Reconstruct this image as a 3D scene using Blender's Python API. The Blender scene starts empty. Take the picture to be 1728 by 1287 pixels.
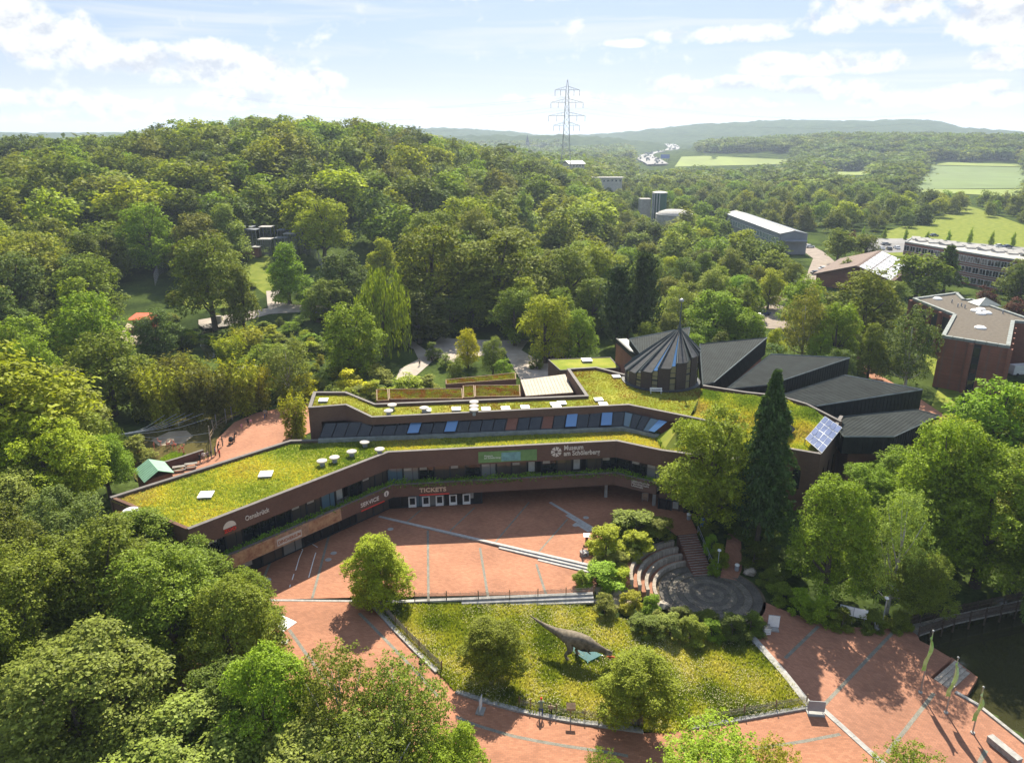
import bpy, bmesh, math, random
import numpy as np
from mathutils import Vector, Matrix

# ------------------------------------------------------------------ camera, sky, sun, exposure
F, CX, CY, HC = 1250.0, 864.0, 643.5, 50.0          # focal length and centre in photo pixels, camera height in metres
TH = math.radians(18.4)
scn = bpy.context.scene
col = scn.collection
cam_d = bpy.data.cameras.new("camera")
cam_d.sensor_width = 36.0
cam_d.lens = 36.0 * F / 1728.0
cam_d.clip_start, cam_d.clip_end = 0.5, 30000.0
cam = bpy.data.objects.new("camera", cam_d)
col.objects.link(cam)
cam.location = (0, 0, HC)
cam.rotation_euler = (math.pi / 2 - TH, 0, 0)
scn.camera = cam

SUN_AZ, SUN_EL = math.radians(5.0), math.radians(44.0)   # azimuth clockwise from +Y (straight ahead)
sd = bpy.data.lights.new("sun", 'SUN')
sd.energy, sd.angle, sd.color = 5.0, math.radians(0.53), (1.0, 0.915, 0.76)
sun = bpy.data.objects.new("sun", sd)
col.objects.link(sun)
sdir = Vector((math.sin(SUN_AZ) * math.cos(SUN_EL), math.cos(SUN_AZ) * math.cos(SUN_EL), math.sin(SUN_EL)))
sun.rotation_euler = sdir.to_track_quat('Z', 'Y').to_euler()
sun.location = (0, 0, 300)

world = bpy.data.worlds.new("World")
scn.world = world
world.use_nodes = True
def build_world():
    nt = world.node_tree; N = nt.nodes; L = nt.links
    N.clear()
    out = N.new('ShaderNodeOutputWorld'); bg = N.new('ShaderNodeBackground')
    bg.inputs[1].default_value = 0.051
    sky = N.new('ShaderNodeTexSky'); sky.sky_type = 'NISHITA'; sky.sun_disc = False
    sky.sun_elevation = SUN_EL; sky.sun_rotation = SUN_AZ
    sky.air_density = 1.0; sky.dust_density = 1.0; sky.ozone_density = 1.5
    tc = N.new('ShaderNodeTexCoord')
    def math_(op, a, b=None, clamp=False):
        n = N.new('ShaderNodeMath'); n.operation = op; n.use_clamp = clamp
        for i, s in enumerate((a, b)):
            if s is None: continue
            if isinstance(s, (int, float)): n.inputs[i].default_value = s
            else: L.new(s, n.inputs[i])
        return n.outputs[0]
    def sm(v, a, b):
        n = N.new('ShaderNodeMapRange'); n.interpolation_type = 'SMOOTHSTEP'
        L.new(v, n.inputs[0]); n.inputs[1].default_value = a; n.inputs[2].default_value = b
        return n.outputs[0]
    def noise(scale, vec, detail, rough, off=(0, 0, 0), dist=0.0):
        m = N.new('ShaderNodeMapping'); m.inputs['Location'].default_value = off
        m.inputs['Scale'].default_value = vec
        L.new(tc.outputs['Generated'], m.inputs[0])
        n = N.new('ShaderNodeTexNoise'); n.inputs['Scale'].default_value = scale
        n.inputs['Detail'].default_value = detail; n.inputs['Roughness'].default_value = rough
        n.inputs['Distortion'].default_value = dist
        L.new(m.outputs[0], n.inputs['Vector'])
        return n.outputs[0]
    sep = N.new('ShaderNodeSeparateXYZ'); L.new(tc.outputs['Generated'], sep.inputs[0])
    az = math_('ARCTAN2', sep.outputs[0], sep.outputs[1]); el = math_('ARCSINE', sep.outputs[2])
    CL = [(30, 88, 75, 50), (115, 104, 85, 40), (165, 112, 50, 30), (268, 128, 62, 28), (335, 142, 85, 26), (398, 118, 66, 30), (455, 132, 60, 26), (522, 152, 60, 22), (40, 180, 62, 16), (232, 188, 75, 14), (640, 188, 120, 15),
          (1425, 42, 85, 42), (1490, 52, 55, 34), (1360, 66, 60, 24), (1622, 74, 66, 38), (1690, 86, 50, 30), (1725, 18, 42, 34), (1300, 124, 66, 18), (1420, 126, 95, 20), (1670, 128, 44, 16), (1385, 160, 110, 14),
          (800, 8, 75, 16), (905, 12, 60, 20), (1050, 86, 30, 9), (1120, 4, 80, 18), (960, 172, 140, 15), (420, 178, 150, 17), (1180, 152, 120, 15), (1560, 176, 200, 18), (1210, 78, 110, 16), (1240, 180, 160, 12), (100, 205, 160, 10), (760, 205, 200, 10)]
    blob = None
    for x, y, rx, ry in CL:
        a = math.atan((x - 864) / 1250 * .955); e = (228 - y) / 1250 * .93
        da = math_('MULTIPLY', math_('SUBTRACT', az, a), 1250 / rx * 1.05)
        de = math_('MULTIPLY', math_('SUBTRACT', el, e), 1250 / ry * 1.05)
        de = math_('MAXIMUM', de, math_('MULTIPLY', de, -1.5))          # flat undersides, domed tops
        g = math_('SUBTRACT', 1.0, math_('ADD', math_('MULTIPLY', da, da), math_('MULTIPLY', de, de)))
        blob = g if blob is None else math_('MAXIMUM', blob, g)
    blob = math_('MAXIMUM', blob, -.9)
    def field(dv):
        """billowing density; dv shifts the look-up upwards so that lit tops and grey undersides differ"""
        n1 = noise(20.0, (1, 1, 1.25), 8.0, .60, (3.1, 0.4, 1.25 * dv + .2), .15)
        n2 = noise(6.5, (1, 1, 1.8), 4.0, .55, (7.7, 1.3, 1.8 * dv + .9), .1)
        return math_('ADD', math_('MULTIPLY', math_('SUBTRACT', n1, .5), 3.3), math_('MULTIPLY', math_('SUBTRACT', n2, .5), 1.9))
    f0, f1 = field(0.0), field(0.011)
    d0 = math_('ADD', math_('MULTIPLY', blob, .55), f0)
    mask = sm(d0, -0.20, 0.46)
    lit = math_('SUBTRACT', math_('SUBTRACT', f0, f1), math_('MULTIPLY', blob, .12))
    shade = sm(lit, -0.62, 0.12)
    wisp = noise(5.0, (.7, .7, 9), 4.0, .55, (1.7, 0, 0), .6)
    wisp = math_('MULTIPLY', sm(wisp, .47, .72), .55)
    veil = sm(el, .118, -.005)                       # milky air close to the horizon
    def mix(f, a, b):
        m = N.new('ShaderNodeMix'); m.data_type = 'RGBA'
        for s, k in ((f, 0), (a, 6), (b, 7)):
            if isinstance(s, (int, float)): m.inputs[k].default_value = s
            elif isinstance(s, tuple): m.inputs[k].default_value = s
            else: L.new(s, m.inputs[k])
        return m.outputs[2]
    blue = mix(.72, sky.outputs[0], (4.3, 5.5, 7.9, 1))
    c = mix(math_('MULTIPLY', veil, .86), blue, (7.0, 7.35, 7.9, 1))
    c = mix(wisp, c, (7.7, 7.9, 8.3, 1))
    cc = mix(shade, (5.7, 6.05, 6.8, 1), (8.9, 8.9, 8.8, 1))
    c = mix(mask, c, cc)
    L.new(c, bg.inputs[0]); L.new(bg.outputs[0], out.inputs[0])
build_world()
vs = scn.view_settings
vs.view_transform, vs.look, vs.exposure, vs.gamma = 'Standard', 'None', 1.2, 1.0
vs.use_curve_mapping = False
cy = scn.cycles
cy.max_bounces, cy.diffuse_bounces, cy.glossy_bounces, cy.transmission_bounces, cy.transparent_max_bounces, cy.volume_bounces = 5, 2, 2, 3, 6, 0
cy.use_denoising = True
cy.sample_clamp_indirect = 6.0

# ------------------------------------------------------------------ pixels to places
cT, sT = math.cos(TH), math.sin(TH)
def ray(px, py):
    dx, dy = (px - CX) / F, -(py - CY) / F
    return np.array((dx, dy * sT + cT, dy * cT - sT))
def P(px, py, z=0.0):
    d = ray(px, py); t = (z - HC) / d[2]
    return Vector((d[0] * t, d[1] * t, z))
def PD(px, py, Y):
    d = ray(px, py); t = Y / d[1]
    return Vector((d[0] * t, Y, HC + d[2] * t))
def proj(x, y, z):
    dp = y * cT - (z - HC) * sT
    up = y * sT + (z - HC) * cT
    return CX + F * x / dp, CY - F * up / dp
def depth_of(p): return p[1] * cT - (p[2] - HC) * sT
def sstep(t):
    t = np.clip(t, 0, 1); return t * t * (3 - 2 * t)
LA, LB = P(640, 870, 0), P(1000, 955, -.2)
LC, LD = P(440, 1012, 0), P(1000, 1003, -.6)
def yAB(x): return LA.y + (x - LA.x) * (LB.y - LA.y) / (LB.x - LA.x)
def yCD(x): return LC.y + (x - LC.x) * (LD.y - LC.y) / (LD.x - LC.x)
def zlow(x): return np.interp(x, [-15, 8, 17, 300], [0, -1.0, -2.6, -2.6])
def zmid(x): return np.interp(x, [LA.x, LB.x], [0, -.45])
RNGN = np.random.default_rng(5)
_NZ = [(RNGN.normal(size=2), RNGN.uniform(0, 6.28)) for _ in range(24)]
def wav(x, y, s):
    r = 0
    for k, (d, p) in enumerate(_NZ[:12]):
        r = r + np.sin((x * d[0] + y * d[1]) / s * (1 + .35 * k) + p) / (1 + .25 * k)
    return r / 4.0
def hz(x, y):
    """height of the land in metres, 0 = the forecourt"""
    x = np.asarray(x, float); y = np.asarray(y, float)
    zl = zlow(x)
    a = np.where(y > yAB(x), 0.0, np.where(y > yCD(x), zmid(x), zl))
    yT = np.interp(x, [9, 17, 30, 60], [83, 86, 88, 92])
    b = zl * sstep((yT - y) / 8.0)
    z = np.where(x < LB.x, a, b)
    z = np.where(y > 95, 0.0, z)
    r = np.hypot(x, y); g = x / np.maximum(y, 1.0)
    lat = np.interp(g, [-.9, -.69, -.5, -.38, -.25, -.13, -.02, .05, .12], [.6, .66, .78, 1, 1, .85, .5, .26, 0])
    z = z + 38 * lat * sstep((r - 165) / 310) * (1 - sstep((r - 560) / 650))
    lat2 = np.interp(g, [.16, .26, .42, .56, .8], [0, .62, 1.0, .95, .9])
    z = z + 34 * lat2 * sstep((r - 1180) / 420) * (1 - sstep((r - 1900) / 500))
    px = CX + F * g / cT * .985
    sky = np.interp(px, [0, 400, 640, 690, 750, 860, 920, 1000, 1060, 1110, 1180, 1250, 1300, 1450, 1520, 1560, 1610, 1728, 2000],
                    [226, 226, 224, 219, 217, 223, 230, 229, 224, 218, 211, 206, 205, 206, 205, 207, 217, 226, 224])
    hh = 50 + (228 - sky) * 2.62
    z = z + (hh + 7 * wav(x, y, 320.)) * np.exp(-((r - 3700) / 800) ** 2)
    z = z + 52 * np.exp(-((r - 2500) / 260) ** 2) * np.interp(g, [-.3, -.05, .06, .12, .2, .4], [.65, .75, .85, .7, .2, .0])
    z = z + (44 + 12 * wav(x, y, 900.)) * sstep((r - 5200) / 1500)
    return z
def hz1(x, y): return float(hz(x, y))
def G(px, py, below=0.0):
    d = ray(px, py)
    t = np.geomspace(25, 9000, 500)
    for _ in range(2):
        X = d[0] * t; Y = d[1] * t; Z = HC + d[2] * t
        s = Z < hz(X, Y) - below
        k = int(np.argmax(s)) if s.any() else len(t) - 1
        k = max(k, 1)
        t = np.linspace(t[k - 1], t[k], 60)
    tt = t[len(t) // 2] if not s.any() else t[0]
    X, Y = d[0] * tt, d[1] * tt
    return Vector((X, Y, float(hz(X, Y)) - below))
def inpoly(x, y, poly):
    x = np.asarray(x, float); y = np.asarray(y, float)
    c = np.zeros(x.shape, bool); n = len(poly)
    for i in range(n):
        x0, y0 = poly[i][0], poly[i][1]; x1, y1 = poly[i - 1][0], poly[i - 1][1]
        if y0 == y1: continue
        k = ((y0 > y) != (y1 > y)) & (x < (x1 - x0) * (y - y0) / (y1 - y0) + x0)
        c ^= k
    return c

# ------------------------------------------------------------------ materials
MATS = {}
def newmat(name):
    m = bpy.data.materials.new(name); m.use_nodes = True
    nt = m.node_tree; nt.nodes.clear()
    o = nt.nodes.new('ShaderNodeOutputMaterial')
    MATS[name] = m
    return m, nt, o
def rgba(c, k=1.0): return (min(c[0] * k, 1), min(c[1] * k, 1), min(c[2] * k, 1), 1)
def mat(name, c, rough=.8, var=.18, scale=1.5, metal=0.0, c2=None, bump=0.0, bscale=8.0, spec=.3, detail=5.0, vec=None, emit=None, coat=0.0):
    """plain surface: base colour broken up by noise, optional second colour and bump"""
    m, nt, o = newmat(name); N, L = nt.nodes, nt.links
    b = N.new('ShaderNodeBsdfPrincipled'); L.new(b.outputs[0], o.inputs[0])
    b.inputs['Roughness'].default_value = rough; b.inputs['Metallic'].default_value = metal
    b.inputs['Specular IOR Level'].default_value = spec
    if coat: b.inputs['Coat Weight'].default_value = coat
    g = N.new('ShaderNodeNewGeometry')
    n = N.new('ShaderNodeTexNoise'); n.inputs['Scale'].default_value = scale; n.inputs['Detail'].default_value = detail
    n.inputs['Roughness'].default_value = .62
    v = g.outputs['Position']
    if vec:
        mp = N.new('ShaderNodeMapping'); mp.inputs['Scale'].default_value = vec; L.new(v, mp.inputs[0]); v = mp.outputs[0]
    L.new(v, n.inputs['Vector'])
    r = N.new('ShaderNodeValToRGB')
    ca, cb = (rgba(c, 1 - var), rgba(c, 1 + var)) if c2 is None else (rgba(c), rgba(c2))
    r.color_ramp.elements[0].position, r.color_ramp.elements[1].position = .32, .68
    r.color_ramp.elements[0].color, r.color_ramp.elements[1].color = ca, cb
    L.new(n.outputs[0], r.inputs[0]); L.new(r.outputs[0], b.inputs['Base Color'])
    if bump:
        n2 = N.new('ShaderNodeTexNoise'); n2.inputs['Scale'].default_value = bscale; n2.inputs['Detail'].default_value = 4
        L.new(v, n2.inputs['Vector'])
        bp = N.new('ShaderNodeBump'); bp.inputs['Strength'].default_value = min(bump * 4, 1); bp.inputs['Distance'].default_value = bump
        L.new(n2.outputs[0], bp.inputs['Height']); L.new(bp.outputs[0], b.inputs['Normal'])
    if emit:
        b.inputs['Emission Color'].default_value = rgba(emit); b.inputs['Emission Strength'].default_value = 1.0
    return m
def brickmat(name, c1, c2, mortar, bw, bh, vertical=False, mort=.012, rot=0.0, patch=.25, pscale=.12, rough=.85, weeds=None):
    m, nt, o = newmat(name); N, L = nt.nodes, nt.links
    b = N.new('ShaderNodeBsdfPrincipled'); L.new(b.outputs[0], o.inputs[0])
    b.inputs['Roughness'].default_value = rough; b.inputs['Specular IOR Level'].default_value = .25
    g = N.new('ShaderNodeNewGeometry'); v = g.outputs['Position']
    if vertical:
        s = N.new('ShaderNodeSeparateXYZ'); L.new(v, s.inputs[0])
        ad = N.new('ShaderNodeMath'); ad.operation = 'ADD'; L.new(s.outputs[0], ad.inputs[0]); L.new(s.outputs[1], ad.inputs[1])
        cb = N.new('ShaderNodeCombineXYZ'); L.new(ad.outputs[0], cb.inputs[0]); L.new(s.outputs[2], cb.inputs[1]); bv = cb.outputs[0]
    else:
        mp = N.new('ShaderNodeMapping'); mp.inputs['Rotation'].default_value = (0, 0, rot); L.new(v, mp.inputs[0]); bv = mp.outputs[0]
    t = N.new('ShaderNodeTexBrick'); t.inputs['Scale'].default_value = 1.0
    t.inputs['Brick Width'].default_value = bw; t.inputs['Row Height'].default_value = bh
    t.inputs['Mortar Size'].default_value = mort; t.inputs['Mortar Smooth'].default_value = .3
    t.inputs['Color1'].default_value = rgba(c1); t.inputs['Color2'].default_value = rgba(c2); t.inputs['Mortar'].default_value = rgba(mortar)
    L.new(bv, t.inputs['Vector'])
    n = N.new('ShaderNodeTexNoise'); n.inputs['Scale'].default_value = pscale; n.inputs['Detail'].default_value = 8; n.inputs['Roughness'].default_value = .65
    L.new(v, n.inputs['Vector'])
    r = N.new('ShaderNodeMapRange'); L.new(n.outputs[0], r.inputs[0]); r.inputs[1].default_value = .3; r.inputs[2].default_value = .7
    r.inputs[3].default_value = 1 - patch; r.inputs[4].default_value = 1 + patch
    mx = N.new('ShaderNodeMix'); mx.data_type = 'RGBA'; mx.blend_type = 'MULTIPLY'; mx.inputs[0].default_value = 1
    L.new(t.outputs[0], mx.inputs[6]); L.new(r.outputs[0], mx.inputs[7])
    cout = mx.outputs[2]
    n3 = N.new('ShaderNodeTexNoise'); n3.inputs['Scale'].default_value = 1.3; n3.inputs['Detail'].default_value = 6; L.new(v, n3.inputs['Vector'])
    r3 = N.new('ShaderNodeMapRange'); L.new(n3.outputs[0], r3.inputs[0]); r3.inputs[1].default_value = .58; r3.inputs[2].default_value = .75; r3.inputs[4].default_value = .45
    m3 = N.new('ShaderNodeMix'); m3.data_type = 'RGBA'; L.new(r3.outputs[0], m3.inputs[0]); L.new(cout, m3.inputs[6]); m3.inputs[7].default_value = rgba(weeds or mortar)
    L.new(m3.outputs[2], b.inputs['Base Color'])
    bp = N.new('ShaderNodeBump'); bp.inputs['Strength'].default_value = .5; bp.inputs['Distance'].default_value = .01
    L.new(t.outputs[1], bp.inputs['Height']); bp.invert = True; L.new(bp.outputs[0], b.inputs['Normal'])
    return m
def glassmat(name, c, rough=.05):
    m, nt, o = newmat(name); N, L = nt.nodes, nt.links
    b = N.new('ShaderNodeBsdfPrincipled'); L.new(b.outputs[0], o.inputs[0])
    b.inputs['Base Color'].default_value = rgba(c); b.inputs['Roughness'].default_value = rough
    b.inputs['Specular IOR Level'].default_value = .6
    g = N.new('ShaderNodeNewGeometry')
    n = N.new('ShaderNodeTexNoise'); n.inputs['Scale'].default_value = .7; L.new(g.outputs['Position'], n.inputs['Vector'])
    bp = N.new('ShaderNodeBump'); bp.inputs['Strength'].default_value = .06; bp.inputs['Distance'].default_value = .1
    L.new(n.outputs[0], bp.inputs['Height']); L.new(bp.outputs[0], b.inputs['Normal'])
    return m
def leafmat(name, trans=.30, vary=.45, fixed=None):
    """leaves: colour comes from the object's own colour, each leaf a little different; light passes through"""
    m, nt, o = newmat(name); N, L = nt.nodes, nt.links
    oi = N.new('ShaderNodeObjectInfo'); g = N.new('ShaderNodeNewGeometry')
    hs = N.new('ShaderNodeHueSaturation')
    r1 = N.new('ShaderNodeMapRange'); L.new(g.outputs['Random Per Island'], r1.inputs[0]); r1.inputs[3].default_value = 1 - vary; r1.inputs[4].default_value = 1 + vary
    r2 = N.new('ShaderNodeMapRange'); L.new(oi.outputs['Random'], r2.inputs[0]); r2.inputs[3].default_value = .484; r2.inputs[4].default_value = .507
    
    v3 = N.new('ShaderNodeMath'); v3.operation = 'MULTIPLY'; L.new(r1.outputs[0], v3.inputs[0])
    r4 = N.new('ShaderNodeMapRange'); L.new(oi.outputs['Random'], r4.inputs[0]); r4.inputs[3].default_value = .8; r4.inputs[4].default_value = 1.2; L.new(r4.outputs[0], v3.inputs[1])
    L.new(v3.outputs[0], hs.inputs['Value']); L.new(r2.outputs[0], hs.inputs['Hue']); 
    if fixed is None: L.new(oi.outputs['Color'], hs.inputs['Color'])
    else: hs.inputs['Color'].default_value = rgba(fixed)
    d = N.new('ShaderNodeBsdfDiffuse'); L.new(hs.outputs[0], d.inputs[0])
    t = N.new('ShaderNodeBsdfTranslucent')
    mx = N.new('ShaderNodeMix'); mx.data_type = 'RGBA'; mx.blend_type = 'MULTIPLY'; mx.inputs[0].default_value = 1
    L.new(hs.outputs[0], mx.inputs[6]); mx.inputs[7].default_value = (1.35, 1.35, .45, 1); L.new(mx.outputs[2], t.inputs[0])
    gl = N.new('ShaderNodeBsdfGlossy'); gl.inputs['Roughness'].default_value = .55; gl.inputs[0].default_value = (.6, .65, .6, 1)
    s = N.new('ShaderNodeMixShader'); s.inputs[0].default_value = trans; L.new(d.outputs[0], s.inputs[1]); L.new(t.outputs[0], s.inputs[2])
    s2 = N.new('ShaderNodeMixShader'); s2.inputs[0].default_value = .018; L.new(s.outputs[0], s2.inputs[1]); L.new(gl.outputs[0], s2.inputs[2])
    L.new(s2.outputs[0], o.inputs[0])
    return m
def vcolmat(name, rough=.9, trans=.5):
    """colour stored per leaf in the mesh (for ground plants)"""
    m, nt, o = newmat(name); N, L = nt.nodes, nt.links
    a = N.new('ShaderNodeAttribute'); a.attribute_name = 'tint'
    d = N.new('ShaderNodeBsdfDiffuse'); L.new(a.outputs[0], d.inputs[0])
    t = N.new('ShaderNodeBsdfTranslucent'); mx = N.new('ShaderNodeMix'); mx.data_type = 'RGBA'; mx.blend_type = 'MULTIPLY'; mx.inputs[0].default_value = 1
    L.new(a.outputs[0], mx.inputs[6]); mx.inputs[7].default_value = (1.4, 1.4, .7, 1); L.new(mx.outputs[2], t.inputs[0])
    s = N.new('ShaderNodeMixShader'); s.inputs[0].default_value = trans; L.new(d.outputs[0], s.inputs[1]); L.new(t.outputs[0], s.inputs[2])
    L.new(s.outputs[0], o.inputs[0])
    return m
leafmat('leaf'); leafmat('needle', .15, .4); vcolmat('blade')
mat('bark', (.09, .07, .05), .95, .35, 6); mat('bark_pale', (.4, .38, .34), .9, .4, 4)
brickmat('paving', (.385, .174, .098), (.30, .130, .072), (.20, .115, .075), .40, .20, rot=.08, patch=.24, weeds=(.30, .14, .085))
brickmat('paving_diag', (.345, .160, .096), (.27, .122, .073), (.19, .115, .078), .40, .20, rot=.75, patch=.24, weeds=(.27, .14, .09))
brickmat('brick', (.150, .078, .050), (.108, .054, .036), (.125, .088, .068), .24, .08, vertical=True, patch=.14, pscale=.4)
brickmat('brick_red', (.24, .085, .052), (.18, .064, .04), (.15, .10, .08), .24, .08, vertical=True, patch=.14, pscale=.4)
brickmat('cobble', (.30, .27, .23), (.21, .19, .165), (.12, .12, .09), .12, .11, patch=.25, pscale=1.1, mort=.02, weeds=(.12, .15, .06))
mat('kerb_stone', (.31, .30, .28), .85, .25, 2.2, bump=.01); mat('step_stone', (.37, .36, .34), .85, .2, 2.0, bump=.008)
mat('coping', (.13, .115, .105), .75, .2, 1.2); mat('slate', (.042, .044, .047), .55, .35, 1.6, bump=.004, bscale=20); mat('copper_dark', (.05, .062, .06), .5, .35, .9)
mat('metal_roof', (.026, .031, .030), .8, .3, .5, spec=.06); mat('cladding', (.012, .015, .016), .6, .3, 1.0, spec=.2)
mat('trim_pale', (.20, .22, .205), .55, .25, 1.5)
mat('moss', (.055, .022, .006), .95, .5, .9, c2=(.085, .065, .008), bump=.03, spec=.05); mat('soil', (.11, .085, .05), .95, .35, .9, bump=.03)
mat('white_paint', (.75, .75, .73), .6, .08, 2); mat('canopy_beige', (.34, .29, .22), .7, .12, .6); mat('white_roof', (.46, .44, .39), .6, .1, .8); mat('concrete', (.33, .32, .30), .85, .2, .9); mat('gravel_roof', (.105, .088, .068), .95, .25, 1.4, bump=.02)
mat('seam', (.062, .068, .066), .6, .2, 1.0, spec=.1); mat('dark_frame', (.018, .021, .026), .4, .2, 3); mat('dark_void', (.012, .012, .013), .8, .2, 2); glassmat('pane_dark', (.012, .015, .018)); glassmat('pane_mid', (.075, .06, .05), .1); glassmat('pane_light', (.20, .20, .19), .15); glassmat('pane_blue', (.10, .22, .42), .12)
glassmat('pane_sky', (.10, .16, .20), .04); mat('blind', (.34, .33, .30), .7, .2, 1.0); mat('lamp_pale', (.7, .7, .68), .4, .05)
mat('signage', (.62, .56, .48), .6, .05); mat('sign_red', (.62, .045, .03), .5, .1); mat('sign_blue', (.06, .13, .38), .5, .1); mat('sign_green', (.12, .24, .08), .5, .25, .8); mat('sign_cyan', (.14, .30, .30), .5, .3)
mat('sign_tan', (.30, .20, .13), .6, .4, 1.2); mat('letter_tan', (.6, .44, .3), .6, .1); mat('letter_dark', (.30, .12, .06), .6, .1)
mat('wood', (.20, .135, .08), .85, .3, 3, vec=(1, 1, .3)); mat('wood_grey', (.24, .22, .19), .9, .3, 3); mat('wood_dark', (.07, .05, .035), .9, .3, 3)
mat('steel', (.35, .36, .36), .4, .1, 3, metal=.7); mat('steel_grey', (.30, .31, .32), .6, .15, 1); mat('pylon_steel', (.30, .31, .31), .6, .1, 1)
mat('grey_panel', (.20, .215, .24), .6, .1, .3); mat('grey_roof', (.15, .17, .20), .6, .12, .2, spec=.2); mat('tile_brown', (.13, .085, .065), .8, .25, 1.0); mat('solar_frame', (.6, .62, .64), .4, .1)
mat('solar_cell', (.13, .16, .27), .18, .2, .6, spec=.6); mat('green_metal', (.20, .36, .25), .5, .15, 1.0); mat('green_dark', (.03, .085, .06), .5, .15); mat('awning_red', (.65, .10, .04), .7, .15, 1.5); mat('booth_red', (.5, .04, .05), .5, .15)
mat('drive', (.25, .205, .17), .95, .2, .3); mat('path', (.36, .31, .26), .95, .18, .35, bump=.01); mat('asphalt', (.17, .165, .16), .9, .15, .5); mat('asphalt_far', (.22, .215, .21), .9, .15, .1)
mat('field_green', (.17, .215, .035), .95, .2, .02, vec=(1, .25, 1)); mat('field_pale', (.115, .165, .045), .95, .15, .015); mat('lawn', (.10, .14, .018), .95, .35, .35, c2=(.22, .24, .04), spec=.05)
mat('stone', (.30, .28, .25), .9, .3, 2.5, bump=.03); mat('stone_warm', (.36, .31, .25), .9, .3, 2.0, bump=.02); mat('sand', (.34, .28, .20), .95, .2, .6)
mat('dino_hide', (.15, .122, .085), .8, .5, 2.2, bump=.03, bscale=9); mat('dino_prey', (.45, .09, .03), .7, .3, 4); mat('flamingo', (.70, .25, .18), .7, .2, 6); mat('flag_green', (.22, .42, .05), .7, .3, 1.2, c2=(.5, .6, .3))
for nm, c in dict(skin=(.5, .32, .24), hair=(.06, .04, .025), cloth_green=(.18, .22, .13), cloth_blue=(.04, .07, .19), cloth_dark=(.025, .025, .03), cloth_white=(.7, .68, .66), cloth_pink=(.6, .28, .32), cloth_tan=(.36, .28, .2), cloth_red=(.5, .04, .03), cloth_grey=(.22, .2, .18)).items():
    mat(nm, c, .85, .15, 8)
for nm, c in dict(car_white=(.75, .76, .77), car_black=(.015, .016, .018), car_blue=(.03, .06, .16), car_silver=(.42, .43, .44), car_red=(.35, .03, .03), car_grey=(.16, .17, .18)).items():
    mat(nm, c, .25, .04, 1, spec=.6, coat=.6)
mat('tyre', (.02, .02, .02), .9, .2, 5)
def watermat(name, c, rough=.06):
    m = glassmat(name, c, rough); return m
watermat('water', (.035, .035, .014), .05); watermat('pond_water', (.10, .085, .03), .08)
brickmat('brick_dark', (.075, .055, .042), (.055, .038, .03), (.06, .05, .045), .24, .08, vertical=True, patch=.15, pscale=.5)
glassmat('pane_slit', (.20, .18, .11), .12)  # pale yellow reflection put into the slit pane's base colour
brickmat('stage_cobble', (.19, .165, .14), (.115, .10, .085), (.06, .055, .045), .13, .12, patch=.3, pscale=.8, mort=.025, weeds=(.07, .08, .04)); brickmat('stage_stone', (.23, .20, .165), (.15, .13, .105), (.07, .065, .05), .16, .14, patch=.3, pscale=.8, mort=.025, weeds=(.08, .09, .04))
brickmat('seat_stone', (.36, .31, .25), (.27, .23, .185), (.15, .13, .1), .5, .25, patch=.2, pscale=.8); brickmat('stair_brick', (.20, .085, .055), (.15, .06, .04), (.13, .09, .07), .22, .1, patch=.15, pscale=.8)
def teal_glass():
    m, nt, o = newmat('teal_sheet'); N, L = nt.nodes, nt.links
    b = N.new('ShaderNodeBsdfPrincipled'); b.inputs['Base Color'].default_value = (.09, .20, .22, 1); b.inputs['Roughness'].default_value = .55; b.inputs['Specular IOR Level'].default_value = .12
    t = N.new('ShaderNodeBsdfTransparent'); t.inputs[0].default_value = (.6, .9, .9, 1)
    s = N.new('ShaderNodeMixShader'); s.inputs[0].default_value = .5; L.new(t.outputs[0], s.inputs[1]); L.new(b.outputs[0], s.inputs[2]); L.new(s.outputs[0], o.inputs[0])
teal_glass()
def ground_mat():
    m, nt, o = newmat('ground_cover'); N, L = nt.nodes, nt.links
    b = N.new('ShaderNodeBsdfDiffuse'); L.new(b.outputs[0], o.inputs[0]); g = N.new('ShaderNodeNewGeometry')
    def nz(s, d=6):
        n = N.new('ShaderNodeTexNoise'); n.inputs['Scale'].default_value = s; n.inputs['Detail'].default_value = d; L.new(g.outputs['Position'], n.inputs['Vector']); return n
    n1, n2 = nz(.09, 8), nz(1.6)
    r = N.new('ShaderNodeValToRGB'); e = r.color_ramp.elements; e[0].position, e[1].position = .35, .66
    e[0].color, e[1].color = (.028, .042, .014, 1), (.075, .105, .025, 1); L.new(n1.outputs[0], r.inputs[0])
    mx = N.new('ShaderNodeMix'); mx.data_type = 'RGBA'; mx.blend_type = 'MULTIPLY'; mx.inputs[0].default_value = .7; L.new(r.outputs[0], mx.inputs[6])
    r2 = N.new('ShaderNodeMapRange'); L.new(n2.outputs[0], r2.inputs[0]); r2.inputs[1].default_value = .3; r2.inputs[2].default_value = .7; r2.inputs[3].default_value = .5; r2.inputs[4].default_value = 1.5
    L.new(r2.outputs[0], mx.inputs[7]); L.new(mx.outputs[2], b.inputs[0])
ground_mat()
def meadow_mat(name, a, bcol, c, s=.35):
    m, nt, o = newmat(name); N, L = nt.nodes, nt.links
    b = N.new('ShaderNodeBsdfDiffuse'); L.new(b.outputs[0], o.inputs[0]); g = N.new('ShaderNodeNewGeometry')
    n = N.new('ShaderNodeTexNoise'); n.inputs['Scale'].default_value = s; n.inputs['Detail'].default_value = 9; n.inputs['Roughness'].default_value = .68; L.new(g.outputs['Position'], n.inputs['Vector'])
    r = N.new('ShaderNodeValToRGB'); e = r.color_ramp.elements; e[0].position, e[1].position = .3, .7; e[0].color, e[1].color = rgba(a), rgba(c)
    k = e.new(.5); k.color = rgba(bcol); L.new(n.outputs[0], r.inputs[0]); L.new(r.outputs[0], b.inputs[0])
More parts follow.
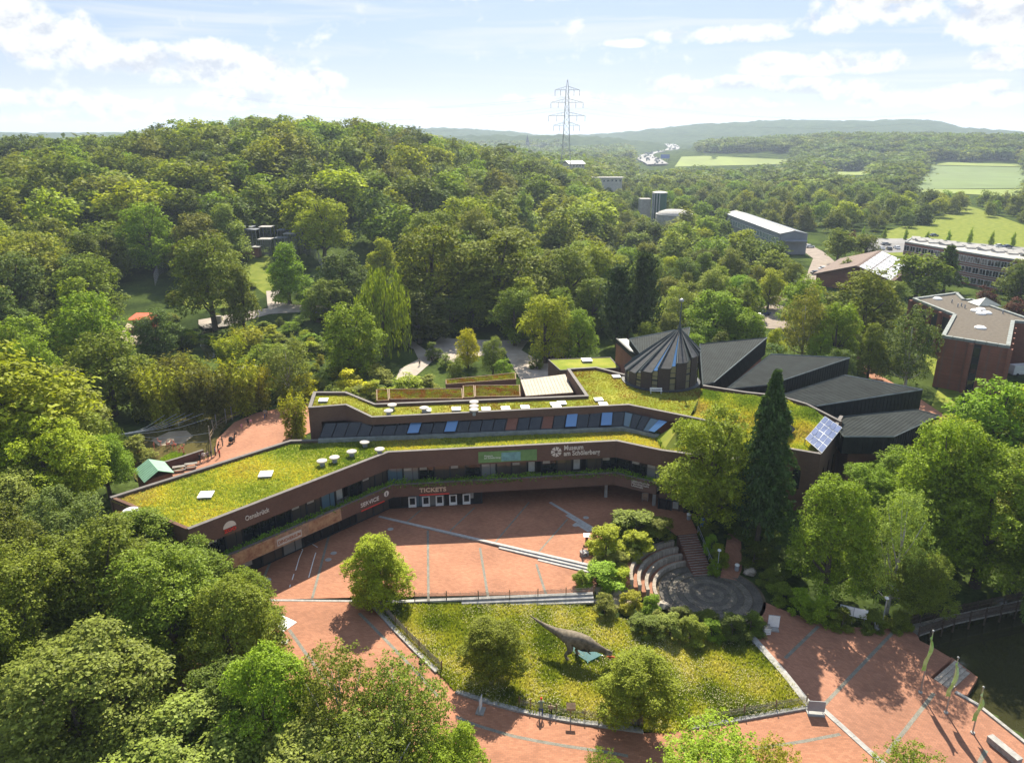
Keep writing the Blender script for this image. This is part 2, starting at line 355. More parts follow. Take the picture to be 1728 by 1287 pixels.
meadow_mat('meadow_soil', (.11, .14, .02), (.19, .22, .035), (.30, .29, .08)); meadow_mat('sedum', (.12, .17, .025), (.22, .25, .045), (.36, .33, .07), .16)
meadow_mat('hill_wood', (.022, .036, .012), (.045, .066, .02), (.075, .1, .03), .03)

# ------------------------------------------------------------------ objects
ORG = {}
def tag(o, label=None, cat=None, group=None, kind=None):
    if label: o['label'] = label
    if cat: o['category'] = cat
    if group: o['group'] = group
    if kind: o['kind'] = kind
    return o
def thing(name, label, cat, loc, group=None, kind=None):
    o = bpy.data.objects.new(name, None); col.objects.link(o); o.location = loc
    o.empty_display_size = .3
    ORG[o] = Vector(loc)
    return tag(o, label, cat, group, kind)
def link(name, me, parent=None, loc=(0, 0, 0), rotz=0.0):
    o = bpy.data.objects.new(name, me); col.objects.link(o)
    o.location = loc
    if rotz: o.rotation_euler = (0, 0, rotz)
    if parent:
        o.parent = parent; ORG[o] = ORG.get(parent, Vector((0, 0, 0)))
    return o
class MB:
    def __init__(s): s.v = []; s.f = []; s.m = []; s.mats = []
    def mi(s, m):
        if m is None: return 0
        if m not in s.mats: s.mats.append(m)
        return s.mats.index(m)
    def add(s, vs_, fs, m=None):
        k = len(s.v); s.v += [tuple(p) for p in vs_]; i = s.mi(m)
        for f in fs: s.f.append([k + a for a in f]); s.m.append(i)
        return s
    def box(s, c, size, rz=0.0, m=None, base=False):
        x, y, z = [a / 2 for a in size]; ca, sa = math.cos(rz), math.sin(rz); zc = c[2] + (z if base else 0)
        pts = []
        for dz in (-z, z):
            for dx, dy in ((-x, -y), (x, -y), (x, y), (-x, y)):
                pts.append((c[0] + dx * ca - dy * sa, c[1] + dx * sa + dy * ca, zc + dz))
        return s.add(pts, [(0, 3, 2, 1), (4, 5, 6, 7), (0, 1, 5, 4), (1, 2, 6, 5), (2, 3, 7, 6), (3, 0, 4, 7)], m)
    def prism(s, top, z0, m=None, bottom=True, cap=True):
        n = len(top); z0 = [z0] * n if isinstance(z0, (int, float)) else z0
        ar = sum(top[i][0] * top[(i + 1) % n][1] - top[(i + 1) % n][0] * top[i][1] for i in range(n))
        if ar < 0: top = list(top)[::-1]; z0 = list(z0)[::-1]
        pts = [tuple(p) for p in top] + [(p[0], p[1], z) for p, z in zip(top, z0)]
        fs = [(n + i, n + (i + 1) % n, (i + 1) % n, i) for i in range(n)]
        if cap: fs.append(tuple(range(n)))
        if bottom: fs.append(tuple(range(2 * n - 1, n - 1, -1)))
        return s.add(pts, fs, m)
    def tube(s, pts, r, n=8, m=None, cap=True):
        pts = [Vector(p) for p in pts]; k = len(pts); rs = [r] * k if isinstance(r, (int, float)) else r
        out = []; ref = Vector((0, 0, 1))
        for i, p in enumerate(pts):
            d = (pts[min(i + 1, k - 1)] - pts[max(i - 1, 0)])
            d = d.normalized() if d.length > 1e-9 else Vector((0, 0, 1))
            a = d.cross(ref) if abs(d.z) < .95 else d.cross(Vector((1, 0, 0)))
            a.normalize(); b = d.cross(a)
            for j in range(n):
                t = 2 * math.pi * j / n
                out.append(p + (a * math.cos(t) + b * math.sin(t)) * rs[i])
        fs = [(i * n + j, i * n + (j + 1) % n, (i + 1) * n + (j + 1) % n, (i + 1) * n + j) for i in range(k - 1) for j in range(n)]
        if cap: fs += [tuple(range(n - 1, -1, -1)), tuple(range((k - 1) * n, k * n))]
        return s.add(out, fs, m)
    def lathe(s, c, prof, n=16, m=None):
        out = []
        for r, z in prof:
            for j in range(n):
                t = 2 * math.pi * j / n; out.append((c[0] + r * math.cos(t), c[1] + r * math.sin(t), c[2] + z))
        k = len(prof)
        fs = [(i * n + j, i * n + (j + 1) % n, (i + 1) * n + (j + 1) % n, (i + 1) * n + j) for i in range(k - 1) for j in range(n)]
        fs += [tuple(range(n - 1, -1, -1)), tuple(range((k - 1) * n, k * n))]
        return s.add(out, fs, m)
    def mesh(s, name, m=None, org=(0, 0, 0), smooth=False):
        me = bpy.data.meshes.new(name)
        me.from_pydata([(p[0] - org[0], p[1] - org[1], p[2] - org[2]) for p in s.v], [], s.f)
        if s.mats and s.mats[0] is not None:
            for q in s.mats: me.materials.append(MATS[q])
            me.polygons.foreach_set('material_index', s.m)
        elif m: me.materials.append(MATS[m])
        if smooth: me.polygons.foreach_set('use_smooth', [True] * len(s.f))
        me.update()
        return me
    def build(s, name, m, parent=None, smooth=False, label=None):
        if parent is None:
            a = np.array(s.v); c = (a.min(0) + a.max(0)) / 2; c[2] = a[:, 2].min(); org = Vector(c)
        else: org = ORG[parent]
        me = s.mesh(name, m, org, smooth)
        o = link(name, me, parent, (0, 0, 0) if parent else org)
        ORG[o] = org
        if label: o['label'] = label
        return o
def offset(poly, d):
    """shift an open polyline to its left by d"""
    out = []
    pts = [Vector((p[0], p[1], 0)) for p in poly]; n = len(pts)
    for i in range(n):
        ds = []
        if i > 0: ds.append((pts[i] - pts[i - 1]).normalized())
        if i < n - 1: ds.append((pts[i + 1] - pts[i]).normalized())
        ns = [Vector((-q.y, q.x, 0)) for q in ds]
        if len(ns) == 1: o = ns[0] * d
        else:
            b = (ns[0] + ns[1]).normalized(); o = b * (d / max(b.dot(ns[0]), .35))
        out.append(Vector((pts[i].x + o.x, pts[i].y + o.y, poly[i][2])))
    return out
def strip(mb, poly, th, z0, z1, m=None):
    """upright band along a polyline, th metres thick to the left"""
    inn = offset(poly, th)
    for i in range(len(poly) - 1):
        q = [poly[i], poly[i + 1], inn[i + 1], inn[i]]
        za = z1 if isinstance(z1, (int, float)) else None
        top = [(p[0], p[1], za if za is not None else z1[i if k in (0, 3) else i + 1]) for k, p in enumerate(q)]
        mb.prism(top, z0, m)
    return mb
def resample(poly, step):
    out = []
    for a, b in zip(poly[:-1], poly[1:]):
        a, b = Vector(a), Vector(b); n = max(1, int(round((b - a).length / step)))
        out += [a.lerp(b, i / n) for i in range(n)]
    return out + [Vector(poly[-1])]
def smoothline(poly, it=2):
    p = [Vector(q) for q in poly]
    for _ in range(it):
        q = [p[0]]
        for a, b in zip(p[:-1], p[1:]): q += [a.lerp(b, .25), a.lerp(b, .75)]
        p = q + [p[-1]]
    return p
def sheet(name, poly, zf, m, step=2.0, parent=None, dz=0.0, kind='structure', skirt=0.0):
    """a ground surface cut out of a polygon, following the land"""
    bm = bmesh.new()
    vs_ = [bm.verts.new((p[0], p[1], 0)) for p in poly]
    f = bm.faces.new(vs_); f.normal_update()
    if f.normal.z < 0: f.normal_flip()
    bmesh.ops.triangulate(bm, faces=bm.faces[:])
    xs = [p[0] for p in poly]; ys = [p[1] for p in poly]
    for lo, hi, no in ((min(xs), max(xs), (1, 0, 0)), (min(ys), max(ys), (0, 1, 0))):
        k = lo + step
        while k < hi:
            bmesh.ops.bisect_plane(bm, geom=bm.verts[:] + bm.edges[:] + bm.faces[:], plane_co=(no[0] * k, no[1] * k, 0), plane_no=no, dist=1e-5)
            k += step
    for v in bm.verts: v.co.z = float(zf(v.co.x, v.co.y)) + dz
    if skirt:
        be = [e for e in bm.edges if len(e.link_faces) == 1]
        r = bmesh.ops.extrude_edge_only(bm, edges=be)
        for g in r['geom']:
            if isinstance(g, bmesh.types.BMVert): g.co.z -= skirt
    bmesh.ops.recalc_face_normals(bm, faces=bm.faces[:])
    if sum(q.normal.z * q.calc_area() for q in bm.faces) < 0:
        for q in bm.faces: q.normal_flip()
    if parent is None:
        c = Vector(((min(xs) + max(xs)) / 2, (min(ys) + max(ys)) / 2, min(v.co.z for v in bm.verts)))
    else: c = ORG[parent]
    bmesh.ops.translate(bm, verts=bm.verts[:], vec=-c)
    me = bpy.data.meshes.new(name); bm.to_mesh(me); bm.free(); me.materials.append(MATS[m])
    o = link(name, me, parent, (0, 0, 0) if parent else c); ORG[o] = c
    if kind and not parent: o['kind'] = kind
    return o
def band(name, line, w, zf, m, parent=None, dz=.008, step=1.5, th=0.0):
    pts = resample(line, step); a = offset(pts, w / 2); b = offset(pts, -w / 2)
    mb = MB(); vs_ = []
    for p, q in zip(a, b): vs_ += [(p.x, p.y, float(zf(p.x, p.y)) + dz), (q.x, q.y, float(zf(q.x, q.y)) + dz)]
    fs = [(2 * i, 2 * i + 1, 2 * i + 3, 2 * i + 2) for i in range(len(pts) - 1)]
    mb.add(vs_, fs)
    if th:
        k = len(vs_); mb.v += [(p[0], p[1], p[2] - th) for p in vs_]
        n = len(pts) - 1
        for i in range(n):
            for s_ in (0, 1):
                q = (2 * i + s_, 2 * i + 2 + s_, k + 2 * i + 2 + s_, k + 2 * i + s_); mb.f.append(list(q if s_ else q[::-1])); mb.m.append(0)
        mb.f.append([0, k, k + 1, 1]); mb.m.append(0); mb.f.append([2 * n, 2 * n + 1, k + 2 * n + 1, k + 2 * n]); mb.m.append(0)
    return mb.build(name, m, parent)
def copy_tree(o, parent=None):
    c = o.copy(); col.objects.link(c); c.parent = parent
    for ch in list(o.children): copy_tree(ch, c)
    return c
def frame_at(o, origin, xdir, ydir):
    """put a flat object at a place with its x and y axes along given directions (relative to its parent's origin)"""
    x = Vector(xdir).normalized(); y = Vector(ydir); y = (y - x * y.dot(x)).normalized(); z = x.cross(y)
    M = Matrix(((x.x, y.x, z.x, 0), (x.y, y.y, z.y, 0), (x.z, y.z, z.z, 0), (0, 0, 0, 1)))
    org = ORG.get(o.parent, Vector((0, 0, 0))) if o.parent else Vector((0, 0, 0))
    o.matrix_local = Matrix.Translation(Vector(origin) - org) @ M
def lettering(name, body, size, m, parent, origin, xdir, ydir=(0, 0, 1), spacing=1.0, bold=.0, depth=.04, width=None):
    cu = bpy.data.curves.new(name, 'FONT'); cu.body = body; cu.size = size; cu.extrude = depth; cu.space_character = spacing; cu.offset = bold
    cu.space_line = .85; cu.resolution_u = 3
    t = bpy.data.objects.new(name, cu); col.objects.link(t)
    bpy.context.view_layer.update()
    me = bpy.data.meshes.new_from_object(t.evaluated_get(bpy.context.evaluated_depsgraph_get()))
    bpy.data.objects.remove(t); bpy.data.curves.remove(cu)
    me.materials.clear(); me.materials.append(MATS[m])
    if width:
        a = np.empty(len(me.vertices) * 3); me.vertices.foreach_get('co', a); a = a.reshape(-1, 3)
        k = width / (a[:, 0].max() - a[:, 0].min()); a[:, 0] = (a[:, 0] - a[:, 0].min()) * k
        me.vertices.foreach_set('co', a.ravel())
    o = link(name, me, parent); frame_at(o, origin, xdir, ydir)
    return o

# ------------------------------------------------------------------ land, water, paving
def pxl(lst, z=0.0): return [P(a, b, z) for a, b in lst]
def gxl(lst): return [G(a, b) for a, b in lst]
LAKE_Z = -3.7
lake_poly = [P(1520, 1052, LAKE_Z), P(1551, 1098, LAKE_Z), P(1590, 1112, LAKE_Z), P(1648, 1150, LAKE_Z), P(1632, 1178, LAKE_Z), P(1728, 1252, LAKE_Z), P(1900, 1390, LAKE_Z), P(2300, 1300, LAKE_Z), P(2100, 1000, LAKE_Z), P(1728, 1000, LAKE_Z), P(1600, 1030, LAKE_Z)]
pond_poly = pxl([(225, 740), (262, 715), (330, 700), (372, 690), (395, 700), (372, 730), (360, 770), (300, 800), (235, 815), (212, 790)], -.4)
landing = [P(1570, 1142, -3.2), P(1606, 1108, -3.2), P(1650, 1142, -3.2), P(1632, 1172, -3.2), P(1612, 1170, -3.2)]
def ground_mesh():
    A = np.radians(np.linspace(-58, 58, 290)); R = np.concatenate([np.linspace(8, 130, 110), np.geomspace(131, 9500, 210)])
    AA, RR = np.meshgrid(A, R); X = RR * np.sin(AA); Y = RR * np.cos(AA); Z = hz(X, Y)
    Z = Z - np.where((Y < 97) & (np.abs(X) < 75), .35, .06)
    rr = np.random.default_rng(3)
    Z += np.where(RR > 1750, rr.uniform(-1, 1, Z.shape) * 5.0, 0)
    Z = np.where(inpoly(X, Y, lake_poly), -5.5, Z); Z = np.where(inpoly(X, Y, pond_poly), -1.4, Z); lc = sum(landing, Vector()) / 5; Z = np.where(inpoly(X, Y, [lc + (p - lc) * 1.5 for p in landing]), np.minimum(Z, -4.5), Z)
    cx_, cy_ = P(1198, 1003, -2.6)[:2]; RS = np.hypot(X - cx_, Y - cy_); AS = np.degrees(np.arctan2(Y - cy_, X - cx_)) % 360
    Z = np.where((RS < 9.7) & (AS > 70) & (AS < 195), np.minimum(Z, -3.0), Z); Z = np.where(RS < 6.6, np.minimum(Z, -3.0), Z)
    n, m = X.shape
    idx = np.arange(n * m).reshape(n, m)
    f = np.stack([idx[:-1, :-1], idx[:-1, 1:], idx[1:, 1:], idx[1:, :-1]], -1).reshape(-1, 4)[:, ::-1]
    me = npmesh('ground', np.stack([X, Y, Z], -1).reshape(-1, 3), f, 'ground_cover')
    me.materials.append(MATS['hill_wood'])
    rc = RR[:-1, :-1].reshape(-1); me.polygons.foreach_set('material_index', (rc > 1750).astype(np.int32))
    o = link('ground', me); o['kind'] = 'structure'
    return o
def npmesh(name, v, f, m, smooth=False, tint=None):
    v = np.asarray(v, np.float32); f = np.asarray(f, np.int32); k = f.shape[1]
    me = bpy.data.meshes.new(name); me.vertices.add(len(v)); me.vertices.foreach_set('co', v.ravel())
    me.loops.add(f.size); me.loops.foreach_set('vertex_index', f.ravel())
    me.polygons.add(len(f)); me.polygons.foreach_set('loop_start', np.arange(0, f.size, k, dtype=np.int32)); me.polygons.foreach_set('loop_total', np.full(len(f), k, np.int32))
    if smooth: me.polygons.foreach_set('use_smooth', np.ones(len(f), bool))
    me.materials.append(MATS[m])
    me.update(calc_edges=True)
    if tint is not None:
        a = me.attributes.new('tint', 'FLOAT_COLOR', 'POINT'); t = np.ones((len(v), 4), np.float32); t[:, :3] = tint; a.data.foreach_set('color', t.ravel())
    return me
ground = ground_mesh()
sheet('lake', lake_poly, lambda x, y: LAKE_Z, 'water', 20)
sheet('pond', pond_poly, lambda x, y: -.4, 'pond_water', 20)
zero = lambda x, y: 0.0
plaza = thing('plaza', None, None, P(850, 960, -.2), kind='structure')
sheet('upper_paving', pxl([(640, 870), (1000, 955), (1006, 925), (1020, 900), (1062, 872), (1112, 880), (1141, 903), (1178, 899), (1165, 872), (1215, 862), (1200, 800), (650, 812), (560, 850)]), zero, 'paving', 6, plaza)
zmidf = lambda x, y: float(zmid(x)); zlowf = lambda x, y: float(zlow(x))
lo = [LA + Vector((0, .02, 0)), LB, P(1008, 985, -.45), LD, LC, P(370, 1010, 0), P(330, 950, 0), P(480, 870, 0), P(600, 835, 0), P(640, 850, 0)]
sheet('lower_paving', lo, zmidf, 'paving', 6, plaza)
walk = [LC + Vector((-6, 0, 0)), P(620, 1013, 0), *gxl([(734, 1131), (775, 1171), (830, 1187), (900, 1206), (1000, 1223), (1090, 1236), (1180, 1227), (1366, 1194), (1389, 1196), (1500, 1292), (1490, 1400), (900, 1500), (200, 1400), (250, 1150)])]
footpath = sheet('footpath', walk, zlowf, 'paving', 3)
court = gxl([(1366, 1194), (1262, 1072), (1276, 1030), (1290, 1015), (1325, 1030), (1400, 1056), (1500, 1060), (1540, 1052)]) + [P(1552, 1080, -2.6), P(1572, 1090, -2.6), P(1606, 1110, -2.6), P(1570, 1142, -2.6), P(1612, 1168, -2.6), P(1650, 1190, -2.6), P(1740, 1262, -2.6), P(1860, 1380, -2.6), P(1500, 1400, -2.6)] + gxl([(1500, 1292), (1389, 1196)])
court_o = sheet('courtyard', court, lambda x, y: float(zlow(x)), 'paving_diag', 4, skirt=2.0)
landing = [P(1570, 1142, -3.2), P(1606, 1108, -3.2), P(1650, 1142, -3.2), P(1632, 1172, -3.2), P(1612, 1170, -3.2)]
sheet('landing', landing, lambda x, y: -3.2, 'paving_diag', 4, skirt=1.5)
# paving bands, covers and lines laid in the brick
for ln, w, pl in (([(709, 861), (687, 880)], .22, 0), ([(801, 856), (759, 896)], .22, 0), ([(893, 847), (836, 914)], .22, 0), ([(958, 875), (908, 932)], .22, 0)):
    band('paving_band', pxl(ln), w, zero, 'cobble', plaza)
for ln in ([(722, 895), (723, 1014)], [(810, 923), (824, 1009)], [(905, 949), (923, 1005)], [(556, 902), (527, 1011)], [(460, 941), (437, 997)]):
    band('paving_band', pxl(ln, -.15), .3, zmidf, 'cobble', plaza)
for ln in ([(488, 1062), (526, 1116), (560, 1160)], [(606, 1034), (701, 1131), (740, 1175)], [(770, 1208), (792, 1219), (830, 1231), (880, 1245), (984, 1263), (1060, 1275)], [(1271, 1262), (1340, 1253), (1418, 1238)]):
    band('paving_band', smoothline(gxl(ln), 1), .34, zlowf, 'cobble', footpath)
for ln in ([(1511, 1062), (1390, 1189)], [(1576, 1169), (1497, 1270)], [(1381, 1056), (1325, 1110)], [(1664, 1265), (1652, 1287)]):
    band('paving_band', gxl(ln), .36, zlowf, 'cobble', court_o)
for ln in ([(498, 919), (511, 927), (505, 941), (499, 962)], [(496, 968), (493, 978)], [(516, 911), (536, 923)], [(533, 932), (529, 945), (521, 974)], [(490, 986), (489, 990)]):
    band('painted_line', pxl(ln), .11, zmidf, 'white_paint', plaza, dz=.012)
cov = MB().lathe((0, 0, 0), [(.38, 0), (.40, .012), (.30, .018)], 20).mesh('manhole_cover', 'concrete')
for a, b in ((563, 933), (554, 944), (452, 978), (443, 992), (659, 892), (989, 873), (971, 886)):
    p = P(a, b, 0); p.z = float(hz(p.x, p.y)); link('manhole_cover', cov, plaza, p - ORG[plaza] + Vector((0, 0, .006)))
# kerbs of single stones
def kerb(label, line, w, h, L=1.0, m='kerb_stone', name='stone_kerb'):
    pts = resample(line, L); c = pts[len(pts) // 2]
    o = thing(name, None, None, (c.x, c.y, hz1(c.x, c.y)), kind='structure')
    me = MB().box((0, 0, 0), (L * .985, w, h), base=True).mesh('kerb_stone', m)
    for a, b in zip(pts[:-1], pts[1:]):
        mid = (a + b) / 2; z = min(hz1(a.x, a.y), hz1(b.x, b.y)) if abs(hz1(a.x, a.y) - hz1(b.x, b.y)) > .2 else hz1(mid.x, mid.y)
        q = link('kerb_stone', me, o, Vector((mid.x, mid.y, float(zlow(mid.x)) - h * .45)) - ORG[o], math.atan2(b.y - a.y, b.x - a.x))
        q.scale = ((b - a).length / L, 1, 1)
    return o
ml = gxl([(626, 1018), (660, 1056), (700, 1097), (738, 1134)])
mb_ = smoothline(gxl([(770, 1167), (830, 1187), (900, 1205), (1000, 1223), (1085, 1234)]), 2); mb2 = gxl([(1165, 1228), (1260, 1212), (1366, 1193)])
mr = gxl([(1366, 1193), (1320, 1135), (1266, 1074)])
kerb('left', ml, .5, .34); kerb('bottom', mb_, .5, .34); kerb('bottom', mb2, .45, .34); kerb('right', mr, .75, .5, 1.4)
kerb('slabs', gxl([(1388, 1196), (1440, 1243), (1492, 1290)]), .55, .12, 1.6); kerb('quay', [P(1612, 1168, -2.6), P(1650, 1190, -2.6), P(1740, 1262, -2.6)], .35, .3, 1.2); kerb('line', [LC, P(620, 1014, 0)], .34, .06, 1.1)
# broad stone steps
def steps(label, a, b, rows, flip=1.0):
    """rows: (start fraction, end fraction, offset toward the viewer, top height)"""
    d = (b - a).normalized(); nrm = Vector((d.y, -d.x, 0)) * flip
    o = thing('stone_steps', None, None, (a + b) / 2, kind='structure')
    for t0, t1, off, z in rows:
        p, q = a.lerp(b, t0) + nrm * off, a.lerp(b, t1) + nrm * off
        n = max(1, int((q - p).length / 1.6))
        me = MB().box((0, 0, 0), ((q - p).length / n * .99, .46, .2)).mesh('step', 'step_stone')
        for i in range(n):
            c = p.lerp(q, (i + .5) / n)
            link('step', me, o, Vector((c.x, c.y, z - .1)) - ORG[o], math.atan2(d.y, d.x))
    return o
a0, b0 = Vector((LA.x, LA.y, 0)), Vector((LB.x, LB.y, 0))
steps('diagonal', a0, b0, [(0, 1, .15, .012), (.6, 1, .62, -.14), (.78, 1, 1.09, -.29)])
steps('short', P(928, 847, 0), P(1004, 893, 0), [(0, 1, 0, .02), (.45, 1, .5, .03), (.7, 1, 1.0, .025)])
cd0, cd1 = P(628, 1015, -.2), P(1000, 1003, -.5)
steps('terrace', Vector((cd0.x, cd0.y, 0)), Vector((cd1.x, cd1.y, 0)), [(0, 1, .1, -.2), (.4, 1, .58, -.4), (.62, 1, 1.06, -.6)])
# meadow with its grass and flowers
mead = [*ml, *mb_, G(1120, 1236), *mb2, *mr[1:], *gxl([(1180, 1078), (1100, 1052), (1010, 1040)]), P(1002, 1014, -.9), P(860, 1020, -.5), P(722, 1022, -.3)]
meadow = sheet('meadow', mead, zlowf, 'meadow_soil', 4, dz=.03)
def tufts(name, poly, zf, n, h, spread, cols, seed, parent=None, flowers=0, fcol=(.8, .78, .72), fsize=.05, patch=3.0, keep=None, m='blade'):
    """blades of grass and flower heads scattered over a polygon"""
    r = np.random.default_rng(seed)
    xs = np.array([p[0] for p in poly]); ys = np.array([p[1] for p in poly])
    X = r.uniform(xs.min(), xs.max(), n * 3); Y = r.uniform(ys.min(), ys.max(), n * 3)
    k = inpoly(X, Y, poly)
    if keep is not None: k &= keep(X, Y)
    X, Y = X[k][:n], Y[k][:n]; n = len(X)
    Z = np.array([zf(a, b) for a, b in zip(X, Y)])
    t = np.clip(.5 + .85 * wav(X, Y, patch) + r.normal(0, .14, n), 0, 1)
    cols = np.array(cols); ci = t * (len(cols) - 1); i0 = np.clip(ci.astype(int), 0, len(cols) - 2); fr = (ci - i0)[:, None]
    C = cols[i0] * (1 - fr) + cols[i0 + 1] * fr; C = C * r.uniform(.75, 1.25, (n, 1))
    hh = h * r.uniform(.5, 1.3, n) * (.75 + .5 * np.clip(.5 + .5 * wav(X + 40, Y - 20, patch * 1.7), 0, 1))
    V = []; T = []
    B = 3
    for b in range(B):
        a = r.uniform(0, 6.283, n); w = hh * .16 + .02; lean = r.uniform(.1, .6, n) * spread; la = r.uniform(0, 6.283, n); ox = r.normal(0, .09, n); oy = r.normal(0, .09, n)
        ca, sa = np.cos(a) * w, np.sin(a) * w
        V.append(np.stack([np.stack([X + ox - ca, Y + oy - sa, Z], -1), np.stack([X + ox + ca, Y + oy + sa, Z], -1), np.stack([X + ox + np.cos(la) * lean, Y + oy + np.sin(la) * lean, Z + hh], -1)], 1)); T.append(np.repeat(C[:, None], 3, 1))
    V = np.concatenate(V).reshape(-1, 3); T = np.concatenate(T).reshape(-1, 3)
    if flowers:
        X2 = r.uniform(xs.min(), xs.max(), flowers * 4); Y2 = r.uniform(ys.min(), ys.max(), flowers * 4)
        q = inpoly(X2, Y2, poly) & (wav(X2 * 1.3, Y2, patch * 1.2) + r.normal(0, .35, len(X2)) > .15)
        if keep is not None: q &= keep(X2, Y2)
        X2, Y2 = X2[q][:flowers], Y2[q][:flowers]; Z2 = np.array([zf(a, b) for a, b in zip(X2, Y2)]) + h * r.uniform(.7, 1.15, len(X2)); s = fsize * r.uniform(.6, 1.4, len(X2)); a = r.uniform(0, 6.28, len(X2))
        tr = [np.stack([X2 + np.cos(a + k * 2.094) * s, Y2 + np.sin(a + k * 2.094) * s, Z2 + s * r.uniform(-.4, .4, len(X2))], -1) for k in range(3)]
        V2 = np.stack(tr, 1).reshape(-1, 3); V = np.concatenate([V, V2]); T = np.concatenate([T, np.tile(np.array(fcol), (len(V2), 1))])
    org = np.array(ORG[parent]) if parent else np.array([xs.mean(), ys.mean(), 0])
    me = npmesh(name, V - org, np.arange(len(V)).reshape(-1, 3), m, tint=T)
    o = link(name, me, parent, (0, 0, 0) if parent else org)
    o['kind'] = 'stuff'
    return o
o = tufts('meadow_grass', mead, zlowf, 46000, .30, .25, [(.09, .13, .018), (.19, .23, .03), (.31, .32, .05), (.44, .40, .12)], 2, None, 8000, (.66, .60, .40), .055)
tag(o, 'tall flowering meadow grass dotted with white flowers around the dinosaur', 'grass')

# ------------------------------------------------------------------ the museum
TZ = 9.0
T = [P(318, 893, TZ), P(655, 763, TZ), P(1041, 744, TZ), P(1116, 760, TZ), P(1235, 775, TZ), P(1321, 756, TZ), P(1385, 767, TZ), P(1421, 713, TZ)]
c0 = (T[1] + T[2]) / 2
mus = thing('museum_building', 'long angular brown brick building with grass covered roofs around the red forecourt', 'building', (c0.x, c0.y + 4, 0))
gl = [P(1106, 732, 9.2), P(1051, 719, 9.2), P(538, 739, 9.2)]
back = [P(490, 742, TZ), P(185, 838, TZ)]
# front fascia and its coping, back parapet
FR = T[:4]
strip(MB(), T[:6], .42, 6.5, 8.94).build('fascia', 'brick', mus)
strip(MB(), offset(T[:6], -.04), .5, 8.943, 9.03).build('coping', 'coping', mus)
strip(MB(), [T[0], back[1]][::-1], .42, 0, 8.94).build('end_wall', 'brick', mus)
strip(MB(), [back[1], back[0], P(538, 741, TZ)][::-1], .45, 0.0, 8.86).build('back_wall', 'brick', mus)
strip(MB(), offset([back[1], back[0], P(538, 741, TZ)][::-1], -.03), .52, 8.863, 9.03).build('coping', 'coping', mus)
# recessed upper storey, planter balcony, recessed ground floor
wl = offset(FR, .95); pl = offset(FR, -1.1); g1_, g4_ = offset(FR, .9), offset(FR, 4.6)
gf = [g1_[0], g1_[1], g1_[1].lerp(g1_[2], .40), g4_[1].lerp(g4_[2], .41), g4_[2], g4_[3]]; gf = [Vector((p.x, p.y, TZ)) for p in gf]
strip(MB(), offset(FR, 2.6), .2, 2.8, 8.5).build('inner_wall', 'dark_void', mus)  # near-black colour stands in for the unlit rooms behind the windows
slab = MB(); 
for i in range(3): slab.prism([(p.x, p.y, 3.6) for p in (offset(pl, .31)[i], offset(pl, .31)[i + 1], offset(FR, 6)[i + 1], offset(FR, 6)[i])], 2.95)
slab.build('balcony_floor', 'concrete', mus)
strip(MB(), pl, .3, 2.75, 4.55).build('planter_wall', 'brick', mus); strip(MB(), offset(pl, -.03), .36, 4.553, 4.62).build('planter_coping', 'coping', mus)
strip(MB(), offset(pl, 1.0), .12, 3.6, 4.4).build('planter_back', 'dark_frame', mus); strip(MB(), offset(pl, .32), .66, 3.62, 4.42).build('planter_soil', 'soil', mus)
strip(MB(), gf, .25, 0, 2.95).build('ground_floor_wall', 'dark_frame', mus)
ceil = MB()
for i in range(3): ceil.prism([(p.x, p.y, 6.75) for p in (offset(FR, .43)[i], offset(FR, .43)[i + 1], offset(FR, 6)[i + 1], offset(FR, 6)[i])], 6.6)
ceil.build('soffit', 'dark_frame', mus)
rw = random.Random(4)
def window_row(line, z0, z1, bay, parent, pane='pane_dark', seg=None, blinds=.18, depth=.14):
    """a row of single windows, each a frame with its pane"""
    for i in range(len(line) - 1):
        if seg is not None and i not in seg: continue
        a, b = line[i], line[i + 1]; L_ = (b - a).length; n = max(1, int(L_ / bay)); w = L_ / n; h = z1 - z0; rz = math.atan2(b.y - a.y, b.x - a.x)
        fm = MB().box((-w / 2 + .06, 0, h / 2), (.11, depth, h)).box((w / 2 - .055, 0, h / 2), (.09, depth, h)).box((0, 0, .07), (w - .22, depth * .9, .14)).box((0, 0, h - .07), (w - .22, depth * .9, .14)).box((w * .12, 0, h / 2), (.06, depth * .8, h - .3)).mesh('window_frame', 'dark_frame')
        pm = MB().box((0, .02, h / 2), (w - .2, .03, h - .2)).mesh('pane', pane)
        pms = [pm] + [MB().box((0, .02, h / 2), (w - .2, .03, h - .2)).mesh('pane', k_) for k_ in ('pane_mid', 'pane_sky', 'pane_light')]; rbm = MB().box((-w * .2, -.02, h * .83), (w * .46, .03, h * .26)).mesh('roller_blind', 'blind')  # paler panes: reflections and light interior bits put into the glass colour
        bm = MB().box((-w * .17, .12, h * .62), (w * .42, .03, h * .62)).mesh('blind', 'blind')
        for k in range(n):
            c = a.lerp(b, (k + .5) / n)
            f = link('window', fm, parent, Vector((c.x, c.y, z0)) - ORG[parent], rz)
            if rw.random() < blinds:
                q = link('blind', bm, f); q.location = (0, -.2 + .12, 0)
            else:
                q = link('pane', pms[rw.choice((0, 0, 0, 0, 1, 1, 2, 3))], f)
                if rw.random() < .35: link('roller_blind', rbm, f)
window_row(wl, 3.62, 6.58, 2.15, mus); window_row(offset(gf, -.1), .05, 2.9, 2.6, mus, blinds=.05)
col_m = MB().box((0, 0, 0), (.42, .42, 2.75), base=True).mesh('column', 'concrete')
for a, b in ((1022, 838), (1103, 852), (1180, 865)):
    p = P(a, b, 0); link('column', col_m, mus, p - ORG[mus])
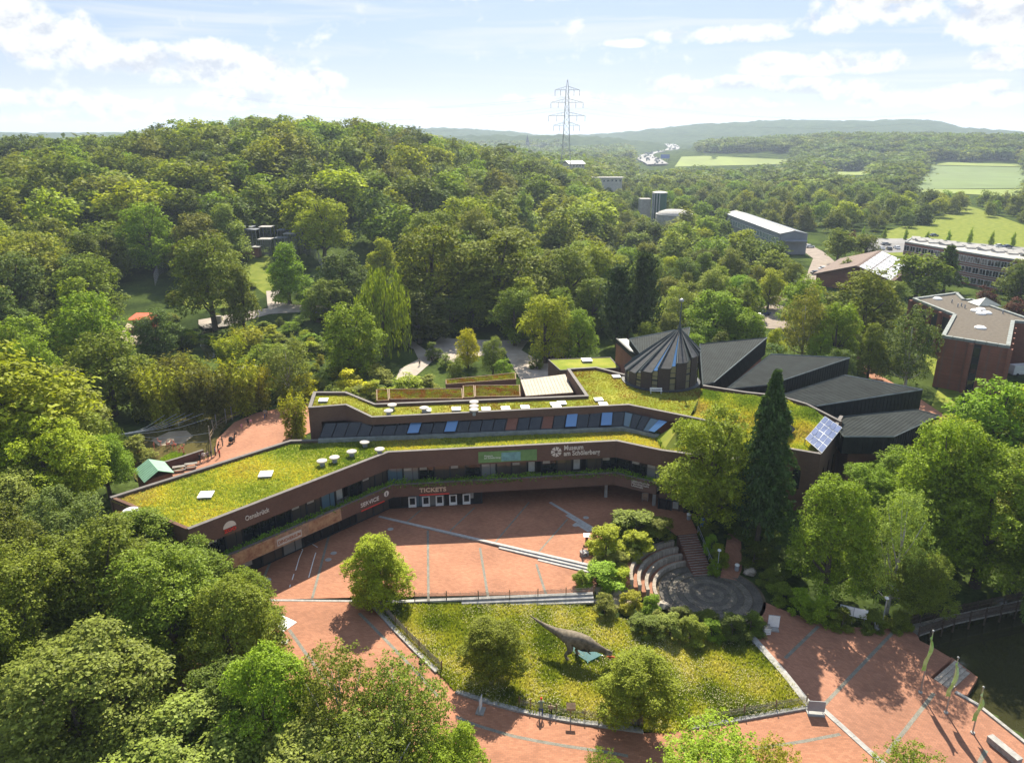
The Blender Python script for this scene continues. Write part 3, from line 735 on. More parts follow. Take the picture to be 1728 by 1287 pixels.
# roof lawns
lawn1 = [p.copy() for p in offset(FR, .5)] + [*gl, P(538, 741, TZ), *[offset([back[1], back[0]], -.5)[i] for i in (1, 0)]]
lawn1 = [Vector((p.x, p.y, 8.6)) for p in lawn1]
deck = sheet('roof_lawn', lawn1, lambda x, y: 8.6, 'sedum', 6, mus)
YG = [(.10, .16, .025), (.17, .23, .035), (.30, .33, .06), (.50, .43, .06), (.34, .27, .10)]
tufts('roof_grass', lawn1, lambda x, y: 8.58, 34000, .20, .15, YG, 7, mus, 2500, (.6, .46, .03), .05, 9.0)
# upper block
UF = [P(520, 688, 13.15), P(583, 683, 13.2), P(627, 704, 12.0), P(1061, 683, 12.0), P(1161, 703, 12.0), P(1250, 722, 11.3)]
UZ = [p.z for p in UF]
def slopestrip(mb, line, th, z0s, z1s):
    inn = offset(line, th)
    for i in range(len(line) - 1):
        mb.prism([(line[i].x, line[i].y, z1s[i]), (line[i + 1].x, line[i + 1].y, z1s[i + 1]), (inn[i + 1].x, inn[i + 1].y, z1s[i + 1]), (inn[i].x, inn[i].y, z1s[i])], [z0s[i], z0s[i + 1], z0s[i + 1], z0s[i]])
    return mb
slopestrip(MB(), UF, .4, [10.85] * 6, [z - .06 for z in UZ]).build('upper_fascia', 'brick', mus)
slopestrip(MB(), offset(UF, -.04), .48, [z - .057 for z in UZ], [z + .03 for z in UZ]).build('coping', 'coping', mus)
slopestrip(MB(), [UF[0], UF[0] + (UF[1] - UF[0]) * .32], .5, [8.4] * 2, [10.847] * 2).build('upper_wall', 'brick', mus)
UBk = [P(529, 661, 13.15), P(584, 661, 13.2), P(633, 681, 12.0), P(988, 667, 12.0), P(957, 622, 12.0), P(1006, 619, 12.0), P(1057, 632, 12.0)]
slopestrip(MB(), UBk[::-1], .4, [0] * 7, [p.z - .06 for p in UBk][::-1]).build('upper_back_wall', 'brick', mus)
slopestrip(MB(), offset(UBk[::-1], -.05), .52, [p.z - .057 for p in UBk][::-1], [p.z + .05 for p in UBk][::-1]).build('coping', 'coping', mus)
slopestrip(MB(), [UBk[0], UF[0]], .4, [0, 0], [13.09, 13.09]).build('upper_end_wall', 'brick', mus); slopestrip(MB(), offset([UBk[0], UF[0]], -.04), .5, [13.093, 13.093], [13.2, 13.2]).build('coping', 'coping', mus)
uroof = [Vector((p.x, p.y, 0)) for p in offset(UF[:5], .42)] + [P(1187, 652, 12), P(1057, 636, 12), P(1006, 621, 12), P(961, 624, 12), P(985, 664, 12), *offset(UBk[:4], -.45)[::-1]]
uz = lambda x, y: float(np.interp(x, [UF[0].x, UF[1].x, UF[2].x], [12.75, 12.8, 11.6]))
uroof = [Vector((p.x, p.y, 0)) for p in uroof]
sheet('roof_lawn', uroof[:6] + [uroof[i] for i in range(6, len(uroof))], uz, 'sedum', 5, mus)
tufts('roof_grass', uroof, lambda x, y: uz(x, y) - .02, 16000, .16, .14, [(.20, .10, .03), (.20, .15, .03), (.22, .23, .035), (.33, .31, .05)], 9, mus, 1200, (.45, .3, .1), .05, 3.0)
rl = [P(1161, 706, 12), P(1187, 655, 12), P(1257, 664, 12), P(1314, 670, 11.6), P(1362, 684, 11), P(1410, 712, 10), P(1384, 760, 8.9), P(1321, 752, 8.9), P(1237, 770, 8.9), P(1120, 756, 8.9), P(1106, 735, 9)]
rz_ = {i: p.z for i, p in enumerate(rl)}
_ra = np.array([(p.x, p.y, p.z) for p in rl])
def rzf(x, y):
    w = 1 / ((_ra[:, 0] - x) ** 2 + (_ra[:, 1] - y) ** 2 + .05) ** 1.6
    return float((w * _ra[:, 2]).sum() / w.sum()) - .35
sheet('roof_lawn', rl, rzf, 'sedum', 2.5, mus)
tufts('roof_grass', rl, lambda x, y: rzf(x, y) - .03, 16000, .3, .2, YG, 11, mus, 900, (.5, .42, .05), .05, 4.0)
bk = [P(1187, 650, 12), P(1257, 661, 12), P(1314, 667, 11.6), P(1362, 681, 11.0), P(1421, 711, 10.0)]
slopestrip(MB(), bk[::-1], .4, [0] * 5, [p.z for p in bk][::-1]).build('parapet', 'brick', mus); slopestrip(MB(), offset(bk[::-1], -.04), .5, [p.z + .003 for p in bk][::-1], [p.z + .09 for p in bk][::-1]).build('coping', 'coping', mus)
RW = MB()
slopestrip(RW, T[5:8], .4, [-3] * 3, [9.0, 9.0, 10.0]); strip(RW, offset(T[3:6], .5), .3, -3, 6.3); RW.build('right_wall', 'brick', mus)
slopestrip(MB(), offset(T[5:8], -.03), .5, [9.003, 9.003, 10.003], [9.09, 9.09, 10.09]).build('coping', 'coping', mus)
# arched windows in the end wall, low band of windows
e1, e2 = T[6], T[7]; ed = (e2 - e1).normalized(); en = Vector((ed.y, -ed.x, 0))
def arch_window(c, w, h, d, nrm):
    fr = MB(); pts = [(-w / 2, 0), (w / 2, 0)] + [(w / 2 * math.cos(t), h - w / 2 + w / 2 * math.sin(t)) for t in np.linspace(0, math.pi, 9)]
    q = [Vector((c.x, c.y, c.z)) + d * a + Vector((0, 0, b)) for a, b in pts]
    n = len(q); out = [p + nrm * .05 for p in q]; back_ = [p - nrm * .05 for p in q]
    fr.add(out + back_, [tuple(range(n))] + [(i, n + i, n + (i + 1) % n, (i + 1) % n) for i in range(n)])
    fr.build('arched_window', 'pane_dark', mus)
for t, h in ((.25, 3.2), (.5, 3.0), (.75, 2.6)): arch_window(Vector((*(e1.lerp(e2, t)).xy, 2.6)), .7, h, ed, en)
d5 = (T[6] - T[5]).normalized(); arch_window(Vector((*(T[5].lerp(T[6], .45)).xy, 3.4)), 1.0, 3.0, d5, Vector((d5.y, -d5.x, 0)))
window_row([p + Vector((0, 0, 0)) for p in offset(T[3:6], .3)], -.2, 1.6, 1.8, mus, blinds=.7)
# sloping glass strip between the roofs
NB = 25
g0, g1, g2 = P(538, 739, 9.2), P(1051, 719, 9.2), P(1106, 732, 9.2)
h0, h1, h2 = P(548, 714, 11.0), P(1054, 694, 11.0), P(1128, 711, 11.0)
curb = MB(); strip(curb, [g0 + Vector((0, -.55, 0)), g1 + Vector((0, -.55, 0)), g2 + Vector((.3, -.5, 0))], .6, 8.4, 9.18); curb.build('skylight_curb', 'trim_pale', mus)
OPEN = {7: 1, 10: 1, 20: 1, 23: 1}
DARK = {}
for k in range(NB + 5):
    if k < NB: a, b, c, d = g0.lerp(g1, k / NB), g0.lerp(g1, (k + 1) / NB), h0.lerp(h1, (k + 1) / NB), h0.lerp(h1, k / NB)
    else:
        j = k - NB; a, b, c, d = g1.lerp(g2, j / 5), g1.lerp(g2, (j + 1) / 5), h1.lerp(h2, (j + 1) / 5), h1.lerp(h2, j / 5)
    nrm = (b - a).cross(d - a).normalized()
    if nrm.z < 0: nrm = -nrm
    fr = MB()
    for p, q, w in ((a, d, .12), (d, c, .1), (a, b, .1)):
        ax = (q - p).normalized(); s_ = ax.cross(nrm).normalized() * w / 2
        if (s_).dot(((a + c) / 2) - p) < 0: s_ = -s_
        qq = [p, q, q + s_ * 2, p + s_ * 2]
        fr.add([x + nrm * .07 for x in qq] + [x - nrm * .02 for x in qq], [(0, 1, 2, 3), (7, 6, 5, 4), (0, 4, 5, 1), (1, 5, 6, 2), (2, 6, 7, 3), (3, 7, 4, 0)])
    f = fr.build('skylight_frame', 'dark_frame', mus)
    c4 = (a + b + c + d) / 4
    op = k in OPEN or k == NB + 4
    qq = [p.lerp(c4, .1) for p in (a, b, c, d)]
    if op: qq = [qq[0] + nrm * .55, qq[1] + nrm * .55, qq[2] + nrm * .12, qq[3] + nrm * .12]
    MB().add([x + nrm * .03 for x in qq] + [x - nrm * .01 for x in qq], [(0, 1, 2, 3), (7, 6, 5, 4), (0, 4, 5, 1), (1, 5, 6, 2), (2, 6, 7, 3), (3, 7, 4, 0)]).build('skylight_pane', 'pane_blue' if op else ('pane_dark' if k % 5 not in (0, 3) else 'brick_red' if k > 13 and k < NB else 'pane_sky' if k >= NB else 'pane_dark'), f)
# roof vents, hatches, domes
vent_m = MB().lathe((0, 0, 0), [(.34, 0), (.34, .62), (.42, .66)], 14).mesh('roof_vent', 'steel_grey'); cap_m = MB().lathe((0, 0, 0), [(.36, .66), (.66, .74), (.68, .9), (.5, .98), (.1, 1.02)], 16).mesh('vent_cap', 'trim_pale')
MATS_c = mat('vent_cap', (.55, .49, .42), .8, .15, 3); cap_m.materials.clear(); cap_m.materials.append(MATS['vent_cap'])
def vent(a, b, z):
    v = link('roof_vent', vent_m, mus, P(a, b, z) - ORG[mus] - Vector((0, 0, .1))); link('vent_cap', cap_m, v)
for a, b in ((544, 786), (565, 780), (594, 770), (616, 754), (641, 766)): vent(a, b, 8.6)
for a, b in ((662, 691), (656, 701), (800, 686), (800, 693), (800, 699), (716, 696)): vent(a, b, 11.6)
hat_m = MB().box((0, 0, .25), (1.15, 1.15, .5)).mesh('roof_hatch', 'concrete'); lid_m = MB().prism([(-.66, -.66, .72), (.66, -.66, .72), (.66, .66, .78), (-.66, .66, .78)], .52).mesh('hatch_dome', 'white_paint')
def hatch(a, b, z, s=1.0):
    v = link('roof_hatch', hat_m, mus, P(a, b, z) - ORG[mus], .12); v.scale = (s, s, s * .4); link('hatch_dome', lid_m, v)
for a, b, z in ((348, 838, 8.6), (449, 803, 8.6), (546, 677, 12.8), (720, 694, 11.6), (770, 692, 11.6), (820, 692, 11.6), (853, 691, 11.6), (886, 689, 11.6), (936, 684, 11.6), (948, 682, 11.6), (940, 689, 11.6), (1010, 676, 11.6), (1018, 684, 11.6), (1040, 637, 11.6)): hatch(a, b, z, 1.25 if b > 750 else 1.0)
p = P(222, 868, 8.6); dm = MB().lathe(p, [(1.1, 0), (1.1, .3), (.9, .55), (.5, .75), (.1, .8)], 16); dm.build('roof_dome', 'white_paint', mus)
link('gravel_bed', MB().box((0, 0, 0), (3.2, 3.0, .06)).mesh('gravel_bed', 'moss'), mus, P(225, 866, 8.64) - ORG[mus], .7)
# low roofs behind: moss beds, timber rims, pale canopy
def lowroof(name, pts, z, m, rim=.25, th=.5):
    q = [P(a, b, z) for a, b in pts]
    MB().prism([(p.x, p.y, z) for p in q], 0).build(name + '_wall', 'brick', mus)
    c4 = sum(q, Vector()) / len(q); inn = [p.lerp(c4, .012) for p in q]
    MB().prism([(p.x, p.y, z + .12) for p in inn], z + .004).build(name, m, mus)
    if rim: strip(MB(), q[::-1] + [q[-1]], .16, z + .004, z + .22).build(name + '_rim', 'wood' if m == 'moss' else 'coping', mus)
    if m == 'moss': tufts('bed_planting', [Vector((p.x, p.y, 0)) for p in inn], lambda x, y: z + .11, int(600 + 2200 * (q[1] - q[0]).length / 14), .12, .15, [(.16, .05, .015), (.13, .09, .015), (.10, .15, .02), (.24, .26, .02), (.18, .06, .02)], int(q[0].x * 10) % 97 + 3, mus, 0, patch=1.6)
    return inn
mm = [(635, 658, 655, 677), (656, 657, 780, 674), (781, 651.5, 800, 672), (801, 651, 877, 670)]
for a, b, c, d in mm: lowroof('moss_roof', [(a, b + .9), (c, b), (c + 1.5, d), (a + .5, d + 1.2)], 10.4, 'moss')
lowroof('moss_roof', [(752, 642), (870, 630), (871, 641), (752, 650)], 9.0, 'moss')
lowroof('canopy_roof', [(878, 642), (954, 632), (968, 663), (887, 669)], 10.2, 'canopy_beige', 0)
for k in range(1, 14):
    a = P(878 + 76 * k / 14, 642 - 10 * k / 14, 10.36); b = P(887 + 81 * k / 14, 669 - 6 * k / 14, 10.36)
    MB().tube([a, b], .025, 4).build('roof_rib', 'canopy_beige', mus)
lowroof('green_roof', [(925, 608), (1030, 604), (1046, 622), (945, 626)], 5.0, 'sedum')
hatch(990, 610, 5.1, 1.6)
# planting in the balcony trough
def trough_plants():
    r = np.random.default_rng(8); V = []; C = []; ln = resample(offset(pl, .62), .12)
    for p in ln:
        k = r.integers(7, 12); g = .5 + .5 * math.sin(p.x * .9) * math.sin(p.x * .37 + p.y)
        hgt = .25 + .5 * g * r.uniform(.5, 1.2); br = r.uniform(.6, 1.3) * (.8 + .5 * g)
        for _ in range(k):
            c = np.array([p.x + r.normal(0, .2), p.y + r.normal(0, .38), 4.4 + hgt * r.uniform(0, 1)]); t = r.normal(size=3); t /= np.linalg.norm(t); b = np.cross(t, r.normal(size=3)); b /= np.linalg.norm(b); s = r.uniform(.09, .18)
            V += [c - t * s, c + b * s * .6, c + t * s, c - b * s * .6]; C += [np.array((.16, .28, .03)) * br] * 4
    for p in ln[::2]:           # trailing growth over the brick edge
        if r.random() < .55:
            for _ in range(6):
                c = np.array([p.x + r.normal(0, .15), p.y - .72 - r.uniform(0, .12), 4.6 - r.uniform(0, .5)]); t = r.normal(size=3); t /= np.linalg.norm(t); b = np.cross(t, r.normal(size=3)); b /= np.linalg.norm(b)
                V += [c - t * .12, c + b * .08, c + t * .12, c - b * .08]; C += [np.array((.11, .22, .025))] * 4
    V = np.array(V); me = npmesh('trough_planting', V - np.array(ORG[mus]), np.arange(len(V)).reshape(-1, 4), 'blade', tint=np.array(C)); o = link('trough_planting', me, mus); o['kind'] = 'stuff'
trough_plants()
# lettering and signs on the brick
def on_line(line, i, t, z, out=.06):
    a, b = line[i], line[i + 1]; d = (b - a).normalized(); n = Vector((d.y, -d.x, 0)); c = a.lerp(b, t)
    return Vector((c.x, c.y, z)) + n * out, d, n
o_, d_, n_ = on_line(T, 1, .762, 8.05); lettering('lettering', "Museum\nam Schölerberg", 1.0, 'signage', mus, o_, d_, bold=.018, width=5.2)
lc = on_line(T, 1, .728, 7.85)[0]; zz = Vector((0, 0, 1))
emb = MB()
for k in range(7):
    a0_ = 2 * math.pi * k / 7; seg = [(.22, 0), (.22, .62), (.78, .78), (.78, .1)]
    q = [lc + d_ * (r_ * math.cos(a0_ + t_)) + zz * (r_ * math.sin(a0_ + t_)) + n_ * .04 for r_, t_ in seg]
    emb.add(q, [(0, 3, 2, 1)])
emb.build('emblem', 'signage', mus)
bp0, _, _ = on_line(T, 1, .385, 6.75, .05); bl = 8.2
def panel(name, p0, d, n, w, h, m, parent, th=.05):
    q = [p0, p0 + d * w, p0 + d * w + zz * h, p0 + zz * h]
    return MB().add([x + n * th for x in q] + q, [(0, 1, 2, 3), (7, 6, 5, 4), (0, 4, 5, 1), (1, 5, 6, 2), (2, 6, 7, 3), (3, 7, 4, 0)]).build(name, m, parent)
bn = panel('banner', bp0, d_, n_, bl, 1.65, 'sign_green', mus); panel('banner_picture', bp0 + d_ * 3.2 + n_ * .053 + zz * .12, d_, n_, 2.7, 1.3, 'sign_cyan', bn, .01); lettering('banner_lettering', "Museum\nam Schölerberg", .36, 'white_paint', bn, bp0 + d_ * .8 + n_ * .07 + zz * .9, d_, depth=.005)
MB().lathe((0, 0, 0), [(.3, 0), (.3, .01)], 14)
o_, d_, n_ = on_line(pl, 1, .115, 3.3); lettering('lettering', "TICKETS", .85, 'letter_tan', mus, o_, d_, bold=.02, width=3.7); panel('red_strip', o_ - zz * .5, d_, n_, 4.1, .16, 'sign_red', mus)
o_, d_, n_ = on_line(pl, 0, .80, 3.35); lettering('lettering', "SERVICE", .8, 'signage', mus, o_, d_, bold=.005, width=3.0); panel('red_strip', o_ - zz * .6, d_, n_, 3.9, .14, 'sign_red', mus)
ic = MB(); q = on_line(pl, 0, .957, 3.75)[0]; ic.add([q + d_ * (.42 * math.cos(t)) + zz * (.42 * math.sin(t)) for t in np.linspace(0, 6.283, 18)[:-1]], [tuple(range(17))]); io = ic.build('info_disc', 'signage', mus); lettering('info_letter', "i", .75, 'dark_frame', io, q - d_ * .1 - zz * .27 + n_ * .01, d_, bold=.03, depth=.01)
bo, bd, bn_ = on_line(pl, 0, .14, 2.8, .05); ban = panel('dinosaur_banner', bo, bd, bn_, 15.0, 1.72, 'sign_tan', mus)
rb_ = random.Random(3)
MATS['banner_brown'] = mat('banner_brown', (.20, .09, .05), .7, .6, 1.4, c2=(.42, .28, .15))
panel('banner_scene', bo + bn_ * .052 + zz * .1, bd, bn_, 5.4, 1.5, 'banner_brown', ban, .01); panel('banner_scene', bo + bd * 10.2 + bn_ * .052 + zz * .1, bd, bn_, 4.6, 1.5, 'banner_brown', ban, .01)
panel('banner_plate', bo + bd * 5.7 + bn_ * .053 + zz * .25, bd, bn_, 3.4, .95, 'white_roof', ban, .02); lettering('banner_lettering', "DINOVERSUM", .6, 'letter_dark', ban, bo + bd * 5.85 + bn_ * .09 + zz * .5, bd, bold=.015, width=3.1, depth=.01)
o_, d_, n_ = on_line(T, 0, .235, 7.35); lettering('lettering', "Osnabrück", .85, 'signage', mus, o_, d_, bold=.008, width=3.1)
q = on_line(T, 0, .165, 7.35)[0]; lg = MB(); lg.add([q + d_ * (.8 * math.cos(t)) + zz * (.8 * math.sin(t)) for t in np.linspace(0, math.pi, 16)], [tuple(range(16))]); lg.build('zoo_emblem', 'signage', mus)
lettering('lettering', "ZOO", .55, 'sign_red', mus, q - d_ * .75 - zz * .5, d_, bold=.02, width=1.5)
o_, d_, n_ = on_line(pl, 2, .42, 3.95); lettering('lettering', "Naturkunde\nPlanetarium\nUmwelt", .42, 'signage', mus, o_, d_, width=2.6)
# ticket windows
tl = offset(gf, -.22)
for k in range(5):
    c, d, n = on_line(tl, 1, .20 + .145 * k, .15); f = panel('ticket_window', c, d, n, 1.1, 1.6, 'white_paint', mus, .06); panel('pane', c + d * .2 + zz * .45 + n * .062, d, n, .72, 1.0, 'pane_dark', f, .01)
# solar array on the corner
s0, s1, s2, s3 = P(1359, 740, 9.7), P(1387, 764, 9.2), P(1421, 721, 10.3), P(1392, 702, 11.0)
sol = thing('solar_array', 'tilted solar panel array of blue cells on the roof corner of the long museum', 'solar array', (s0 + s2) / 2 - Vector((0, 0, 1)))
nn = (s1 - s0).cross(s3 - s0).normalized(); nn = nn if nn.z > 0 else -nn
def bil(u, v): return s0.lerp(s1, u).lerp(s3.lerp(s2, u), v)
MB().add([bil(0, 0), bil(1, 0), bil(1, 1), bil(0, 1)] + [bil(a, b) - nn * .08 for a, b in ((0, 0), (1, 0), (1, 1), (0, 1))], [(0, 1, 2, 3), (7, 6, 5, 4), (0, 4, 5, 1), (1, 5, 6, 2), (2, 6, 7, 3), (3, 7, 4, 0)]).build('frame', 'solar_frame', sol)
for i in range(4):
    for j in range(4):
        q = [bil((i + a) / 4, (j + b) / 4) for a, b in ((.06, .05), (.94, .05), (.94, .95), (.06, .95))]
        MB().add([x + nn * .03 for x in q] + [x + nn * .005 for x in q], [(0, 1, 2, 3), (7, 6, 5, 4), (0, 4, 5, 1), (1, 5, 6, 2), (2, 6, 7, 3), (3, 7, 4, 0)]).build('solar_panel', 'solar_cell', sol)
for q in (s0, s3, s2): MB().tube([q - nn * .09, (q.x, q.y, q.z - 1.6)], .05, 6).build('strut', 'steel', sol)
q = [P(1322, 712, 10.2), P(1343, 724, 9.8), P(1328, 738, 9.6), P(1318, 735, 9.6)]; ap = P(1325, 708, 11.5)
MB().add(q + [ap], [(0, 1, 4), (1, 2, 4), (2, 3, 4), (3, 0, 4), (3, 2, 1, 0)]).build('pyramid_skylight', 'slate', mus)

# ------------------------------------------------------------------ planetarium drum
pc = P(1126, 659, 11.7); pc = Vector((pc.x, pc.y + 5.6, 11.6)); PR = 5.9
plan = thing('planetarium', 'round dark planetarium with pleated metal cone roof, slit windows and a thin spire', 'planetarium', pc)
NS = 13; apex = PD(1147, 553, pc.y + 1.0)
def eave(t): return pc.z + 3.55 + 1.75 * math.cos(t + .25)
def rim(t, r=PR): return Vector((pc.x + r * math.cos(t), pc.y + r * math.sin(t), 0))
MB().lathe((pc.x, pc.y, pc.z - .6), [(PR + .5, 0), (PR + .5, .75), (PR + .1, .85)], 40).build('plinth', 'slate', plan)
ws = 2 * math.pi / NS; gap = .085
for k in range(NS):
    t0, t1 = k * ws + gap, (k + 1) * ws - gap; a, b = rim(t0), rim(t1); e = eave((t0 + t1) / 2)
    ia, ib = rim(t0, PR - .5), rim(t1, PR - .5)
    MB().prism([(a.x, a.y, e), (b.x, b.y, e), (ib.x, ib.y, e), (ia.x, ia.y, e)], pc.z).build('wall_panel', 'brick_dark' if 'brick_dark' in MATS else 'brick', plan)
    oa, ob = rim(t0 - .01, PR + .12), rim(t1 + .01, PR + .12); oa.z = ob.z = e + .05
    fa, fb = apex.lerp(oa, .06), apex.lerp(ob, .06)
    u_ = (oa - ob).cross(apex - ob).normalized(); u_ = u_ if u_.z > 0 else -u_
    MB().add([oa, ob, fb, fa] + [p - u_ * .22 for p in (oa, ob, fb, fa)], [(0, 1, 2, 3), (7, 6, 5, 4), (0, 4, 5, 1), (1, 5, 6, 2), (2, 6, 7, 3), (3, 7, 4, 0)]).build('roof_panel', 'slate', plan)
    for w_, c_ in ((oa, fa), (ob, fb)): MB().tube([w_ + u_ * .05, c_ + u_ * .05], [.13, .05], 5).build('roof_ridge', 'copper_dark', plan)
    s0_, s1_ = (k + 1) * ws - gap + .015, (k + 1) * ws + gap - .015; a, b = rim(s0_, PR - .12), rim(s1_, PR - .12); e2_ = eave((k + 1) * ws) - .12
    sl = MB().prism([(a.x, a.y, e2_), (b.x, b.y, e2_), (rim(s1_, PR - .3).x, rim(s1_, PR - .3).y, e2_), (rim(s0_, PR - .3).x, rim(s0_, PR - .3).y, e2_)], pc.z + .1).build('slit_window', 'pane_slit' if 'pane_slit' in MATS else 'pane_sky', plan)
    for zf_ in (.3, .55, .75):
        zb = pc.z + (e2_ - pc.z) * zf_; MB().box(((a.x + b.x) / 2, (a.y + b.y) / 2, zb), (1.2, .16, .28 if zf_ == .55 else .1), (k + 1) * ws + math.pi / 2).build('transom', 'dark_frame', plan)
    a2, b2 = rim(s0_ + .02, PR - .1), rim(s1_ - .02, PR - .1); a2.z = b2.z = e2_ + .1; ta, tb = apex.lerp(a2, .22), apex.lerp(b2, .22)
    MB().add([a2, b2, tb, ta], [(0, 1, 2, 3)]).build('roof_glazing', 'pane_blue' if k in (8, 9) else 'copper_dark', plan)  # blue strips have the reflected sky put into their colour
tip = apex + Vector((0, 0, .4))
MB().tube([apex - Vector((0, 0, 1.0)), apex, apex + Vector((0, 0, 1.0)), apex + Vector((0, 0, 4.3))], [.75, .28, .12, .07], 10).build('spire', 'copper_dark', plan, True)
MB().lathe(apex + Vector((0, 0, 4.2)), [(.06, 0), (.34, .12), (.42, .3), (.34, .5), (.06, .62)], 14).build('finial', 'steel', plan, True)
bnc = P(1107, 664, 11.75); bo_ = thing('garden_bench', 'small white bench on the roof lawn against the round planetarium wall', 'bench', bnc)
for dy, z in ((0, .45), (.14, .45)): MB().box((bnc.x, bnc.y + dy, bnc.z + z), (1.9, .12, .05), -.1).build('seat_slat', 'white_paint', bo_)
for z in (.65, .82): MB().box((bnc.x, bnc.y + .28, bnc.z + z), (1.9, .04, .12), -.1).build('back_slat', 'white_paint', bo_)
for dx in (-.8, .8): MB().box((bnc.x + dx, bnc.y + .1, bnc.z), (.06, .4, .9), -.1, base=True).build('leg', 'white_paint', bo_)

# ------------------------------------------------------------------ fan of wedge halls
def planar(q):
    A = np.array([(p.x, p.y, 1) for p in q]); z = np.array([p.z for p in q]); c_, *_ = np.linalg.lstsq(A, z, rcond=None); return [Vector((p.x, p.y, float(a @ c_))) for p, a in zip(q, A)]
def hall(label, top, fasc, roofz, front_edges, mroof='metal_roof', wallm='brick_red'):
    """top: (px, py, z) of the roof corners; the roof carries standing seams, a dark clad fascia and a set back brick wall"""
    q = planar([P(a, b, z) for a, b, z in top]); n = len(q); c = sum(q, Vector()) / n
    o = thing('exhibition_hall', label, 'hall', (c.x, c.y, 0), 'wedge roofed halls')
    MB().prism([(p.x, p.y, p.z) for p in q], [p.z - fasc for p in q]).build('fascia', 'cladding', o)
    inn = [p + (c - p).normalized() * 1.6 for p in q]
    MB().prism([(p.x, p.y, p.z - fasc + .1) for p in inn], 0).build('wall', wallm, o)
    rp = [p + (c - p) * .02 for p in q]
    MB().add([p + Vector((0, 0, .012)) for p in rp], [tuple(range(n))] if MB else 0).build('roof', mroof, o)
    s = MB(); a, b, d = q[0], q[1], q[-1]        # seams run from the outer edge towards the inner corner
    w = (b - a).length; k = int(w / .55)
    poly = [(p.x, p.y) for p in rp]; nv = (q[1] - q[0]).cross(q[2] - q[0]).normalized(); nv = nv if nv.z > 0 else -nv
    dirv = Vector((0, 0, 0)); dirv = ((q[2] + q[-1]) / 2 - (a + b) / 2) if n == 4 else (q[-1] - (a + b) / 2); dirv.normalize()
    ex = (b - a).normalized()
    def zof(x, y): return q[0].z - ((x - q[0].x) * nv.x + (y - q[0].y) * nv.y) / nv.z
    for j in range(-60, 120):
        st = a + ex * (.55 * j); pts = [st + dirv * (t * .25) for t in range(-60, 260)]
        ok = inpoly([p.x for p in pts], [p.y for p in pts], poly); ids = np.nonzero(ok)[0]
        if len(ids) < 3: continue
        p0, p1 = pts[ids[0]], pts[ids[-1]]
        s.tube([(p0.x, p0.y, zof(p0.x, p0.y) + .03), (p1.x, p1.y, zof(p1.x, p1.y) + .03)], .035, 4)
    so = s.build('standing_seam', 'seam', o); so['kind'] = 'stuff'
    for i in range(n):
        e0, e1_ = q[i], q[(i + 1) % n]; MB().tube([e0 + Vector((0, 0, .06)), e1_ + Vector((0, 0, .06))], .11, 4).build('edge_trim', 'trim_pale' if i in front_edges else 'copper_dark', o)
        L_ = (e1_ - e0).length; dd = (e1_ - e0).normalized(); nn_ = Vector((dd.y, -dd.x, 0)).normalized()
        if nn_.dot(e0 - c) < 0: nn_ = -nn_
        rb = MB()
        for j in range(1, int(L_ / .7)):
            p = e0 + dd * (.7 * j) + nn_ * .02; rb.box((p.x, p.y, p.z - fasc / 2), (.05, .07, fasc * .97), math.atan2(dd.y, dd.x))
        if rb.v: ro = rb.build('cladding_rib', 'cladding', o); ro['kind'] = 'stuff'
    return o
hall('dark wedge hall behind the planetarium with a red brick flank', [(1062, 571, 12.6), (1164, 553, 13.0), (1150, 640, 11.8), (1092, 616, 11.6)], 1.2, 12, (0,))
hall('dark wedge hall beside the planetarium drum with a long black fascia', [(1294, 570, 12.8), (1181, 581, 12.6), (1186, 650, 11.6), (1204, 646, 11.6)], 3.4, 12, (3,))
hall('wedge hall with greenish dark roof between two other wedge halls', [(1434, 604, 12.2), (1301, 598, 12.2), (1224, 657, 11.2), (1297, 651, 11.2)], 3.4, 12, (0, 3))
hall('broad wedge hall with ribbed grey roof beside the red brick lane', [(1557, 658, 11.4), (1425, 633, 11.6), (1314, 669, 10.8), (1378, 685, 10.8)], 3.4, 11, (0, 3))
hall('lowest wedge hall of the fan, glazed beneath, next to the solar array', [(1585, 703, 9.4), (1547, 690, 9.6), (1400, 706, 9.0), (1424, 737, 9.0), (1508, 737, 9.2)], 2.6, 10, (3, 4))
# flank wall of the first hall
f0, f1 = P(1040, 569, 10.5), P(1092, 616, 10.5)
fl = thing('brick_flank', 'red brick flank wall with a pale sloping gutter roof beside the dark conifers', 'wall', ((f0 + f1) / 2).to_2d().to_3d())
strip(MB(), [f0, f1], 2.6, 0, 9.4).build('wall', 'brick_red', fl); strip(MB(), offset([f0, f1], -.1), .35, 9.404, 10.3).build('fascia', 'cladding', fl); strip(MB(), offset([f0, f1], .27), 2.0, 9.41, 10.15).build('gutter_roof', 'trim_pale', fl)
for t in (.45, .52, .59, .72, .79):
    c = f0.lerp(f1, t); d = (f1 - f0).normalized(); MB().box((c.x + d.y * .02, c.y - d.x * .02, 6.2), (.35, .1, 2.4), math.atan2(d.y, d.x)).build('window', 'pane_dark', fl)

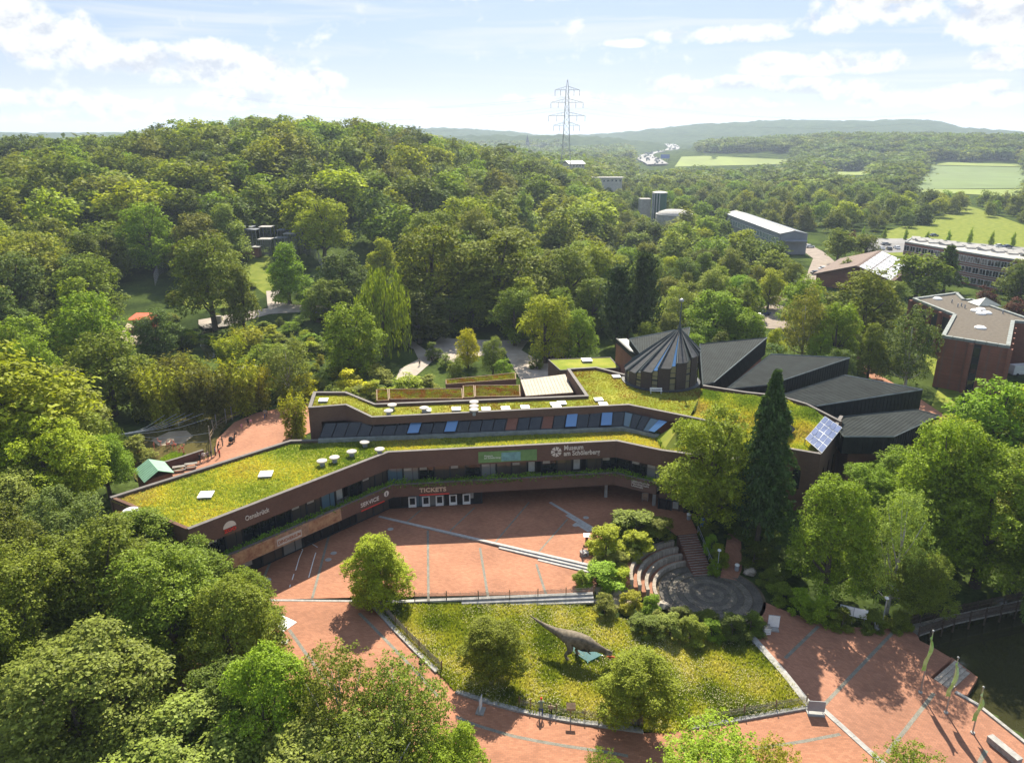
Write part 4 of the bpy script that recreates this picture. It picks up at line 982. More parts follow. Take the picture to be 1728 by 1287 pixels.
# ------------------------------------------------------------------ open ground, roads, fields
def gsheet(name, lst, m, dz=.05, step=8.0):
    q = gxl(lst); return sheet(name, q, lambda x, y: hz1(x, y), m, step, dz=dz)
gsheet('zoo_yard', [(744, 568), (775, 573), (848, 574), (892, 574), (880, 591), (905, 606), (950, 623), (960, 650), (900, 655), (877, 639), (866, 620), (851, 592), (790, 605), (760, 612), (740, 603), (727, 612), (690, 645), (668, 640), (675, 623), (706, 606), (698, 589), (672, 577), (690, 570), (720, 592)], 'path')
gsheet('zoo_path', [(403, 528), (452, 520), (449, 490), (475, 490), (458, 508), (500, 515), (560, 516), (620, 540), (610, 548), (540, 524), (455, 530), (400, 545), (335, 548), (335, 540)], 'path')
gsheet('clearing_lawn', [(424, 432), (458, 434), (470, 470), (452, 500), (425, 480), (410, 520), (320, 520), (290, 500), (330, 470), (400, 470)], 'lawn')
gsheet('brick_terrace', [(362, 768), (366, 742), (395, 713), (432, 697), (470, 690), (560, 672), (600, 690), (500, 742), (430, 790), (300, 840), (250, 815), (330, 780)], 'paving', .07)
gsheet('stream', [(340, 560), (362, 556), (352, 585), (366, 603), (350, 606), (338, 585)], 'water', .08, 30)
gsheet('sand_patch', [(200, 570), (215, 545), (232, 552), (262, 560), (250, 575), (225, 585)], 'sand')
gsheet('drive', [(1258, 553), (1270, 524), (1286, 505), (1316, 498), (1345, 482), (1362, 462), (1372, 436), (1350, 420), (1362, 411), (1388, 424), (1412, 444), (1400, 466), (1362, 486), (1330, 506), (1322, 530), (1338, 556)], 'drive')
gsheet('car_park', [(1465, 428), (1462, 405), (1530, 402), (1545, 425)], 'asphalt', .07)
gsheet('road', [(1470, 410), (1470, 402), (1560, 404), (1650, 411), (1900, 432), (1900, 442), (1650, 419), (1560, 411)], 'asphalt_far', .1)
gsheet('park_lawn', [(1555, 600), (1600, 585), (1640, 640), (1600, 700), (1570, 690), (1585, 650)], 'lawn', .05)
gsheet('brick_lane', [(1440, 590), (1478, 630), (1540, 665), (1600, 705), (1595, 715), (1560, 700), (1500, 660), (1430, 610)], 'paving', .08)
gsheet('sloping_meadow', [(1480, 430), (1490, 392), (1560, 372), (1596, 360), (1600, 340), (1650, 352), (1728, 380), (1850, 400), (1850, 450)], 'lawn', .03, 20)
gsheet('crop_field', [(1535, 320), (1572, 280), (1728, 283), (1900, 300), (1900, 345), (1728, 318)], 'field_pale', .4, 60)
gsheet('hay_field', [(1572, 279), (1600, 274.5), (1728, 278), (1900, 285), (1900, 299), (1728, 282)], 'field_green', .5, 60)
gsheet('hay_field', [(1540, 324), (1560, 320), (1728, 320), (1850, 345), (1700, 332)], 'field_green', .45, 60)
gsheet('hay_field', [(1138, 282), (1150, 265), (1240, 266), (1332, 270), (1332, 277), (1220, 280)], 'field_green', .4, 60)
gsheet('hay_field', [(1400, 296), (1410, 278), (1440, 277), (1475, 285), (1470, 296)], 'field_green', .4, 60)
mw = gxl([(1110, 280), (1086, 268), (1092, 262), (1120, 257), (1140, 251), (1130, 245)])
mwo = band('motorway', smoothline(mw, 2), 34, lambda x, y: hz1(x, y), 'asphalt_far', None, dz=3.0, step=25, th=1.0); mwo['kind'] = 'structure'
rv = random.Random(6); tr_ = MB()
for p in resample(smoothline(mw, 2), 34):
    for _ in range(3):
        if rv.random() < .55:
            x, y = p.x + rv.uniform(-15, 15), p.y + rv.uniform(-12, 12); b = rv.random() < .3
            tr_.box((x, y, hz1(x, y) + 3.1), (2.3, 10 if b else 4.4, 3.2 if b else 1.5), rv.uniform(-.3, .3), base=True).box((x, y, hz1(x, y) + (6.31 if b else 4.61)), (1.8, 2.2, .5), 0, base=True)
to = tr_.build('traffic', 'car_grey', None); to['kind'] = 'stuff'; tag(to, 'distant glinting traffic jam on the grey motorway in the valley', 'traffic')
p = G(1122, 272); bs = thing('motorway_sign', 'blue direction board above the distant motorway', 'sign', p)
MB().box((p.x, p.y, p.z + 8), (16, .4, 7)).build('board', 'sign_blue', bs); [MB().box((p.x + d, p.y + .3, p.z), (.5, .4, 8), base=True).build('post', 'steel_grey', bs) for d in (-5, 5)]

# ------------------------------------------------------------------ buildings on the right
def winrow(o, a, b, z0, h, n, w, inset=.04, m='pane_dark', t0=0.0, t1=1.0, frame='white_paint'):
    d = (b - a).normalized(); nr = Vector((d.y, -d.x, 0)); rz = math.atan2(d.y, d.x)
    fm = MB().box((0, 0, h + .05), (w + .16, .12, .1)).box((0, 0, -.05), (w + .16, .12, .1)).box((-w / 2 - .04, 0, h / 2), (.08, .12, h)).box((w / 2 + .04, 0, h / 2), (.08, .12, h)).box((0, 0, h / 2), (.06, .1, h)).mesh('window', frame)
    pm = MB().box((0, .01, h / 2), (w, .05, h)).mesh('pane', m)
    for k in range(n):
        c = a.lerp(b, t0 + (t1 - t0) * (k + .5) / n) + nr * inset
        f = link('window', fm, o, Vector((c.x, c.y, z0)) - ORG[o], rz); link('pane', pm, f)
bz = 11.0
bp = [P(a, b, bz) for a, b in ((1540, 503), (1609, 530), (1589, 566), (1704, 584), (1712, 541), (1760, 545), (1728, 534), (1640, 504), (1628, 505), (1615, 493))]
blk = thing('flat_brick_block', 'red brick block with a flat gravel roof and deep window slots beside the park lawn', 'building', (bp[2].x + 8, bp[2].y + 10, 0))
MB().prism([(p.x, p.y, bz - .5) for p in bp], 0).build('wall', 'brick_red', blk)
cb_ = sum(bp, Vector()) / len(bp)
MB().prism([(p.x, p.y, bz - .3) for p in [q.lerp(cb_, .02) for q in bp]], bz - .496).build('roof', 'gravel_roof', blk)
rg = bp[::-1] + [bp[-1]] if False else bp + [bp[0]]
for a, b in zip(rg[:-1], rg[1:]):
    L_ = (b - a).length; n = max(1, int(L_ / 1.9)); d = (b - a).normalized(); rz = math.atan2(d.y, d.x); nin = Vector((-d.y, d.x, 0))
    if nin.dot(cb_ - a) < 0: nin = -nin
    me = MB().box((0, 0, 0), (L_ / n * .94, .75, .55)).mesh('coping_block', 'trim_pale')
    for k in range(n):
        c = a.lerp(b, (k + .5) / n) + nin * .3; link('coping_block', me, blk, Vector((c.x, c.y, bz - .2)) - ORG[blk], rz)
def slots(a, b, n, w, z0, z1):
    d = (b - a).normalized(); nr = Vector((d.y, -d.x, 0)); rz = math.atan2(d.y, d.x)
    if nr.dot(a - cb_) < 0: nr = -nr
    for k in range(n):
        c = a.lerp(b, (k + .5) / n) + nr * .03
        f = MB().box((c.x, c.y, (z0 + z1) / 2), (w, .2, z1 - z0), rz).build('window_slot', 'dark_frame', blk)
        for zz_ in np.arange(z0 + .4, z1 - 1.5, 3.4): MB().box((c.x + nr.x * .1, c.y + nr.y * .1, zz_ + 1.0), (w * .8, .06, 1.9), rz).build('pane', 'pane_dark', f)
        p_ = a.lerp(b, k / n) + nr * .25; MB().box((p_.x, p_.y, 0), (.9, .8, bz - .55), rz, base=True).build('pier', 'brick_red', blk)
slots(bp[0], bp[1], 4, 2.6, 1.0, 9.6); slots(bp[2].lerp(bp[3], .47), bp[2].lerp(bp[3], .60), 1, 1.9, .5, 10.3); slots(bp[1], bp[2], 1, 1.6, 1, 9.4); slots(bp[3], bp[4], 5, 1.4, 3, 9.6)
for a, b, s in ((1646, 525, 1.2), (1655, 523, 1.2), (1655, 530, 1.2), (1665, 529, 1.2), (1654, 554, 1.3), (1582, 505, 1.2)):
    MB().lathe(P(a, b, bz - .3), [(.9 * s, 0), (.9 * s, .25), (.6 * s, .5), (.1, .6)], 12).build('roof_dome', 'white_paint', blk)
pk_ = P(1661, 514, bz - .3); MB().add([(pk_.x - 2.8, pk_.y - 2.4, bz - .1), (pk_.x + 2.8, pk_.y - 2.4, bz - .1), (pk_.x + 2.8, pk_.y + 2.4, bz - .1), (pk_.x - 2.8, pk_.y + 2.4, bz - .1), (pk_.x, pk_.y, bz + 1.5)], [(0, 1, 4), (1, 2, 4), (2, 3, 4), (3, 0, 4), (3, 2, 1, 0)]).build('glass_pyramid', 'trim_pale', blk)
for a, b in ((1616, 518), (1622, 517), (1628, 520), (1606, 511), (1692, 529)): MB().tube([P(a, b, bz - .3), P(a, b, bz - .3) + Vector((0, 0, .9))], .14, 8).build('vent_pipe', 'steel_grey', blk)
# long office
oz = 11.0
of = [P(1527, 408, oz), P(1670, 432, oz), P(1728, 440, oz)]; of.append(of[2] + (of[2] - of[1]) * 2.2); ob = [P(1541, 399, oz), P(1728, 422, oz)]; ob.append(ob[1] + (ob[1] - ob[0]) * .5)
off = thing('office_block', 'long three storey brick office with window bands and a flat roof of pale rooflights', 'building', (of[1].x, of[1].y + 8, 0))
MB().prism([(p.x, p.y, oz - .4) for p in of + ob[::-1]], 0).build('wall', 'brick_red', off)
co = sum(of + ob, Vector()) / 7; MB().prism([(p.x, p.y, oz - .2) for p in [q.lerp(co, .02) for q in of + ob[::-1]]], oz - .396).build('roof', 'concrete', off)
strip(MB(), of, .6, oz - .396, oz + .12).build('coping', 'trim_pale', off); strip(MB(), ob[::-1], .6, oz - .396, oz + .12).build('coping', 'trim_pale', off); strip(MB(), [ob[0], of[0]], .6, oz - .396, oz + .115).build('coping', 'trim_pale', off)
for z in (.8, 4.3, 7.8):
    winrow(off, of[0], of[1], z, 1.9, 13, 2.3); winrow(off, of[1], of[3], z, 1.9, 17, 2.3)
for z in (3.4, 6.9):
    strip(MB(), offset(of, -.05), .3, z, z + .25).build('string_course', 'concrete', off)
rlm = MB().prism([(-1.5, -1.5, .45), (1.5, -1.5, .45), (1.5, 1.5, 1.2), (-1.5, 1.5, 1.2)], 0).mesh('rooflight', 'concrete')
for k in range(26):
    t = .04 + k * .037; a = of[0].lerp(of[3], t); b = ob[0].lerp(ob[2], t); c = a.lerp(b, .45 if k % 2 else .62); link('rooflight', rlm, off, Vector((c.x, c.y, oz - .2)) - ORG[off], .35 * (k % 3 - 1))
# pitched house with panels
pr0, pr1 = P(1448, 446, 8.5), P(1482, 424, 8.5); d = (pr1 - pr0).normalized(); nr = Vector((d.y, -d.x, 0)); hs = thing('pitched_house', 'brown tiled house with a low gable roof carrying a large bright solar field', 'building', ((pr0 + pr1) / 2).to_2d().to_3d())
wL, wR = 13.5, 12.0
eL = [p - nr * wL - Vector((0, 0, 4.2)) for p in (pr0 - d * 3, pr1 + d * 3)]; eR = [p + nr * wR - Vector((0, 0, 4.2)) for p in (pr0 - d * 3, pr1 + d * 3)]; R0, R1 = pr0 - d * 3, pr1 + d * 3
def slab_(pts, th, name, m, par): 
    u = (pts[1] - pts[0]).cross(pts[2] - pts[0]).normalized(); u = u if u.z > 0 else -u; n = len(pts)
    return MB().add([p for p in pts] + [p - u * th for p in pts], [tuple(range(n)), tuple(range(2 * n - 1, n - 1, -1))] + [(i, n + i, n + (i + 1) % n, (i + 1) % n) for i in range(n)]).build(name, m, par)
slab_([eL[0], R0, R1, eL[1]], .3, 'roof_slope', 'tile_brown', hs); slab_([R0, eR[0], eR[1], R1], .3, 'roof_slope', 'tile_brown', hs)
w4 = [p.lerp((pr0 + pr1) / 2, .07) for p in (eL[0], eR[0], eR[1], eL[1])]; MB().prism([(p.x, p.y, 4.2) for p in w4], 0).build('wall', 'brick_red', hs)
MB().add([(w4[0].x, w4[0].y, 4.2), (w4[1].x, w4[1].y, 4.2), tuple(R0.lerp(R1, .07) - Vector((0, 0, .5)))], [(0, 1, 2)]).build('gable', 'brick_red', hs)
up = (R1 - R0).cross(eR[0] - R0).normalized(); up = up if up.z > 0 else -up
for i in range(6):
    for j in range(3):
        q = [R0.lerp(R1, a).lerp(eR[0].lerp(eR[1], a), b) + up * .08 for a, b in (((i + .06) / 6, .06 + (j + .05) * .29), ((i + .94) / 6, .06 + (j + .05) * .29), ((i + .94) / 6, .06 + (j + .95) * .29), ((i + .06) / 6, .06 + (j + .95) * .29))]
        slab_(q, .06, 'solar_panel', 'solar_frame', hs)
# grey hall
hz0 = thing('grey_hall', 'long grey metal hall with low gable roof among the park trees', 'hall', (123, 373, 0))
hx0, hx1, hy0, hy1 = 117.0, 129.5, 327.0, 418.0; hm = (hx0 + hx1) / 2
MB().prism([(hx0 + .3, hy0 + .3, 9), (hx1 - .3, hy0 + .3, 9), (hx1 - .3, hy1 - .3, 9), (hx0 + .3, hy1 - .3, 9)], 0).build('wall', 'grey_panel', hz0)
MB().add([(hx0 + .3, hy0 + .29, 9), (hx1 - .3, hy0 + .29, 9), (hm, hy0 + .29, 10.2)], [(0, 1, 2)]).build('gable', 'grey_panel', hz0)
slab_([Vector((hx0, hy0, 9.1)), Vector((hm, hy0, 10.4)), Vector((hm, hy1, 10.4)), Vector((hx0, hy1, 9.1))], .12, 'roof_slope', 'grey_roof', hz0); slab_([Vector((hm, hy0, 10.4)), Vector((hx1, hy0, 9.1)), Vector((hx1, hy1, 9.1)), Vector((hm, hy1, 10.4))], .12, 'roof_slope', 'grey_roof', hz0)
MB().box((hm, (hy0 + hy1) / 2, 10.45), (.7, hy1 - hy0, .12)).build('ridge_cap', 'white_roof', hz0)
for k in range(20): winrow(hz0, Vector((hx0 + .3, hy1 - 4.5 * k, 0)), Vector((hx0 + .3, hy1 - 4.5 * (k + 1), 0)), 4.5, 2.4, 1, 3.2, .05, 'pane_sky')
MB().box((hx0 + 3, hy0 + .2, 0), (3.4, .2, 3.6), base=True).build('door', 'grey_roof', hz0); MB().prism([(hx0 + 2, hy0 - 2.5, 6.2), (hx1 - 1, hy0 - 2.5, 6.2), (hx1 - 1, hy0 + .25, 6.4), (hx0 + 2, hy0 + .25, 6.4)], 5.9).build('canopy', 'grey_panel', hz0)
# silo group
sD = 430.0; s_c = PD(1113, 338, sD); gz = hz1(s_c.x, sD); si = thing('silo', 'dark green silo with a white rim and pipes rising above the trees', 'silo', (s_c.x, sD, gz)); st_ = PD(1113, 326, sD).z
MB().lathe((s_c.x, sD, gz), [(4.1, 0), (4.1, st_ - gz)], 20).build('tank', 'green_dark', si); MB().lathe((s_c.x, sD, st_), [(4.3, 0), (4.3, .5), (2.5, .9), (.2, 1.1)], 20).build('rim', 'white_roof', si)
for dx in (-4.5, -3.6, -2.2, -.8): MB().tube([(s_c.x + dx, sD - 4.2 + abs(dx) * .25, gz), (s_c.x + dx, sD - 4.2 + abs(dx) * .25, st_)], .35, 8).build('pipe', 'steel_grey', si)
w0 = PD(1088, 342, sD + 4); MB().box((w0.x, w0.y, gz), (6, 7, PD(1088, 336, sD).z - gz), base=True).build('white_shed', 'concrete', si)
w0 = PD(1138, 356, sD - 25); dmo = thing('gas_dome', 'flat white membrane dome in front of the dark green silo', 'dome', (w0.x, w0.y, hz1(w0.x, w0.y))); zz0 = PD(1138, 353, sD - 25).z
MB().lathe((w0.x, w0.y, hz1(w0.x, w0.y)), [(9.6, 0), (9.6, zz0 - 2.6), (8, zz0 - 1.4), (5, zz0 - .4), (.3, zz0)], 28).build('membrane', 'concrete', dmo, True); MB().lathe((w0.x, w0.y, zz0 - 2.8), [(9.8, 0), (9.8, .4)], 28).build('ring', 'steel_grey', dmo)
# small zoo and town buildings peeping out of the wood
def hut(name, label, px, py, D, w, dpt, h, rf, wall, roof, gable=False, rz=0.0):
    c = PD(px, py, D); g = hz1(c.x, D); top = c.z; o = thing(name, label, 'building', (c.x, D, g))
    MB().box((c.x, D, g - .5), (w, dpt, top - g + .5 - rf), rz, base=True).build('wall', wall, o)
    if gable:
        ca, sa = math.cos(rz), math.sin(rz); L = lambda a, b, z: Vector((c.x + a * ca - b * sa, D + a * sa + b * ca, z)); z0 = top - rf
        slab_([L(-w * .55, -dpt * .6, z0), L(w * .55, -dpt * .6, z0), L(w * .55, 0, top), L(-w * .55, 0, top)], .15, 'roof_slope', roof, o); slab_([L(-w * .55, 0, top), L(w * .55, 0, top), L(w * .55, dpt * .6, z0), L(-w * .55, dpt * .6, z0)], .15, 'roof_slope', roof, o)
    else: MB().box((c.x, D, top - rf + .004), (w * 1.12, dpt * 1.12, rf), rz, base=True).build('roof', roof, o)
    a, b = Vector((c.x - w / 2 * math.cos(rz) + dpt / 2 * math.sin(rz), D - w / 2 * math.sin(rz) - dpt / 2 * math.cos(rz), 0)), Vector((c.x + w / 2 * math.cos(rz) + dpt / 2 * math.sin(rz), D + w / 2 * math.sin(rz) - dpt / 2 * math.cos(rz), 0))
    winrow(o, a, b, max(g + .6, top - rf - 2.4), 1.5, max(2, int(w / 3)), 1.4); return o
hut('white_hall', 'white roofed hall glinting beyond the wooded ridge', 968, 271, 640, 15, 10, 3, 2.5, 'white_roof', 'white_paint', True, .5); hut('pale_house', 'pale apartment front with window rows among far trees', 1025, 299, 600, 22, 10, 6, .8, 'white_roof', 'concrete'); hut('red_hut', 'small red hut with pale roof in the wood behind the huge zoo tree', 945, 397, 300, 6, 5, 3, .5, 'brick_red', 'concrete'); hut('sandy_hut', 'brown hut on a bare sandy bank between the crowns of the wood', 872, 368, 360, 4, 4, 3, .6, 'wood', 'tile_brown')
gsheet('sand_bank', [(872, 380), (876, 362), (892, 362), (896, 378), (888, 386)], 'sand', .2)
hut('farm_house', 'farm house with red roof far off between field and ridge trees', 1380, 271, 1000, 18, 10, 6, 5, 'white_paint', 'tile_brown', True, .3); hut('barn', 'barn with dark red gable between the big field trees', 1522, 288, 960, 14, 12, 7, 6, 'brick_red', 'tile_brown', True, .8); hut('thatched_hut', 'small thatched hut under the yellow green tree of the zoo yard', 944, 584, 168, 5.5, 4.5, 3, 1.6, 'wood_dark', 'wood_grey', True)
# church and town
cD = 2150.0; c = PD(890, 240, cD); cg = hz1(c.x, cD); ch = thing('church', 'distant church with a pointed steeple in the hazy valley', 'church', (c.x, cD, cg)); ct = PD(890, 229, cD).z
MB().box((c.x, cD, cg), (9, 9, ct - cg - 17), base=True).build('tower', 'stone', ch); q = [(c.x - 5, cD - 5, ct - 17), (c.x + 5, cD - 5, ct - 17), (c.x + 5, cD + 5, ct - 17), (c.x - 5, cD + 5, ct - 17), (c.x, cD, ct + 3)]; MB().add(q, [(0, 1, 4), (1, 2, 4), (2, 3, 4), (3, 0, 4)]).build('steeple', 'slate', ch); MB().prism([(c.x + 5, cD - 7, ct - 26), (c.x + 34, cD - 7, ct - 26), (c.x + 34, cD + 7, ct - 26), (c.x + 5, cD + 7, ct - 26)], cg).build('nave', 'stone', ch)
# pylon
pD = 620.0; pb = PD(955, 262, pD); pg = hz1(pb.x, pD); ptop = PD(955, 135, pD).z; py = thing('lattice_pylon', 'tall steel lattice power pylon with four cross arms above the wooded ridge', 'pylon', (pb.x, pD, pg))
def half(z): return float(np.interp(z, [pg, pg + (ptop - pg) * .5, ptop - 8, ptop], [5.2, 2.4, 1.1, .15]))
lv = list(np.linspace(pg, ptop - 8, 17)); br = MB()
for s0_ in ((-1, -1), (1, -1), (1, 1), (-1, 1)):
    MB().tube([(pb.x + s0_[0] * half(z), pD + s0_[1] * half(z), z) for z in lv + [ptop]], .16, 4).build('leg', 'pylon_steel', py)
for a, b in zip(lv[:-1], lv[1:]):
    for k in range(4):
        c1, c2 = ((-1, -1), (1, -1), (1, 1), (-1, 1))[k], ((1, -1), (1, 1), (-1, 1), (-1, -1))[k]
        p1 = (pb.x + c1[0] * half(a), pD + c1[1] * half(a), a); p2 = (pb.x + c2[0] * half(b), pD + c2[1] * half(b), b); p3 = (pb.x + c2[0] * half(a), pD + c2[1] * half(a), a); p4 = (pb.x + c1[0] * half(b), pD + c1[1] * half(b), b)
        br.tube([p1, p2], .075, 3); br.tube([p3, p4], .075, 3); br.tube([p4, p2], .07, 3)
bo2 = br.build('bracing', 'pylon_steel', py); bo2['kind'] = 'stuff'
ARM = []
for ty, hw in ((152, 18.5), (173, 24.5), (195.5, 28), (212, 20)):
    z = PD(955, ty, pD).z; w = hw / F * pD * 1.04; ARM.append((z, w)); am = MB()
    for s_ in (-1, 1):
        for dy in (-1, 1): am.tube([(pb.x + s_ * half(z), pD + dy * half(z), z), (pb.x + s_ * w, pD, z)], .13, 4); am.tube([(pb.x + s_ * half(z + 3), pD + dy * half(z + 3), z + 2.6), (pb.x + s_ * w, pD, z)], .11, 4)
        for t in (.3, .5, .7, .88): am.tube([(pb.x + s_ * w * t, pD - half(z) * (1 - t), z), (pb.x + s_ * w * t, pD - half(z) * (1 - t), z + 2.6 * (1 - t))], .08, 3)
    ao = am.build('cross_arm', 'pylon_steel', py)
    for t in (.55, 1.0):
        for s_ in (-1, 1): MB().tube([(pb.x + s_ * w * t, pD, z - .2), (pb.x + s_ * w * t, pD, z - 4.2)], .14, 5).build('insulator', 'cladding', ao)
for k, (z, w) in enumerate(ARM[:3]):
    for s_ in (-1, 1):
        for ex, ey, ez in ((-330, 160, 4), (420, 240, -10)):
            a = Vector((pb.x + s_ * w, pD, z - 4.2)); b = Vector((pb.x + ex + s_ * w * .5, pD + ey + s_ * w * .8, z + ez)); pts = []
            for i in range(13):
                t = i / 12; q = a.lerp(b, t); q.z -= 4 * 11 * t * (1 - t); pts.append(q)
            wo = MB().tube(pts, .045, 4).build('power_line', 'pylon_steel', None); tag(wo, 'thin sagging power line running from the lattice pylon', 'cable', 'power lines of the pylon')

# ------------------------------------------------------------------ trees
def unit(a): return a / np.maximum(np.linalg.norm(a, axis=-1, keepdims=True), 1e-9)
def leafquads(C, Nn, S, r, asp=.6, T=None):
    """one folded rhombus per leaf"""
    n = len(C)
    t = unit(np.cross(Nn, r.normal(size=(n, 3)))) if T is None else unit(T)
    b = unit(np.cross(Nn, t)); s = S[:, None]
    fold = Nn * s * r.uniform(-.1, .35, (n, 1))
    V = np.stack([C - t * s, C + b * s * asp + fold, C + t * s, C - b * s * asp + fold], 1).reshape(-1, 3)
    return V, np.arange(4 * n).reshape(-1, 4)
def broadleaf(seed, n, leaf, shape='round', nl=46, loose=0.0):
    """crown of radius 1 and tree height 2.4: boughs as lobes, leaves on the lobes' shells"""
    r = np.random.default_rng(seed); L = []; tries = 0
    H = 2.4; zb, zt = {'round': (.45, 2.4), 'oval': (.4, 2.4), 'cone': (.3, 2.4), 'spread': (.75, 2.4), 'shrub': (.0, 2.4)}[shape]
    def prof(t):        # crown half width at relative height t
        if shape == 'cone': return np.clip(1.05 * (1 - t) ** .75 + .12, 0, 1) * np.clip(t * 6 + .35, 0, 1)
        if shape == 'oval': return np.sqrt(np.clip(1 - ((t - .42) / .6) ** 2, 0, 1))
        if shape == 'spread': return np.sqrt(np.clip(1 - ((t - .3) / .72) ** 2, 0, 1))
        if shape == 'shrub': return np.sqrt(np.clip(1 - ((t - .3) / .72) ** 2, 0, 1))
        return np.sqrt(np.clip(1 - ((t - .45) / .58) ** 2, 0, 1))
    while len(L) < nl and tries < 4000:
        tries += 1
        t = r.uniform(.04, .97); w = prof(t); a = r.uniform(0, 6.283); rr = w * math.sqrt(r.uniform(.12, 1)) * .80
        rad = r.uniform(.15, .34) * (.75 + .35 * w) * (1 - .25 * t)
        c = np.array([rr * math.cos(a), rr * math.sin(a), zb + t * (zt - zb) - rad * .5]); c[2] = max(c[2], zb + rad * .4)
        if any(np.linalg.norm((c - q[0])) < .55 * min(rad, q[1]) for q in L): continue
        L.append((c, rad))
    cen = np.array([q[0] for q in L]); rad = np.array([q[1] for q in L])
    pr = rad ** 2; pr /= pr.sum(); per = 13; k = int(n / per * 1.9)
    i = r.choice(len(L), k, p=pr); d = unit(r.normal(size=(k, 3)) + np.array([0, 0, .3]))
    sh = 1 + r.normal(0, .12 + loose * .25, k) - .25 * (r.random(k) < .2)
    C0 = cen[i] + d * (rad[i] * sh)[:, None] * np.array([1, 1, .82])
    dist = np.linalg.norm((C0[:, None, :] - cen[None]) / np.array([1, 1, .82]), axis=2) / rad[None]
    dist[np.arange(k), i] = 9; keep = (dist.min(1) > .82) & (C0[:, 2] > .04)
    keep |= (r.random(k) < .10) & (C0[:, 2] > .04)
    C0, d = C0[keep][:n // per], d[keep][:n // per]; m0 = len(C0)
    # every twig is a small drooping spray of leaves pointing outwards
    out = unit(d + np.array([0, 0, .15]) + r.normal(0, .35, (m0, 3))); size = leaf * r.uniform(2.2, 4.4, m0)
    j = np.repeat(np.arange(m0), per); m = len(j); u = r.uniform(-.6, 1, m)
    side = r.normal(0, .5, (m, 3)); side -= out[j] * np.sum(side * out[j], 1, keepdims=True); side[:, 2] *= .55
    C = C0[j] + (out[j] * u[:, None] + side * (1.1 - .5 * u[:, None])) * size[j][:, None] - np.array([0, 0, .35]) * (size[j] * np.clip(u, 0, 1) ** 2)[:, None]
    Nn = unit(out[j] * .40 + np.array([0, 0, .8]) + r.normal(0, .34, (m, 3)))
    S = leaf * r.uniform(.6, 1.35, m)
    V, Fq = leafquads(C, Nn, S, r)
    return V, Fq, cen, rad
def trunkmesh(name, seed, cen, th=.075, H=2.4, m='bark', n=7):
    r = np.random.default_rng(seed + 99); mb = MB(); top = np.array([r.normal(0, .06), r.normal(0, .06), H * .72])
    pth = [(0, 0, -.25), (0, 0, 0), (top[0] * .3, top[1] * .3, H * .3), tuple(top)]
    mb.tube(pth, [th * 1.35, th * 1.1, th * .8, th * .22], 9)
    for c in cen[np.argsort(r.random(len(cen)))[:n]]:
        z0 = min(max(.3, c[2] * r.uniform(.35, .6)), H * .6); f = z0 / (H * .72)
        s = Vector((top[0] * f, top[1] * f, z0)); e = Vector(c); mid = s.lerp(e, .5) + Vector((0, 0, -.06))
        mb.tube([s, mid, e], [th * .5, th * .32, th * .1], 5)
    return mb.mesh(name, m, smooth=True)
PROTO = {}
def add_proto(kind, lod, V, Fq, trunk, matname='leaf'):
    PROTO.setdefault((kind, lod), []).append((npmesh('crown', V, Fq, matname), trunk))
SPEC = {0: (44000, .0215, 62), 1: (13000, .038, 48), 2: (3000, .080, 32)}
for lod, (n, lf, nl) in SPEC.items():
    for j, sh in enumerate(('round', 'round', 'oval', 'spread', 'cone', 'oval')[:6 if lod else 5]):
        V, Fq, cen, rad = broadleaf(10 * lod + j + 1, n, lf, sh, nl)
        add_proto('broadleaf' if sh != 'cone' else 'linden', lod, V, Fq, trunkmesh('trunk', j, cen, m='bark'))
for lod, (n, lf) in {0: (13000, .038), 1: (4500, .062), 2: (1200, .12)}.items():
    for j in range(3):
        V, Fq, cen, rad = broadleaf(200 + 10 * lod + j, n, lf, 'shrub', 26, .1)
        add_proto('shrub', lod, V, Fq, trunkmesh('stem', j + 30, cen, .05, n=6))
for lod, (n, lf) in {0: (22000, .020), 1: (8000, .036), 2: (2200, .075)}.items():
    V, Fq, cen, rad = broadleaf(300 + lod, n, lf, 'oval', 70, .55)
    add_proto('birch', lod, V, Fq, trunkmesh('trunk', 50, cen, .05, m='bark_pale', n=11))
def conifer(seed, whorls, per, nb, leaf, droop=.25, fill=1.0, pw=.72, zlo=.5):
    r = np.random.default_rng(seed); C = []; Tn = []; S = []
    for w in range(whorls):
        t = (w + .5) / whorls; z = zlo + (2.38 - zlo) * t; R = (1 - t) ** pw * r.uniform(.72, 1.12) + .03
        for b in range(per):
            a = 6.283 * b / per + r.uniform(-.3, .3) + w * .7; L_ = R * r.uniform(.6, 1.18)
            u = np.sqrt(r.random(nb)); x = u * L_; dz = -droop * u * u * L_ + .05 * u
            side = r.normal(0, .085, nb) * (.4 + L_) * (1.15 - u * .6)
            ca, sa = math.cos(a), math.sin(a)
            C.append(np.stack([x * ca - side * sa, x * sa + side * ca, z + dz + r.normal(0, .025, nb)], -1))
            Tn.append(np.tile([ca, sa, -droop * 1.1], (nb, 1)) + r.normal(0, .5, (nb, 3))); S.append(leaf * r.uniform(.6, 1.3, nb))
    C = np.concatenate(C); Tn = np.concatenate(Tn); S = np.concatenate(S); n = len(C)
    Nn = unit(np.array([0, 0, 1.0]) + r.normal(0, .5, (n, 3))); return leafquads(C, Nn, S, r, .42, Tn - Nn * np.sum(Tn * Nn, 1, keepdims=True))
